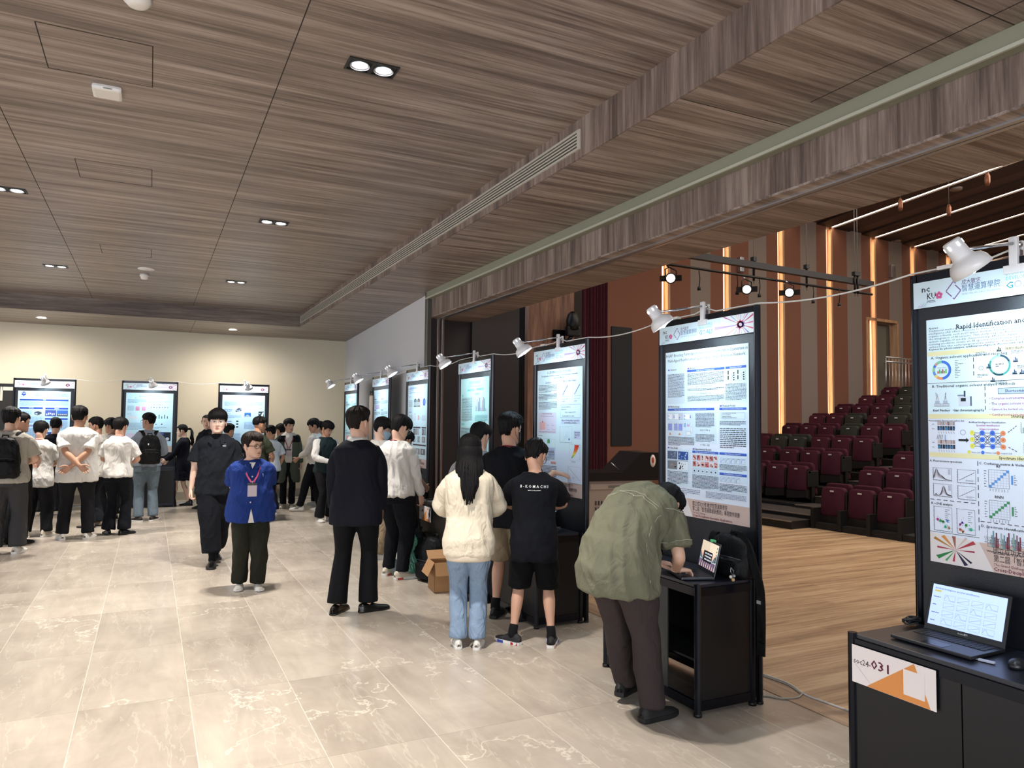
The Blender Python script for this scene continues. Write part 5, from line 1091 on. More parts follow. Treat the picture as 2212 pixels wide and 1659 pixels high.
def head_grid(nz=62, na=84, off=None, face=True, chub=1.0):
    """grid of points; off(az, z) -> outward offset. az 0 = front, +-pi = back"""
    V = []; A = []
    for i in range(nz):
        t = i/(nz-1); z = -.119+.236*(.5-.5*cos(PI*t))*.55+.236*t*.45
        w_, f_, b_ = prof(z); w_ *= chub if z < .0 else 1
        for k in range(na):
            u = 2*PI*k/na; az = u-.62*sin(u)*(1 if face else .35)           # denser in front
            if az > PI: az -= 2*PI
            c, s = cos(az), sin(az); yf = (f_-b_)/2; yc = (f_+b_)/2; e = 2/2.25
            x = w_*math.copysign(abs(s)**e, s); y = yc+yf*math.copysign(abs(c)**e, c)
            if c > 0 and face:
                y += .021*G(x, z, 0, -.034, .0125, .013)+.011*G(x, z, 0, -.012, .009, .024)+.006*(G(x, z, .013, -.038, .007, .007)+G(x, z, -.013, -.038, .007, .007))
                y -= .0095*(G(x, z, .031, .001, .016, .012)+G(x, z, -.031, .001, .016, .012)); y += .0035*(G(x, z, .03, .022, .022, .008)+G(x, z, -.03, .022, .022, .008))
                y += .0065*G(x, z, 0, -.062, .020, .0065)+.0075*G(x, z, 0, -.074, .018, .006)-.0045*G(x, z, 0, -.068, .024, .0022)
                y += .004*(G(x, z, .038, -.036, .02, .02)+G(x, z, -.038, -.036, .02, .02))+.006*G(x, z, 0, -.100, .02, .012)-.004*G(x, z, 0, -.086, .02, .005)
            if off:
                d = off(az, z); n = Vector((x, y-yc, z*.7)); n.normalize(); x += n.x*d; y += n.y*d; z_ = z+n.z*d
            else: z_ = z
            V.append((x, y, z_)); A.append((az, z))
    F = [(i*na+k, i*na+(k+1) % na, (i+1)*na+(k+1) % na, (i+1)*na+k) for i in range(nz-1) for k in range(na)]
    F += [tuple(range(na))[::-1], tuple(range((nz-1)*na, nz*na))]
    return V, F, A
SKIN = {}
def skin(tone):
    n = 'skin_'+tone
    if n in MATS: return MATS[n]
    m = M(n, {'a': '#d0a790', 'b': '#c2967e', 'c': '#b6896f', 'd': '#d9b4a0'}[tone], .5, bump=.08, bscale=300, vary=.05)
    b = m.node_tree.nodes['Principled BSDF']; b.inputs['Subsurface Weight'].default_value = .0
    return m
def hair_off(style, seed):
    """style: dict(fr fringe height, side, nape, th thickness, top, spike, part)"""
    st = dict(fr=.05, side=.0, nape=-.06, th=.016, top=.022, spike=.004, temple=.015); st.update(style); rnd = seed*1.3
    def f(az, z):
        a = abs(az); d = math.degrees(a)
        n = .5*sin(az*37+rnd)+.3*sin(az*61+rnd*2)+.2*sin(az*97+z*60)
        if d < 50: line = st['fr']+.008*n+(.012*(d/50)**2 if st['fr'] > .03 else 0)
        elif d < 72: t = (d-50)/22; line = (st['fr']+.012)*(1-t)+st['temple']*t+.005*n
        elif d < 88: line = st['side']+.004*n
        elif d < 112: line = max(st['side'], .012)+.004*n if st['side'] > -.06 else st['side']
        else: t = min(1, (d-112)/25); line = max(st['side'], .012)*(1-t)+st['nape']*t+.005*n
        if z < line: return -.010
        e = min(1, (z-line)/.022); base = st['th']+(st['top']-st['th'])*max(0, min(1, (z-.03)/.06))
        if d > 80: base *= (.55+.45*min(1, max(0, (z+.05)/.07)))*(st.get('back', 1))
        if d > 60 and d < 118: base *= st.get('sidek', .8)
        return (.35+.65*e**.6)*base+st['spike']*.55*(sin(az*11+z*31+rnd)+.7*sin(az*23-z*47+rnd*2)+.5*sin(az*53+z*19+rnd*3))*.7+.0016*sin(az*71+z*25+rnd)+.0010*sin(az*131-z*12)
    return f
class Fig:
    """a person; local frame faces +Y, +X is their right, feet on z = 0"""
    def __init__(s, x, y, yaw, H, label, tone='a', bw=1.0, lean=0, hipback=0, shyaw=0, group=None, belly=0, hunch=0, hs=1.07):
        s.hs = hs
        s.k = H/1.75; s.bw = bw; s.tone = tone; s.lean = lean; s.shyaw = shyaw; s.belly = belly
        s.M = Matrix.Translation((x, y, 0)) @ Matrix.Rotation(yaw, 4, 'Z'); s.label = label
        k = s.k; s.hip = Vector((0, -hipback, .93*k)); s.body = MB(); s.parts = []; s.extra = MB(); s.hunch = hunch
    def spine(s, z):
        """z: standing height/k; below the hips straight, above bent forward by lean"""
        k = s.k; h = (z-.93)*k
        if h <= 0: return s.hip+Vector((0, 0, h)), Vector((0, 1, 0)), Vector((0, 0, 1)), 0
        N = 14; p = s.hip.copy(); L = .55*k
        for i in range(N):
            t = (i+.5)/N*h/L; a = s.lean*(min(1, t*1.9)*.72+.28*min(t, 1))+s.hunch*max(0, t-.5); p = p+Vector((0, sin(a), cos(a)))*h/N
        t = h/L; a = s.lean*(min(1, t*1.9)*.72+.28*min(t, 1))+s.hunch*max(0, t-.5)
        ya = s.shyaw*min(1, t); return p, Vector((0, cos(a), -sin(a))), Vector((0, sin(a), cos(a))), ya
    def ring(s, z, w_, d_, fy=0):
        p, fwd, up, ya = s.spine(z); k = s.k; ax = Vector((cos(ya), sin(ya), 0)); ay = (fwd-ax*fwd.dot(ax)).normalized() if abs(fwd.dot(ax)) > 1e-6 else fwd
        ay = up.cross(ax).normalized()
        return (p+ay*fy*k, ax, ay, w_*k*s.bw, d_*k*(.5+.5*s.bw))
    def torso(s, mb, ease=0, z0=.80, z1=1.50, hem=1.0, collar=0, n=26):
        bl = s.belly
        T = [(.60, .155, .105, -.01), (.80, .166, .114, -.014), (.90, .168, .119, -.014), (.98, .158, .110, -.004), (1.08, .142, .098+bl*.5, .004+bl*.4), (1.18, .144, .102+bl*.4, .006+bl*.35), (1.28, .156, .110+bl*.15, .004), (1.35, .164, .110, .0), (1.40, .158, .098, -.008), (1.435, .125, .084, -.012), (1.465, .086, .070, -.012), (1.49, .062, .060, -.006), (1.52, .055, .054, .004)]
        cs = []
        zs = sorted(set([z0]+[t[0] for t in T if z0 < t[0] < z1]+[z1]))
        for z in zs:
            for a, b_ in zip(T, T[1:]):
                if a[0] <= z <= b_[0]:
                    t = (z-a[0])/(b_[0]-a[0]); q = [a[i]+(b_[i]-a[i])*t for i in (1, 2, 3)]; break
            else: q = list(T[0][1:]) if z < T[0][0] else list(T[-1][1:])
            e = ease*(hem if z < 1.15 else 1)*(1 if z < 1.42 else .5)
            if callable(ease): e = ease(z)
            cs.append(s.ring(z, q[0]+e, q[1]+e, q[2]))
        rings(mb, cs, n=n, p=2.4)
    def shoulder(s, sx):
        p, fwd, up, ya = s.spine(1.392); ax = Vector((cos(ya), sin(ya), 0)); return p+ax*(sx*.163*s.k*(.35+.65*s.bw))-up.cross(ax)*.006
    def arm(s, sx, wrist, elbow_hint=(0, -1, -.3), hdir=None, palm=None, curl=.35, spread=.1, thumb=.5, nohand=False, point=False):
        """sx +1 right, -1 left. wrist in local metres"""
        k = s.k; a = s.shoulder(sx); w_ = Vector(wrist); L1, L2 = .285*k, .25*k
        e, w_ = ik(a, w_, L1, L2, elbow_hint); s.__dict__.setdefault('arms', {})[sx] = (a, e, w_)
        m = .35+.65*s.bw
        limb(s.body, [a+Vector((-sx*.03, 0, .0)), a.lerp(e, .35), a.lerp(e, .8), e, e.lerp(w_, .35), e.lerp(w_, .8), w_], [r*k*m for r in (.050, .047, .040, .038, .038, .028, .0245)])
        if nohand: return
        d = Vector(hdir).normalized() if hdir else (w_-e).normalized()
        pn = Vector(palm) if palm else Vector((-sx, 0, 0)); pn = (pn-d*pn.dot(d)).normalized()
        z = -pn; x = d.cross(z)
        v, f = hand(curl, spread, thumb, point); sc = k*1.0
        Vn = [w_+x*(q[0]*(1 if sx > 0 else -1)*sc)+d*((q[1]+.006)*sc)+z*(q[2]*sc) for q in v]
        # right hand: thumb is at -X of the hand frame
        s.extra.add(Vn, f if sx > 0 else [t[::-1] for t in f], skin(s.tone), True)
    def legs(s, feet, knee=((0, 1, 0), (0, 1, 0)), ankz=.085, lift=(0, 0), bare=False):
        """feet: [(x, y, toe_yaw)] for left then right"""
        k = s.k; s.leg = []
        for i, (sx, (x, y, ty)) in enumerate(zip((-1, 1), feet)):
            h = s.hip+Vector((sx*.088*k*(.5+.5*s.bw), 0, -.01)); an = Vector((x, y, ankz*k+lift[i]))
            kn, an = ik(h, an, .435*k, .42*k, knee[i]); s.leg.append((h, kn, an, ty)); m = .4+.6*s.bw
            limb(s.body, [h, h.lerp(kn, .4), kn+Vector((0, 0, .03*k)), kn.lerp(an, .12), kn.lerp(an, .32)+Vector((0, -.012*k, 0)), kn.lerp(an, .75), an, an-Vector((0, 0, .03*k))], [r*k*m*(1 if bare else .8) for r in (.085, .075, .054, .050, .055, .036, .033, .034)])
    def part(s, name, v, f, mat, **kw):
        b = MB(); b.add(v, f, mat, True); s.parts.append((name, b, kw)); return b
    def top(s, mat, ease=.022, hem=.86, sleeve='short', sl_ease=.014, coll=1.475, fold=.006, name='shirt', voxel=.0105, seed=1, flare=1.0, cuff=None, voxsm=2, band=None):
        b = MB(); k = s.k; sl = []
        s.torso(b, ease, hem, coll, hem=flare); bt = b
        for sx in (-1, 1):
            if sx not in getattr(s, 'arms', {}): continue
            a, e, w_ = s.arms[sx]; m = .35+.65*s.bw; q = sl_ease
            st = a+Vector((-sx*.05*k, 0, .006)); b = MB(); sl.append(b)
            if sleeve == 'short': limb(b, [st, a.lerp(e, .25), a.lerp(e, .55), a.lerp(e, .80)], [(.054*m+q*.4)*k, (.052*m+q)*k, (.051*m+q*1.2)*k, (.052*m+q*1.5)*k], endcap=False, n=20)
            elif sleeve == 'none': pass
            elif sleeve == 'elbow': limb(b, [st, a.lerp(e, .4), e, e.lerp(w_, .12)], [(.052*m+q*.6)*k, (.052*m+q)*k, (.046*m+q*1.2)*k, (.042*m+q*1.3)*k], n=18)
            elif sleeve == 'rolled': limb(b, [st, a.lerp(e, .4), a.lerp(e, .85), e, e.lerp(w_, .45), e.lerp(w_, .6)], [(.052*m+q*.6)*k, (.050*m+q)*k, (.044*m+q)*k, (.042*m+q)*k, (.040*m+q)*k, (.038*m+q*.7)*k], n=18)
            else: limb(b, [st, a.lerp(e, .4), a.lerp(e, .85), e, e.lerp(w_, .4), e.lerp(w_, .8), e.lerp(w_, .98)], [(.052*m+q*.6)*k, (.050*m+q)*k, (.044*m+q)*k, (.043*m+q)*k, (.039*m+q)*k, (.030*m+q)*k, (.028*m+q*(.25 if sleeve == 'cuffed' else .7))*k], n=20, endcap=False)
        v, f = remesh(bt, voxel, voxsm); v = folds(v, f, fold, seed, out=.9); s.tv0 = v
        for j, b in enumerate(sl):
            if not b.v: continue
            v2, f2 = remesh(b, voxel, voxsm); v2 = folds(v2, f2, fold*.8, seed+5+j, 1.2, out=.3); n0 = len(v); v = np.vstack([v, v2]); f = f+[tuple(i+n0 for i in t) for t in f2]
        s.tv = (v, f); s.part(name, v, f, mat); return v, f
    def trousers(s, mat, ease=.02, hem=.03, to=1.0, hr=.062, fold=.005, name='trousers', seed=2, waist=1.045, voxel=.0105, kr=.064, hemdrop=.002):
        b = MB(); k = s.k; m = .4+.6*s.bw
        s.torso(b, ease, .80, waist)
        for h, kn, an, ty in s.leg:
            P = [h+Vector((0, 0, .02)), h.lerp(kn, .35), h.lerp(kn, .75), kn, kn.lerp(an, .35), kn.lerp(an, .8), an-Vector((0, -.008, hemdrop*k))]
            R = [(.094*m+ease)*k, (.086*m+ease)*k, (kr+.008)*k, kr*k, (kr*.6+hr*.4)*k, hr*k, hr*1.03*k]
            if to < 1:                                             # cut above the ankle
                L1, L2 = (kn-h).length, (an-kn).length; tot = (L1+L2)*to
                Q = [h+Vector((0, 0, .02))]
                for t in (.25, .5, .75, 1.0):
                    d = tot*t; Q.append(h.lerp(kn, d/L1) if d < L1 else kn.lerp(an, (d-L1)/L2))
                P = Q; R = [(.094*m+ease)*k]+[((.088*m+ease)*(1-t)+hr*t)*k for t in (.3, .55, .8, 1.0)]
            P = [P[0]+Vector((0, 0, .0))]+P[1:]; limb(b, P, R, n=22, endcap=False)
        v, f = remesh(b, voxel, 2); v0 = v; v = folds(v, f, fold*.7, seed, .85, .45, out=.8); g = np.clip((v0[:, 2]-.66*k)/(.12*k), 0, 1)[:, None] if waist > 1 and s.lean < .5 else 0; v = v*(1-g)+(v0-vnormals(v0, f)*.006)*g; s.part(name, v, f, mat)
    def skirt(s, mat, hem=.50, w_=.21):
        b = MB(); rings(b, [s.ring(1.02, .16, .115), s.ring(.92, .18, .13), s.ring(.75, .195, .15), s.ring(hem, w_, .17)], n=40); v, f = remesh(b, .012, 2); v = folds(v, f, .006, 3, 1.6, .1); s.part('skirt', v, f, mat)
    def shoes(s, mat, sole=None, style='sneaker', L=.285, blocks=None, sock=None, tall=0, laces=None, stripes=None):
        k = s.k
        for i, (h, kn, an, ty) in enumerate(s.leg):
            z0 = max(an.z-.085*k, 0); Mx = Matrix.Translation((an.x, an.y, z0)) @ Matrix.Rotation(ty, 4, 'Z'); sc = L/.285*k
            T = [(-.082, .014, .050), (-.074, .029, .082+tall), (-.045, .036, .092+tall), (-.008, .038, .095+tall*.9), (.030, .040, .084+tall*.3), (.070, .045, .064), (.105, .048, .053), (.145, .047, .046), (.175, .036, .039), (.192, .016, .030)]
            if style == 'dress': T = [(a, w_*.93, h_*.86) for a, w_, h_ in T]
            hs = .012 if style == 'dress' else .026; vs = []; n = 14
            for a, w_, h_ in T:
                for j in range(n+1):
                    t = PI*j/n; vs.append((w_*cos(t), a, hs*.6+(h_-hs*.6)*abs(sin(t))**.75))
            m_ = len(T); q = n+1
            fs = [(r_*q+j, r_*q+j+1, (r_+1)*q+j+1, (r_+1)*q+j) for r_ in range(m_-1) for j in range(n)]+[((r_+1)*q, r_*q, r_*q+n, (r_+1)*q+n) for r_ in range(m_-1)]
            fs += [tuple(range(q)), tuple(range((m_-1)*q, m_*q))[::-1]]
            b = MB(); b.add([Mx @ (Vector(v)*sc) for v in vs], fs, mat, True)
            if laces:
                for j in range(5):
                    y = .030+j*.016; z = .088-j*.009; b.tube([Mx @ (Vector((-.022, y, z-.006))*sc), Mx @ (Vector((0, y+.004, z+.003))*sc), Mx @ (Vector((.022, y, z-.006))*sc)], .003*sc, laces, 5)
            if stripes:
                for sx in (-1, 1):
                    for j in range(3): b.tube([Mx @ (Vector((sx*.049, .085-j*.024, .030))*sc), Mx @ (Vector((sx*.046, .070-j*.024, .048))*sc), Mx @ (Vector((sx*.034, .055-j*.024, .068))*sc)], .0042*sc, stripes, 5)
            b2 = MB(); out = [(a, w_*(1.07 if style != 'dress' else 1.03)+.001) for a, w_, h_ in T]; vs = []
            for z in (0, hs*.3, hs, hs*1.05):
                g = 1.0 if z else .96
                for a, w_ in out: vs.append((w_*g, a*(1.02 if z else 1.0)+(.0), z+(.010*max(0, (a-.13)/.06) if z == 0 and style != 'dress' else 0)))
                for a, w_ in out[::-1]: vs.append((-w_*g, a*(1.02 if z else 1.0), z+(.010*max(0, (a-.13)/.06) if z == 0 and style != 'dress' else 0)))
            q = 2*len(out); fs = [(r_*q+j, r_*q+(j+1) % q, (r_+1)*q+(j+1) % q, (r_+1)*q+j) for r_ in range(3) for j in range(q)]+[tuple(range(q))[::-1], tuple(range(3*q, 4*q))]
            sm = sole or mat; b2.add([Mx @ (Vector(v)*sc) for v in vs], fs, sm, False)
            if blocks:
                for (y0, y1, bm_) in blocks:
                    for sx in (-1, 1):
                        wy = lambda y: float(np.interp(y, [t[0] for t in T], [t[1]*1.10+.003 for t in T])); q4 = [Mx @ (Vector((sx*wy(y), y, z))*sc) for y, z in ((y0, .003), (y1, .003), (y1, .024), (y0, .024))]; q5 = [Mx @ (Vector((sx*.030, y, z))*sc) for y, z in ((y0, .003), (y1, .003), (y1, .024), (y0, .024))]
                        b2.add(q4+q5, [(0, 1, 2, 3), (7, 6, 5, 4), (0, 4, 5, 1), (1, 5, 6, 2), (2, 6, 7, 3), (3, 7, 4, 0)], bm_)
            s.parts.append(('shoe', b, dict(sub=[('sole', b2)])))
            if sock:
                b3 = MB(); limb(b3, [an-Vector((0, 0, .01)), an+Vector((0, 0, .03*k)), an.lerp(kn, .16)], [.043*k, .040*k, .039*k]); s.parts.append(('sock', b3, dict(mat=sock)))
    def head(s, yaw=0, pitch=0, hair=None, hcol='black', tone=None, seed=1, glasses=None, mask=None, long=0, ponytail=False, neckf=.018, chub=1.0, brows=True, roll=0, cap_hi=None):
        k = s.k; p, fwd, up, ya = s.spine(1.50)
        hc = p+up*((.103+.02*s.hs)*k)+fwd*(.018*k+neckf*k); s.hc = hc
        a0 = s.lean*.45
        R = Matrix.Rotation(ya+yaw, 4, 'Z') @ Matrix.Rotation(-(a0+pitch), 4, 'X') @ Matrix.Rotation(roll, 4, 'Y'); Q = Matrix.Translation(hc) @ R @ Matrix.Scale(k*s.hs, 4); s.Q = Q
        nb = Q @ Vector((0, -.035, -.055)); limb(s.body, [p-up*.06*k, p, p.lerp(nb, .55), nb], [.060*k*(.5+.5*s.bw), .057*k*(.5+.5*s.bw), .054*k*(.6+.4*s.bw), .052*k])
        V, F, A = head_grid(chub=chub); sk = skin(s.tone); lipm = M('lip', '#9a5a50', .45)
        FF = []; LI = []; na = 84
        for fc in F:
            c = V[fc[0]]; (LI if len(fc) == 4 and c[1] > .07 and abs(c[0]) < .021 and -.080 < c[2] < -.058 and abs(c[0])*.45 < .0105-abs(c[2]+.069) else FF).append(fc)
        hb = MB(); hb.add([Q @ Vector(v) for v in V], FF, sk, True); o_ = len(hb.v)-len(V); mi = hb.slot(lipm); hb.f += [tuple(i+o_ for i in t) for t in LI]; hb.m += [mi]*len(LI); hb.sm += [True]*len(LI)
        for sx in (-1, 1):
            # ear
            cs = []; 
            for t, a, b_ in ((-.034, .004, .004), (-.026, .010, .007), (-.010, .013, .009), (.008, .017, .010), (.022, .015, .010), (.031, .006, .006)): cs.append(((sx*(.0755+.006+.008*(t+.03)/.06), -.006-.006*t/.03, -.008+t), (0, 1, 0), (sx, 0, 0), a, b_*.7))
            n0 = len(hb.v); rings(hb, cs, sk, n=12, p=2); hb.v[n0:] = [tuple(Q @ Vector(v)) for v in hb.v[n0:]]
            # eyes: white, iris and lid line
            n0 = len(hb.v); e = Matrix.Translation((sx*.031, .0745, .001)) @ Matrix.Diagonal((1.25, .55, .42, 1))
            hb.lathe([(0, -.011), (.006, -.0092), (.0095, -.0055), (.011, 0), (.0095, .0055), (.006, .0092), (0, .011)], M('eye_white', '#cfc6be', .2), 14, e)
            hb.lathe([(0, .0), (.0046, .0002), (.0046, -.002)], M('iris_dark', '#120c0a', .15), 12, Matrix.Translation((sx*.031, .0808, .001)) @ Matrix.Rotation(-PI/2, 4, 'X'))
            hb.tube([(sx*.019, .0802, .0035), (sx*.027, .0822, .0066), (sx*.036, .0812, .0066), (sx*.044, .0765, .0035)], .0014, M('lash', '#1a1210', .6), 5)
            if brows: hb.tube([(sx*.014, .0885, .0205), (sx*.024, .0893, .0245), (sx*.036, .0862, .0245), (sx*.046, .0795, .020)], [.0015, .0028, .0026, .0012], M('brow', '#1c1513', .8), 6)
            hb.v[n0:] = [tuple(Q @ Vector(v)) for v in hb.v[n0:]]
        for sx in (-1, 1): n0 = len(hb.v); hb.lathe([(0, 0), (.003, .0)], M('nostril', '#5a3429', .8), 8, Matrix.Translation((sx*.0075, .0985, -.0445)) @ Matrix.Rotation(.25, 4, 'X')); hb.v[n0:] = [tuple(Q @ Vector(v)) for v in hb.v[n0:]]
        s.extra.v += []; k0 = len(s.extra.v); mm = [s.extra.slot(m) for m in hb.mats]; s.extra.v += [tuple(v) for v in hb.v]; s.extra.f += [tuple(i+k0 for i in t) for t in hb.f]; s.extra.m += [mm[i] for i in hb.m]; s.extra.sm += hb.sm
        hm = {'black': hair_mat('hair_black', '#0d0b0c'), 'soft': hair_mat('hair_soft_black', '#17120f'), 'brown': hair_mat('hair_dark_brown', '#1d1410')}[hcol]
        if hair is not None:
            V, F, A = head_grid(64, 150, hair_off(hair, seed), face=False)
            b = MB(); b.add([Q @ Vector(v) for v in V], F, hm, True)
            if cap_hi: cap_hi(b, Q, hm)
            if long:
                rnd = random.Random(seed)
                for j in range(46):
                    a = math.radians(100+160*j/45); x, y = .083*sin(a), .083*cos(a)-.012; L = long*(.78+.22*rnd.random())*(1-.25*abs(j-22.5)/22.5)
                    q0 = Vector((x*.75, y*.8, .07)); pts = [Q @ q0, Q @ Vector((x*1.05, y*1.12, .0)), Q @ Vector((x*1.05, y*1.15, -.07))]
                    e = pts[-1]; pts += [e+Vector((x*.12, -.055, -L*.30)), e+Vector((-x*.1+.012*rnd.uniform(-1, 1), -.085, -L*.7)), e+Vector((-x*.45+.015*rnd.uniform(-1, 1), -.085, -L))]
                    limb(b, pts, [.010, .014, .016, .016, .013, .004], hm, n=7, sub=3, endcap=False)
            if ponytail:
                rnd = random.Random(3); base = Vector((0, -.115, .03))
                b.lathe([(.012, -.012), (.02, -.012), (.02, .012), (.012, .012)], M('hair_tie', '#151515', .5), 12, Q @ Matrix.Translation((0, -.118, .03)) @ Matrix.Rotation(PI/2, 4, 'X'))
                for j in range(22):
                    a = 6.28*j/22; o3 = Vector((.014*cos(a), 0, .014*sin(a))); e = Q @ (base+o3); ww = .022+.012*rnd.random()
                    bk = (R.to_3x3() @ Vector((0, -1, 0))); sd = R.to_3x3() @ Vector((1, 0, 0))
                    pts = [e, e+bk*.05+Vector((0, 0, -.01)), e+bk*(.075+.01*cos(a))+sd*ww*cos(a)+Vector((0, 0, -.09)), e+bk*(.07+.03*sin(a))+sd*ww*1.2*cos(a+.8)+Vector((0, 0, -.18)), e+bk*(.09+.02*sin(a*2))+sd*ww*cos(a+1.8)+Vector((0, 0, -.25)), e+bk*(.06+.02*cos(a*3))+sd*ww*.8*cos(a+2.5)+Vector((0, 0, -.31-.03*rnd.random()))]
                    limb(b, pts, [.006, .011, .012, .011, .009, .003], hm, n=6, sub=3, endcap=False)
            s.parts.append(('hair', b, {}))
        if glasses:
            gm = M('glasses_'+glasses, {'black': '#101012', 'silver': '#a9abb0', 'dark': '#2a2527'}[glasses], .3, .5); b = MB()
            rr = .0014 if glasses == 'silver' else .0021
            for sx in (-1, 1):
                cx = sx*.033; pts = []
                for j in range(21):
                    t = 2*PI*j/20; pts.append(Q @ Vector((cx+.0255*math.copysign(abs(cos(t))**.75, cos(t)), .0975-.006*abs(cos(t))*(1 if cos(t)*sx > 0 else 0), -.002+.0185*math.copysign(abs(sin(t))**.75, sin(t)))))
                b.tube(pts, rr*k, gm, 6); b.tube([Q @ Vector(v) for v in ((sx*.058, .092, .006), (sx*.072, .075, .006), (sx*.080, .03, .004), (sx*.083, -.005, .004), (sx*.082, -.018, -.012))], rr*k*1.1, gm, 6)
            b.tube([Q @ Vector(v) for v in ((-.009, .098, .003), (0, .100, .006), (.009, .098, .003))], rr*k, gm, 6)
            b2 = MB(); lm = M('lens_glass', (.9, .93, .95), .05, spec=.6, alpha=.05)
            for sx in (-1, 1): b2.add([Q @ Vector((sx*.033+.024*cos(2*PI*j/16), .0972, -.002+.0172*sin(2*PI*j/16))) for j in range(16)], [tuple(range(16))], lm)
            s.parts.append(('glasses', b, dict(sub=[('lens', b2)])))
        if mask:
            mm_ = M('mask_'+mask, {'white': '#c9d6e2', 'black': '#141518', 'blue': '#9fc3de'}[mask], .8, bump=.1, bscale=120); b = MB(); vs = []; nz, nx = 12, 19
            for i in range(nz):
                z = -.108+.092*i/(nz-1)
                for j in range(nx):
                    az = math.radians(-76+152*j/(nx-1)); w_, f_, b_ = prof(max(z, -.112)); c, sn = cos(az), sin(az)
                    x = w_*1.06*math.copysign(abs(sn)**(2/2.25), sn); y = (f_+b_)/2+(f_-b_)/2*abs(c)**(2/2.25)+.007+.020*G(x, z, 0, -.034, .03, .03)+.012*G(x, z, 0, -.07, .04, .035)+.0012*sin(z*480)
                    vs.append((x, y, z+(-.006 if abs(j-9) < 4 and i == 0 else 0)))
            N = len(vs); fs = [(i*nx+j, i*nx+j+1, (i+1)*nx+j+1, (i+1)*nx+j) for i in range(nz-1) for j in range(nx-1)]; vs2 = [(x*.985, y-.002, z) for x, y, z in vs]
            fs2 = [tuple(t+N for t in f)[::-1] for f in fs]; b.add([Q @ Vector(v) for v in vs+vs2], fs+fs2, mm_, True)
            for sx in (-1, 1):
                j = 0 if sx < 0 else nx-1; e0 = vs[10*nx+j]; e1 = vs[3*nx+j]
                b.tube([Q @ Vector(v) for v in (e0, (sx*.080, .0, .014), (sx*.087, -.016, .004), (sx*.084, -.018, -.02), (sx*.074, .0, -.045), e1)], .0014, mm_, 5)
            s.parts.append(('face_mask', b, {}))
    def lanyard(s, mat, front=True, badge=False, low=1.08):
        b = MB(); k = s.k; e = .058
        def P(z, x, yf): c, ax, ay, w_, d_ = s.ring(z, .1, .1); return c+ax*x*k+ay*yf*k
        pts = [P(1.455, -.082, .02), P(1.475, -.060, -.052), P(1.484, 0, -.078), P(1.475, .060, -.052), P(1.455, .082, .02)]
        pts2 = [P(1.40, .088, .098+e*.55), P(1.30, .055, .125+e*.7+s.belly*.3), P(low+.10, .012, .118+e+s.belly)]
        pts3 = [P(1.40, -.088, .098+e*.55), P(1.30, -.055, .125+e*.7+s.belly*.3), P(low+.10, -.012, .118+e+s.belly)]
        pl = catmull([list(p) for p in pts3[::-1]+pts+pts2], 5)
        for a, c in zip(pl, pl[1:]):
            a, c = Vector(a), Vector(c); d = (c-a); cen = Vector(((a.x+c.x)/2, (a.y+c.y)/2, 0))-Vector((s.hip.x, s.hip.y, 0)); n = (a-s.spine(1.3)[0]); n = (n-d*n.dot(d)/max(d.length_squared, 1e-9)).normalized(); b.obox((a+c)/2, d.normalized(), d.normalized().cross(n), n, d.length/2+.002, .0075, .0012, mat)
        sub = []
        if badge:
            c = P(low+.02, 0, .134+e+s.belly); b2 = MB(); ax = Vector((1, 0, 0)); up = Vector((0, .10, 1)).normalized(); yy = up.cross(ax)
            b2.tube([c+up*.085*1, c+up*.06], .005, M('clip_steel', '#a9abb0', .3, .8), 6); b2.obox(c+up*.052, ax, up, yy, .046, .012, .003, M('badge_holder_black', '#1b1a1e', .4)); b2.obox(c-up*.014, ax, up, yy, .044, .058, .002, M('badge_card', '#b7aab2', .4)); sub = [('badge', b2)]
        s.parts.append(('lanyard', b, dict(sub=sub)))
    def build(s):
        s.torso(s.body, -.012, .84, 1.50)
        v, f = remesh(s.body, .0105, 3)
        b = MB(); b.add(v, f, skin(s.tone), True); k0 = len(b.v); mm = [b.slot(m) for m in s.extra.mats]
        b.v += s.extra.v; b.f += [tuple(i+k0 for i in t) for t in s.extra.f]; b.m += [mm[i] for i in s.extra.m]; b.sm += s.extra.sm
        o = b.build('person'); o.matrix_world = s.M; tag(o, s.label, 'person'); s.obj = o
        for name, mb, kw in s.parts:
            if kw.get('mat'): mb.mats = [kw['mat']]; 
            if not mb.mats: mb.mats = [kw['mat']]
            p = mb.build(name, o)
            for sn, sb in kw.get('sub', []): sb.build(sn, p)
        return o
    def w(s, p): return s.M @ Vector(p)
def sleeve_mesh(f, sx):
    b = MB(); a, e, w_ = f.arms[sx]; limb(b, [a, a.lerp(e, .5), e, e.lerp(w_, .9)], [.072, .066, .060, .042], n=18)
    v, t = remesh(b, .012, 2); return folds(v, t, .005, 4), t
def FT(px, py): p = pix(px, py, 'z', 0); return p.x, p.y
def HH(px, py, top, add=0): p = pix(px, py, 'z', 0); return pix(px, top, 'y', p.y).z+add
WHT, CRM, NAVY, BLK, CHAR = cloth('cotton_white', '#d3d0cb', .85, .45), cloth('fleece_cream', '#dacfba', .95, .4), cloth('wool_navy', '#0c0f1b', .8, .12), cloth('cotton_black', '#101218', .9, .3), cloth('cotton_charcoal', '#1b1e24', .9, .3)
BLT, KHK, OLV, GRY = cloth('cotton_blue', '#1b3272', .8, .4), cloth('cotton_khaki', '#8f8069', .85, .4), cloth('canvas_olive', '#6a6a58', .85, .35), cloth('cotton_grey', '#8d8f92', .85, .4)
DEN, DEN2, DPN, BRN = cloth('denim_light', '#7f93aa', .85, .6), cloth('denim_washed', '#66747f', .85, .5), cloth('twill_dark', '#17171a', .85, .3), cloth('jersey_brown_grey', '#3a3232', .9, .35)
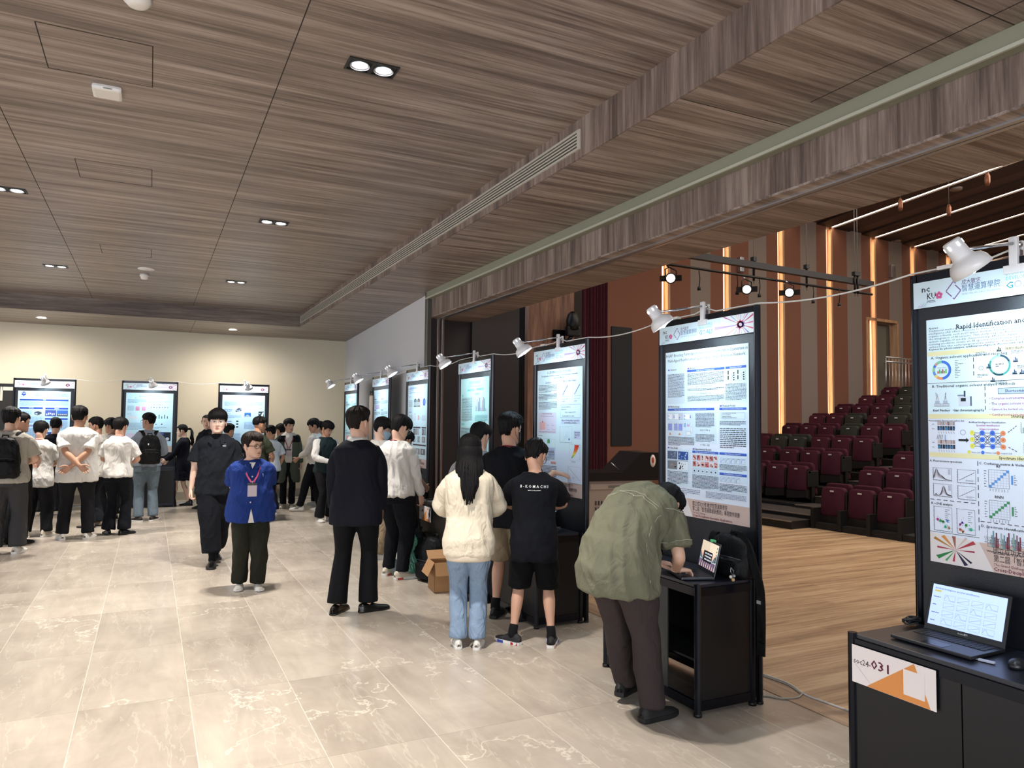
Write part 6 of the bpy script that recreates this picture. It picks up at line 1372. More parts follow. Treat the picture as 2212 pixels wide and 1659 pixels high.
OLD, SHB, COAT, GRN2 = cloth('twill_dark_olive', '#23241c', .85, .35), cloth('shirt_grey_blue', '#8a93a0', .8, .4), cloth('coat_grey_green', '#4c5248', .8, .3), cloth('vest_dark_green', '#1c2a2c', .8, .3)
SW, SB, ST, LTH = M('sneaker_white', '#cfcbc3', .6, vary=.06), M('sneaker_black', '#121214', .7), M('sole_white', '#d8d6d2', .5), M('leather_black', '#0c0b0c', .28)
SBG, SOLB, REDL, SOCKB = M('sneaker_beige', '#c2b8a6', .6, vary=.1), M('sole_black', '#0d0d0e', .6), M('lanyard_red', '#8d1f3c', .6), cloth('sock_black', '#131416', .9, .1)
LNK = M('lanyard_pink', '#c2486d', .6)
DOWN = .0
def stand(f, w_=.10, toe=.18, bare=False): f.legs([(-w_*f.k, 0, toe), (w_*f.k, 0, -toe)], bare=bare)
def hang(f, sx, dx=.0, y=.06, z=.83, **k): f.arm(sx, (sx*(.235+dx)*f.k*(.3+.7*f.bw), y, z*f.k), (sx*.35, -1, 0), **k)
def fwd(f, sx, x=.10, y=.30, z=1.02, hint=None, **k): f.arm(sx, (sx*x, y, z*f.k), hint or (sx*.7, -1, -.6), **k)
def behind(f, sx, x=-.02, z=.98, **k): f.arm(sx, (sx*x, -.19, z*f.k), (sx*1, -.35, 0), **k)
SHORT = dict(fr=.055, side=.002, nape=-.045, th=.013, top=.024, spike=.004, temple=.03, sidek=.55)
BOWL = dict(fr=.035, side=-.005, nape=-.055, th=.02, top=.026, spike=.002, temple=.0)
FRNG = dict(fr=.030, side=-.012, nape=-.062, th=.021, top=.027, spike=.003, temple=.0)
LONGH = dict(fr=.05, side=-.09, nape=-.115, th=.015, top=.018, spike=.001, temple=-.05)

# 1 man in the black suit
x, y = FT(765, 1322); f = Fig(x, y, -.42, HH(765, 1322, 882), 'person in a black suit with a white shirt collar, seen from behind, hand in pocket', 'a', 1.08)
f.legs([(-.15, -.04, -.25), (.12, .02, -.95)]); f.arm(-1, (-.235, .12, .90), (-1, -.8, 0)); f.arm(1, (.215, .10, .88), (1, -.9, 0), curl=.7)
SUIT = cloth('suit_midnight', '#0d0f19', .75, .1)
f.top(SUIT, .026, .755, 'long', .018, 1.475, .0035, 'jacket', seed=3, flare=1.5); f.trousers(cloth('suit_trousers', '#07080c', .75, .15), .018, hr=.080, fold=.003, kr=.072)
f.shoes(LTH, LTH, 'dress', .30); f.head(-.62, .0, dict(SHORT, th=.012, nape=-.07, spike=.006, fr=.06, temple=.035, side=.0), 'soft', seed=4)
b = MB(); rings(b, [f.ring(1.462, .098, .086, -.012), f.ring(1.487, .079, .074, -.010), f.ring(1.503, .072, .068, -.004), f.ring(1.50, .064, .060, -.004)], n=28); f.parts.append(('collar', b, dict(mat=WHT)))
for (z0, z1) in ((.76, .98),):
    b = MB(); p0, p1 = f.ring(z0, .1, .1), f.ring(z1, .1, .1)
    b.tube([p0[0]-p0[2]*.165+Vector((0, 0, 0)), p1[0]-p1[2]*.140], .003, M('vent_line', '#020203', .9), 5); f.parts.append(('vent', b, {}))
f.build()

# 2 long haired person in the cream sweater
x, y = FT(1010, 1398); f = Fig(x, y, -.40, HH(1012, 1398, 941), 'person with long black hair in a cream sweater and light jeans, seen from behind', 'd', .98)
f.legs([(-.075, .0, .12), (.075, -.02, -.15)]); 
for sx in (-1, 1): fwd(f, sx, .10, .26, 1.05, (sx*1.0, -.55, -.35), nohand=True)
v, t = f.top(CRM, .044, .765, 'long', .022, 1.485, .006, 'sweater', seed=5, flare=1.0)
b = MB(); rings(b, [f.ring(.725, .190, .152, -.014), f.ring(.74, .198, .160, -.014), f.ring(.79, .199, .161, -.014), f.ring(.80, .192, .154, -.014)], n=60); f.parts.append(('hem_band', b, dict(mat=cloth('fleece_rib', '#d5c8b4', .95, .1))))
f.trousers(DEN, .026, hr=.066, fold=.006, kr=.072); f.shoes(SW, ST, L=.25, laces=SW); f.head(-.1, .12, LONGH, long=.36, seed=3); f.build()

# 3 black T-shirt with white print
x, y = FT(1152, 1392); f = Fig(x, y, -.55, 1.575, 'person in a black T-shirt with white back print and black shorts, looking down', 'b', .99, lean=.10)
f.legs([(-.16, .0, .95), (.14, -.02, -.05)], bare=True); f.arm(-1, (-.16, .36, 1.00), (-1, -.5, -.3), curl=.5); f.arm(1, (.10, .36, 1.01), (1.2, -.7, -.2), curl=.5)
v, t = f.top(BLK, .038, .735, 'short', .022, 1.475, .006, 'tshirt', seed=7); f.trousers(cloth('shorts_black', '#08080a', .85, .3), .034, hr=.098, to=.52, fold=.006, name='shorts')
f.shoes(SB, ST, L=.29, blocks=[(-.075, -.01, M('block_red', '#a3182b', .5)), (.07, .13, M('block_blue', '#2a3a98', .5))], sock=SOCKB, laces=SB); f.head(-.42, .45, dict(SHORT, top=.032, spike=.010, nape=-.05, th=.014), seed=8, glasses='black')
def backtext(f, body, z, h, mat, x0, w_):
    """lettering laid on the back of the shirt"""
    tv, tf, a0, a1, b0, b1 = text_mesh(body, True); sv = f.tv0; out = []
    for q in tv:
        X = x0+(q[0]-a0)/(a1-a0)*w_; Z = z+(q[1]-b0)*h; p, ax, ay, _, _ = f.ring(Z/f.k, .1, .1)
        out.append((X, Z))
    # fit the shirt's back surface
    m_ = (sv[:, 1] < 0) & (np.abs(sv[:, 2]-z) < .08); xs, zs, ys = sv[m_, 0], sv[m_, 2], sv[m_, 1]
    res = []
    for X, Z in out: d = np.argsort((xs-X)**2+(zs-Z)**2)[:4]; res.append((X, float(ys[d].min())-.003, Z))
    b = MB(); b.add(res, tf, mat); return b
PR = M('print_white', '#e6e6e6', .6)
b = backtext(f, 'B - K O M A C H I', 1.222, .030, PR, -.105, .215); f.parts.append(('back_print', b, {}))
b = backtext(f, 'MEMORY | LOVERS | DREAMING', 1.196, .012, PR, -.045, .10); f.parts.append(('back_print', b, {}))
f.build()

# 4 bending person in the olive shirt
x, y = FT(1385, 1535); f = Fig(x-.03, y, -1.20, 1.72, 'person in an olive short sleeved shirt bending over a laptop on the counter', 'a', 1.05, lean=1.28, hipback=.20, hunch=.3)
f.legs([(-.16, .12, .1), (.13, -.05, -.25)])
Lw = f.M.inverted()
hr = Lw @ Vector((2.945, 3.64, .83)); hl = Lw @ Vector((2.975, 3.88, .83))
f.arm(1, hr, (.45, -.4, -.7), curl=.45, palm=(0, 0, -1), hdir=Lw.to_3x3() @ Vector((1, .05, -.10))); f.arm(-1, hl, (-.5, -.4, -.6), curl=.45, palm=(0, 0, -1), hdir=Lw.to_3x3() @ Vector((1, -.5, -.10)))
f.top(OLV, .048, .765, 'short', .026, 1.46, .009, 'shirt', seed=9, flare=1.35, voxel=.0105); f.trousers(BRN, .030, hr=.072, fold=.008, kr=.085, seed=6)
f.shoes(SB, SOLB, L=.30, laces=SB); f.head(-.12, .30, dict(BOWL, fr=.045, top=.026, spike=.004, nape=-.05, side=.008, temple=.01), seed=11, glasses='black', mask='white')
f.lanyard(M('lanyard_red', '#8d1f3c', .6)); f.parts.pop()
b = MB(); 
def strap(f, pts, mat, w_=.012, name='lanyard'):
    b = MB(); pl = catmull(pts, 5)
    for a, c in zip(pl, pl[1:]):
        a, c = Vector(a), Vector(c); d = (c-a); n = (a-f.hc); n = (n-d*n.dot(d)/max(d.length_squared, 1e-9)).normalized(); b.obox((a+c)/2, d.normalized(), d.normalized().cross(n), n, d.length/2+.002, w_, .0012, mat)
    f.parts.append((name, b, {}))
def neckstrap(f, mat, w_=.008, r=1.0, drop=1.43):
    pts = []
    for a in range(-110, 111, 22):
        t = math.radians(a); z = 1.487-.012*abs(a)/110-(.04*max(0, abs(a)-70)/40); c, ax, ay, _, _ = f.ring(z, .1, .1); k = f.k
        pts.append(c+ax*(sin(t)*(.073+.012*abs(a)/110)*k*r)-ay*(cos(t)*.076*k*r))
    strap(f, pts, mat, w_)
neckstrap(f, REDL, .010, 1.12)
def seam(f, pts, mat, r=.0018, name='seam'):
    sv = f.tv[0]; P = []
    for p in pts: p = np.array(p); q = sv[np.argmin(((sv-p)**2).sum(1))]; d = p-q; P.append(Vector(q+d/max(np.linalg.norm(d), 1e-6)*.0015))
    b = MB(); b.tube(catmull([list(p) for p in P], 2), r, mat, 5); f.parts.append((name, b, {}))
ST_ = M('stitch_pale', '#a3a28f', .7); k = f.k
for z in (1.27, 1.255): seam(f, [tuple(f.ring(z-.02*abs(x)/.17, .1, .1)[0]+f.ring(z, .1, .1)[1]*x*k-f.ring(z, .1, .1)[2]*(.20-.10*(abs(x)/.2)**2)*k) for x in [(-.20+.40*i/18) for i in range(19)]], ST_)
for sx in (-1, 1):
    a, e, w_ = f.arms[sx]; d = (e-a).normalized(); u = d.cross(Vector((1, 0, 0))).normalized(); v_ = d.cross(u)
    for t in (.70, .05): seam(f, [tuple(a.lerp(e, t)+(u*cos(q)+v_*sin(q))*.12) for q in [2*PI*i/20 for i in range(21)]], ST_)
seam(f, [tuple(f.ring(z, .1, .1)[0]+f.ring(z, .1, .1)[1]*(.20*k)-f.ring(z, .1, .1)[2]*.05*k) for z in [.78+.03*i for i in range(16)]], ST_)
f.build()

# 5 pointing person
x, y = FT(1085, 1338); f = Fig(x+.05, y, -.72, HH(1078, 1338, 897), 'tall person in a black T-shirt and beige shorts pointing at the poster, black face mask', 'b', 1.05)
f.legs([(-.12, .03, .0), (.14, .0, -.8)], bare=True)
hpw = pix(1225, 1026, 'x', 3.40); hp = f.M.inverted() @ hpw; pr = f.M.inverted() @ pix(1196, 1020, 'x', 3.27)
f.arm(1, pr, (0.2, -.3, -1), hdir=hp-pr, palm=f.M.inverted().to_3x3() @ Vector((.85, 0, -.5)), curl=.08, spread=.2); f.arm(-1, (-.14, .28, 1.12), (-1, -.6, -.5), curl=.6)
f.top(BLK, .032, .80, 'short', .018, 1.475, .006, 'tshirt', seed=12); f.trousers(KHK, .030, hr=.100, to=.50, fold=.008, name='shorts'); f.shoes(SB, SOLB, sock=SOCKB, laces=SB)
f.head(-.55, .08, dict(SHORT, spike=.009, top=.03, fr=.045, nape=-.06, side=-.01), seed=13, mask='black'); neckstrap(f, REDL); f.build()

# 6 grey sweatshirt behind
x, y = FT(985, 1312); f = Fig(x+.28, y+.15, -.75, 1.70, 'person in a grey sweatshirt almost hidden behind the long haired one', 'a', 1.05); stand(f, .12)
f.arm(-1, (-.2, .25, 1.0), (-1, -.5, -.3)); f.arm(1, (.12, .3, 1.05), (1, -.5, -.3)); f.top(GRY, .034, .82, 'long', .018, 1.475, .007, 'sweatshirt', seed=14); f.trousers(cloth('denim_dark', '#1a222e', .85, .4), .02, hr=.07); f.shoes(LTH, SOLB, sock=SOCKB)
f.head(-.25, .35, BOWL, seed=15); f.build()

# 7 white shirt with burgundy lanyard
x, y = FT(855, 1246); f = Fig(x-.02, y, -1.0, HH(855, 1246, 906, .03), 'person in a loose white long sleeved shirt and black trousers, burgundy lanyard, looking down', 'a', 1.10, lean=.06)
f.legs([(-.13, .05, .1), (.14, -.04, -.45)]); f.arm(1, (.22, .20, .80), (.6, -1, 0), curl=.5); f.arm(-1, (-.2, .22, .90), (-1, -.6, 0))
f.top(WHT, .038, .89, 'cuffed', .018, 1.475, .008, 'shirt', seed=16); f.trousers(BLK, .03, hr=.062, fold=.007, kr=.085); f.shoes(SBG, ST, L=.30, blocks=[(-.06, .0, M('block_rust', '#a8452f', .5))], laces=SW)
f.head(-.25, .42, dict(FRNG, th=.024, top=.03), seed=17, glasses='silver'); neckstrap(f, REDL, .009, 1.12); f.build()

# 8 masked person
x, y = FT(806, 1208); f = Fig(x+.08, y+.1, -1.5, HH(822, 1212, 905), 'person in a white T-shirt with a pale blue face mask and glasses', 'd', .98); f.legs([(-.12, .05, .2), (.12, -.06, -.2)])
f.arm(1, (.16, .28, 1.0), (1, -.6, -.2)); f.arm(-1, (-.14, .28, 1.0), (-1, -.6, -.2)); f.top(WHT, .03, .84, 'short', .018, 1.475, .006, 'tshirt', seed=18); f.trousers(cloth('satin_khaki', '#94836a', .5, .7), .035, hr=.085, fold=.009); f.shoes(SW, ST, laces=SB)
f.head(-.35, .30, dict(BOWL, fr=.03, top=.03), seed=19, glasses='silver', mask='blue'); f.build()
# 9 hidden person, bare leg
x, y = FT(858, 1228); f = Fig(x+.06, y+.05, -1.1, 1.60, 'person in shorts hidden behind the white shirt, bare leg showing', 'c', .95); stand(f, .09, bare=True); fwd(f, 1); fwd(f, -1); f.top(CHAR, .03, .8, 'short', seed=20, voxel=.014); f.trousers(DPN, .03, hr=.09, to=.5, name='shorts', voxel=.014)
f.shoes(M('slipper_purple', '#5f4f97', .5), M('slipper_purple', '#5f4f97', .5), 'dress', sock=cloth('sock_white', '#cfcdc8', .9, .1)); f.head(0, .4, BOWL, seed=21); f.build()

# 10 blue shirt
x, y = FT(537, 1272); f = Fig(x, y, 3.06, HH(537, 1272, 940), 'person in a dark blue shirt with a pink lanyard and badge, hands behind the back', 'a', 1.20, belly=.05, hs=1.15)
f.legs([(-.085, .02, .15), (.085, -.05, -.15)])
for sx in (-1, 1): behind(f, sx, .03, .97, nohand=True)
f.top(BLT, .036, .775, 'short', .024, 1.465, .006, 'shirt', seed=22, flare=1.5, voxel=.0105); f.trousers(OLD, .018, hr=.078, fold=.009, kr=.088, seed=4); f.shoes(SW, ST, L=.27, laces=SW)
f.head(.72, .02, dict(SHORT, fr=.05, top=.03, spike=.009, th=.018, side=-.01, temple=.02, nape=-.06, sidek=.8), 'brown', seed=24, glasses='black', chub=1.12, neckf=.022); f.lanyard(LNK, badge=True, low=1.13)
def front_y(f, X, Z):
    sv = f.tv0; m_ = sv[:, 1] > 0; d = np.argsort((sv[m_, 0]-X)**2+(sv[m_, 2]-Z)**2)[:4]; return float(sv[m_][d, 1].mean())
def collar(f, mat, op):
    k = f.k; b = MB()
    for sx in (-1, 1):
        Q2 = [(sx*.070, 1.462*k, .010), (sx*(.012+op), 1.425*k, .012), (sx*(.030+op), 1.365*k, .012), (sx*(.075+op), 1.400*k, .010)]
        P = [Vector((x, front_y(f, x, z)+o, z)) for x, z, o in Q2]; P[0].y = max(P[0].y, P[3].y-.05); n_ = [p+Vector((0, .007, .003)) for p in P]
        b.add(P+n_, [(0, 1, 2, 3), (7, 6, 5, 4), (0, 4, 5, 1), (1, 5, 6, 2), (2, 6, 7, 3), (3, 7, 4, 0)], mat)
    f.parts.append(('collar', b, {}))
b = MB()
for Z, X in ((1.335, .012), (1.26, .004), (1.15, .0), (.98, .006), (.895, .012)):
    b.lathe([(0, 0), (.008, .0), (.008, .004), (0, .005)], M('button_pearl', '#c9ccd2', .3), 10, Matrix.Translation((X, front_y(f, X, Z)-.001, Z)) @ Matrix.Rotation(-PI/2, 4, 'X'))
f.parts.append(('button', b, {}))
collar(f, BLT, .0)

b = MB(); Z0, Z1 = .785*f.k, .93*f.k; b.add([(-.028, front_y(f, 0, Z0)+.010, Z0-.012), (.03, front_y(f, 0, Z0)+.010, Z0-.012), (.004, front_y(f, 0, Z1)+.006, Z1)], [(0, 1, 2)], WHT); b.add([(-.03, front_y(f, 0, 1.42*f.k)+.006, 1.445*f.k), (.03, front_y(f, 0, 1.42*f.k)+.006, 1.445*f.k), (.0, front_y(f, 0, 1.37*f.k)+.006, 1.375*f.k)], [(0, 1, 2)], WHT)
f.parts.append(('undershirt', b, {})); b = MB(); yy = front_y(f, -.10, 1.165); b.tube([(-.100, yy+.002, 1.150), (-.104, yy+.003, 1.165), (-.098, yy+.002, 1.180)], .003, M('emblem_pale_blue', '#7f93c4', .6), 5); b.tube([(-.108, yy+.002, 1.152), (-.096, yy+.002, 1.170)], .002, M('emblem_pale_blue'), 5); f.parts.append(('emblem', b, {})); f.build()

# 11 black shirt walking
x, y = FT(462, 1222); f = Fig(x, y+.08, 3.04, HH(466, 1222, 888), 'person in a black short sleeved shirt and wide black trousers walking towards the camera', 'd', 1.04, belly=.02, hs=1.13)
f.legs([(-.02, -.24, .1), (.01, .14, -.05)], lift=(.03, 0)); f.arm(1, (.275, .04, .86), (1, -.6, 0), curl=.7); f.arm(-1, (-.25, -.04, .84), (-1, -.5, 0))
f.top(CHAR, .036, .80, 'short', .030, 1.475, .007, 'shirt', seed=26, flare=1.2); f.trousers(BLK, .036, hr=.098, fold=.007, kr=.098, to=.90); f.shoes(LTH, SOLB, L=.29, sock=SOCKB, laces=SB)
f.head(.02, -.02, dict(BOWL, fr=.026, th=.022, top=.03, side=.0, temple=.0, spike=.001), seed=27, glasses='silver', neckf=.02, chub=1.04)
b = MB()
for Z, w_, h_, m_ in ((1.375, .042, .010, M('tag_dark', '#26282b', .3)), (1.355, .038, .010, M('tag_pale', '#c3c6c8', .4))): b.box(-.105-w_*.5+.02, -.105+w_*.5+.02, front_y(f, -.09, Z*f.k)-.002, front_y(f, -.09, Z*f.k)+.004, Z*f.k-h_/2, Z*f.k+h_/2, m_)
f.parts.append(('name_tag', b, {}))
collar(f, CHAR, .02)
f.build()

# ---- the group by the back wall
def crowd(px, py, top, yaw, label, tone='a', bw=1.0, arms='front', topk=None, pant=None, shoe=(None, None), hair=None, hseed=30, hy=0, hp=.1, glasses=None, legs=.10, lan=None, dx=0, dy=0, toes=.2, add=.0, **kw):
    x, y = FT(px, py); f = Fig(x+dx, y+dy, yaw, HH(px, py, top, add), label, tone, bw, lean=kw.get('lean', 0))
    f.legs(kw.get('feet') or [(-legs, 0, toes), (legs, 0, -toes)], bare=pant is None or 'to' in pant[1])
    if arms == 'front':
        for sx in (-1, 1): fwd(f, sx, .10, .26, 1.06, (sx*.9, -.7, -.3))
    elif arms == 'hang':
        for sx in (-1, 1): hang(f, sx)
    elif arms == 'pocket':
        for sx in (-1, 1): f.arm(sx, (sx*.24, .08, .86*f.k), (sx*1, -.8, 0), curl=.8)
    elif callable(arms): arms(f)
    t = dict(ease=.028, hem=.82, sleeve='short', sl_ease=.016, fold=.006, voxel=.012, seed=hseed); t.update(topk[1]); f.top(topk[0], **t)
    if pant: p = dict(ease=.022, hr=.075, voxel=.013, seed=hseed); p.update(pant[1]); f.trousers(pant[0], **p)
    f.shoes(shoe[0], shoe[1] or ST, laces=kw.get('laces'), stripes=kw.get('stripes'), sock=kw.get('sock'), style=kw.get('style', 'sneaker'), tall=kw.get('tall', 0))
    f.head(hy, hp, hair or SHORT, kw.get('hcol', 'black'), seed=hseed, glasses=glasses, mask=kw.get('mask'), ponytail=kw.get('ponytail', False), long=kw.get('long', 0))
    if lan: neckstrap(f, lan, .008, 1.1)
    if kw.get('extra'): kw['extra'](f)
    return f.build(), f
def crossed(f):
    f.arm(1, (-.055, -.205, .975*f.k), (1, -.35, -.1), hdir=(-.75, -.1, -.6), palm=(0, -1, 0), curl=.35, thumb=.3); f.arm(-1, (.055, -.235, .985*f.k), (-1, -.35, -.1), hdir=(.75, -.1, -.62), palm=(0, -1, 0), curl=.35, thumb=.3)
bigman, FB = crowd(161, 1165, 880, -.06, 'broad person in a white T-shirt with wrists crossed behind the back', 'c', 1.22, crossed, (WHT, dict(hem=.77, ease=.032, sl_ease=.022)), (DPN, dict(hr=.074, kr=.078)), (SW, ST), dict(SHORT, fr=.05, th=.016, top=.028, spike=.006), 31, -.15, .05, legs=.16, toes=.3, laces=SW)
crowd(250, 1155, 904, -.32, 'person in a white T-shirt and black trousers beside the soc24-121 counter', 'b', 1.02, 'front', (WHT, dict(hem=.87, ease=.034)), (BLK, dict(hr=.090)), (LTH, SOLB), BOWL, 33, -.12, .15, lan=REDL, legs=.11, toes=.55)
crowd(77, 1160, 912, -.12, 'person in a white T-shirt and black cargo trousers with white high top sneakers', 'a', 1.0, 'front', (WHT, dict(hem=.77, ease=.034)), (DPN, dict(hr=.075, kr=.09)), (SBG, ST), dict(BOWL, top=.028), 35, -.1, .3, lan=REDL, legs=.13, toes=.6, tall=.03, laces=SW)
o1, F1 = crowd(10, 1196, 882, -.1, 'person in a grey T-shirt wearing a black backpack at the left edge', 'a', 1.1, 'front', (cloth('cotton_stone', '#a29d92', .85, .4), dict(hem=.86, sl_ease=.026, ease=.036)), (cloth('denim_faded_black', '#3a3a3b', .85, .45), dict(hr=.092, kr=.085)), (SW, ST), dict(SHORT, nape=-.07, th=.018, spike=.006), 37, -.15, .05, legs=.13, laces=SW)
crowd(30, 1178, 893, -.6, 'person in black behind the left edge backpack wearer, partly hidden', 'b', .98, 'front', (BLK, dict()), (DPN, {}), (SB, SOLB), dict(SHORT, spike=.002), 38, -.5, .1, dx=-.02, dy=.1)
crowd(-30, 1152, 895, .2, 'person with bare legs cut off by the left picture edge', 'b', 1, 'front', (BLK, dict()), (DPN, dict(to=.5, hr=.09, name='shorts')), (SB, ST), BOWL, 39)
crowd(112, 1112, 905, -.05, 'person in a navy suit with a white collar facing the blue poster', 'b', 1.05, lambda f: (f.arm(-1, (-.2, .28, 1.28*f.k), (-1, -.3, -1), curl=.3, spread=.2), fwd(f, 1)), (NAVY, dict(hem=.78, sleeve='long', name='jacket', fold=.003)), (cloth('suit_trousers'  , '#07080c', .75, .15), dict(hr=.08)), (LTH, LTH), dict(SHORT, th=.016, spike=.007, top=.03), 41, .1, .1, legs=.14, style='dress')
crowd(203, 1138, 903, 1.0, 'person with glasses and a burgundy vest edge turned left between the white T-shirts', 'c', 1.0, 'hang', (cloth('shirt_cream', '#cfcbc4', .85, .4), dict()), (CHAR, dict(hr=.09)), (M('shoe_brown', '#6b5849', .6), SOLB), dict(SHORT), 43, .35, .1, glasses='silver')
crowd(222, 1132, 905, .7, 'person in a white shirt with a red lanyard just behind the black bowl haircut', 'c', .95, 'front', (WHT, dict()), (DPN, {}), (SB, SOLB), BOWL, 45, .2, .1, lan=REDL, dx=.06, dy=.6)
o7, F7 = crowd(314, 1126, 893, .12, 'person in a grey blue shirt and washed jeans carrying a black backpack', 'b', 1.05, 'front', (SHB, dict(hem=.90, sleeve='elbow')), (DEN2, dict(hr=.076, kr=.075)), (M('sneaker_dark', '#27201f', .7), ST), dict(SHORT, th=.011, side=.015, top=.018, spike=.002), 47, .75, .05, glasses='black', legs=.11, toes=.5)
o8, F8 = crowd(392, 1093, 918, 1.3, 'person with a wavy ponytail in a navy blazer and skirt, black ankle boots', 'd', .92, lambda f: (f.arm(1, (.08, .30, .98*f.k), (.5, -1, -.4), curl=.4), f.arm(-1, (-.08, .3, 1.0*f.k), (-.5, -1, -.4), curl=.4)), (NAVY, dict(hem=.74, sleeve='long', name='jacket', fold=.003)), None, (LTH, SOLB), dict(fr=.055, side=-.03, nape=-.04, th=.013, top=.016, spike=.001, temple=-.02), 49, .05, .08, ponytail=True, tall=.06,
      extra=lambda f: f.skirt(NAVY, .56), feet=[(-.05, .16, .1), (.05, -.12, -.1)])
crowd(444, 1098, 897, 2.4, 'person whose cheek and ear show behind the walking black shirt', 'a', .95, 'hang', (BLK, dict()), (DPN, {}), (SB, SOLB), dict(SHORT, fr=.07, top=.01, th=.006), 50, .6, 0)
crowd(489, 1110, 917, -.3, 'person with short black hair hidden between the black and blue shirts', 'b', .95, 'front', (BLK, dict()), (DPN, {}), (SB, SOLB), SHORT, 51, -.6, .1)
crowd(552, 1130, 903, -.9, 'person in an olive T-shirt with an undercut and glasses behind the blue shirt', 'c', 1.05, 'front', (cloth('cotton_dark_olive', '#2c3124', .85, .4), dict()), (DPN, {}), (SW, ST), dict(SHORT, side=.035, sidek=.3, nape=.0, top=.032, th=.02), 53, -.3, .1, glasses='dark')
crowd(588, 1110, 921, .35, 'person in a white short sleeved shirt and navy jeans, seen from behind', 'c', .95, lambda f: (f.arm(1, (.17, .04, .90*f.k), (1, -1, 0), curl=.6), fwd(f, -1, .05)), (cloth('cotton_cool_white', '#c9d3de', .8, .4), dict(hem=.86)), (cloth('denim_navy', '#141a26', .85, .4), dict(hr=.085)), (M('sneaker_blue', '#8d9ab0', .6), ST), SHORT, 55, .55, .25, lan=M('lanyard_grey', '#9da5ad', .6), dx=-.05)
crowd(604, 1092, 917, .5, 'person with bare calves and black shoes hidden behind the long coat', 'c', .9, 'front', (BLK, dict()), (DPN, dict(to=.55, hr=.1, name='shorts')), (SB, ST), BOWL, 57, 0, .1)
def coat(f):
    k = f.k; m = COAT
    for sx in (-1, 1):
        b = MB(); cs = []
        for z, w_, d_, x_ in ((.50, .115, .165, .125), (.70, .112, .160, .12), (.95, .105, .150, .112), (1.15, .095, .150, .105), (1.32, .095, .150, .105), (1.42, .075, .12, .10)):
            c, ax, ay, _, _ = f.ring(z, .1, .1); cs.append((c+ax*sx*x_*k, ax, ay, w_*k, d_*k))
        rings(b, cs, n=24); v, t = remesh(b, .012, 2); v = folds(v, t, .005, 9, 1, .2); f.part('coat_panel', v, t, m)
    for sx in (-1, 1):
        b = MB(); c, ax, ay, _, _ = f.ring(1.40, .1, .1); rings(b, [(c+ax*sx*.12*k-Vector((0, 0, .10)), ax, ay, .098, .155), (c+ax*sx*.12*k-Vector((0, 0, .03)), ax, ay, .10, .155), (c+ax*sx*.11*k+Vector((0, 0, .03)), ax, ay, .075, .125)], n=24); v, t = remesh(b, .012, 2); f.part('yoke', v, t, BLK)
o14, F14 = crowd(620, 1096, 906, 3.0, 'person in a long grey green coat with black shoulders over a white shirt', 'b', .98, 'pocket', (WHT, dict(hem=.90, sleeve='none')), (BLK, dict(hr=.062, kr=.062)), (SBG, ST), dict(FRNG, fr=.035), 59, .55, .05, lan=REDL, laces=SW,
     extra=lambda f: (coat(f), f.lanyard(REDL, badge=True, low=1.08)), legs=.08)
f = F14
b = MB()
for sx in (-1, 1):
    a, e, w_ = f.arms[sx]; limb(b, [a, a.lerp(e, .5), e, e.lerp(w_, .8)], [.066, .064, .058, .052], n=18)
v, t = remesh(b, .012, 2); v = folds(v, t, .005, 4); bb = MB(); bb.add(v, t, COAT, True); bb.build('coat_sleeve', o14)
crowd(672, 1104, 906, 1.15, 'person in a white rolled sleeve shirt and black trousers stepping left, striped sneakers', 'c', 1.0, lambda f: (f.arm(-1, (-.10, .30, 1.0*f.k), (-1, -1, -.3)), f.arm(1, (.2, .05, .86*f.k), (.5, -1, 0))), (WHT, dict(hem=.90, sleeve='rolled')), (BLK, dict(hr=.062, kr=.078)), (SW, ST), dict(FRNG, fr=.04), 61, .2, .35, glasses='silver',
      feet=[(-.05, .26, .1), (.09, -.10, -.1)], lan=M('lanyard_grey', '#9da5ad', .6), dx=.05, stripes=SB)
crowd(690, 1096, 912, .6, 'person with black hair showing right behind the rolled sleeve shirt', 'b', .95, 'front', (WHT, dict()), (BLK, {}), (SW, ST), SHORT, 62, .3, .1, dx=.10, dy=.55)
crowd(700, 1126, 911, 3.5, 'person in a dark green vest over white sleeves looking down, glasses', 'c', 1.02, 'front', (GRN2, dict(hem=.86, sleeve='none')), (DPN, dict(hr=.08)), (SW, ST), dict(BOWL, top=.026), 63, .25, .45, glasses='silver', laces=SW,
      extra=lambda f: [f.part('sleeve', *sleeve_mesh(f, sx), WHT) for sx in (-1, 1)])
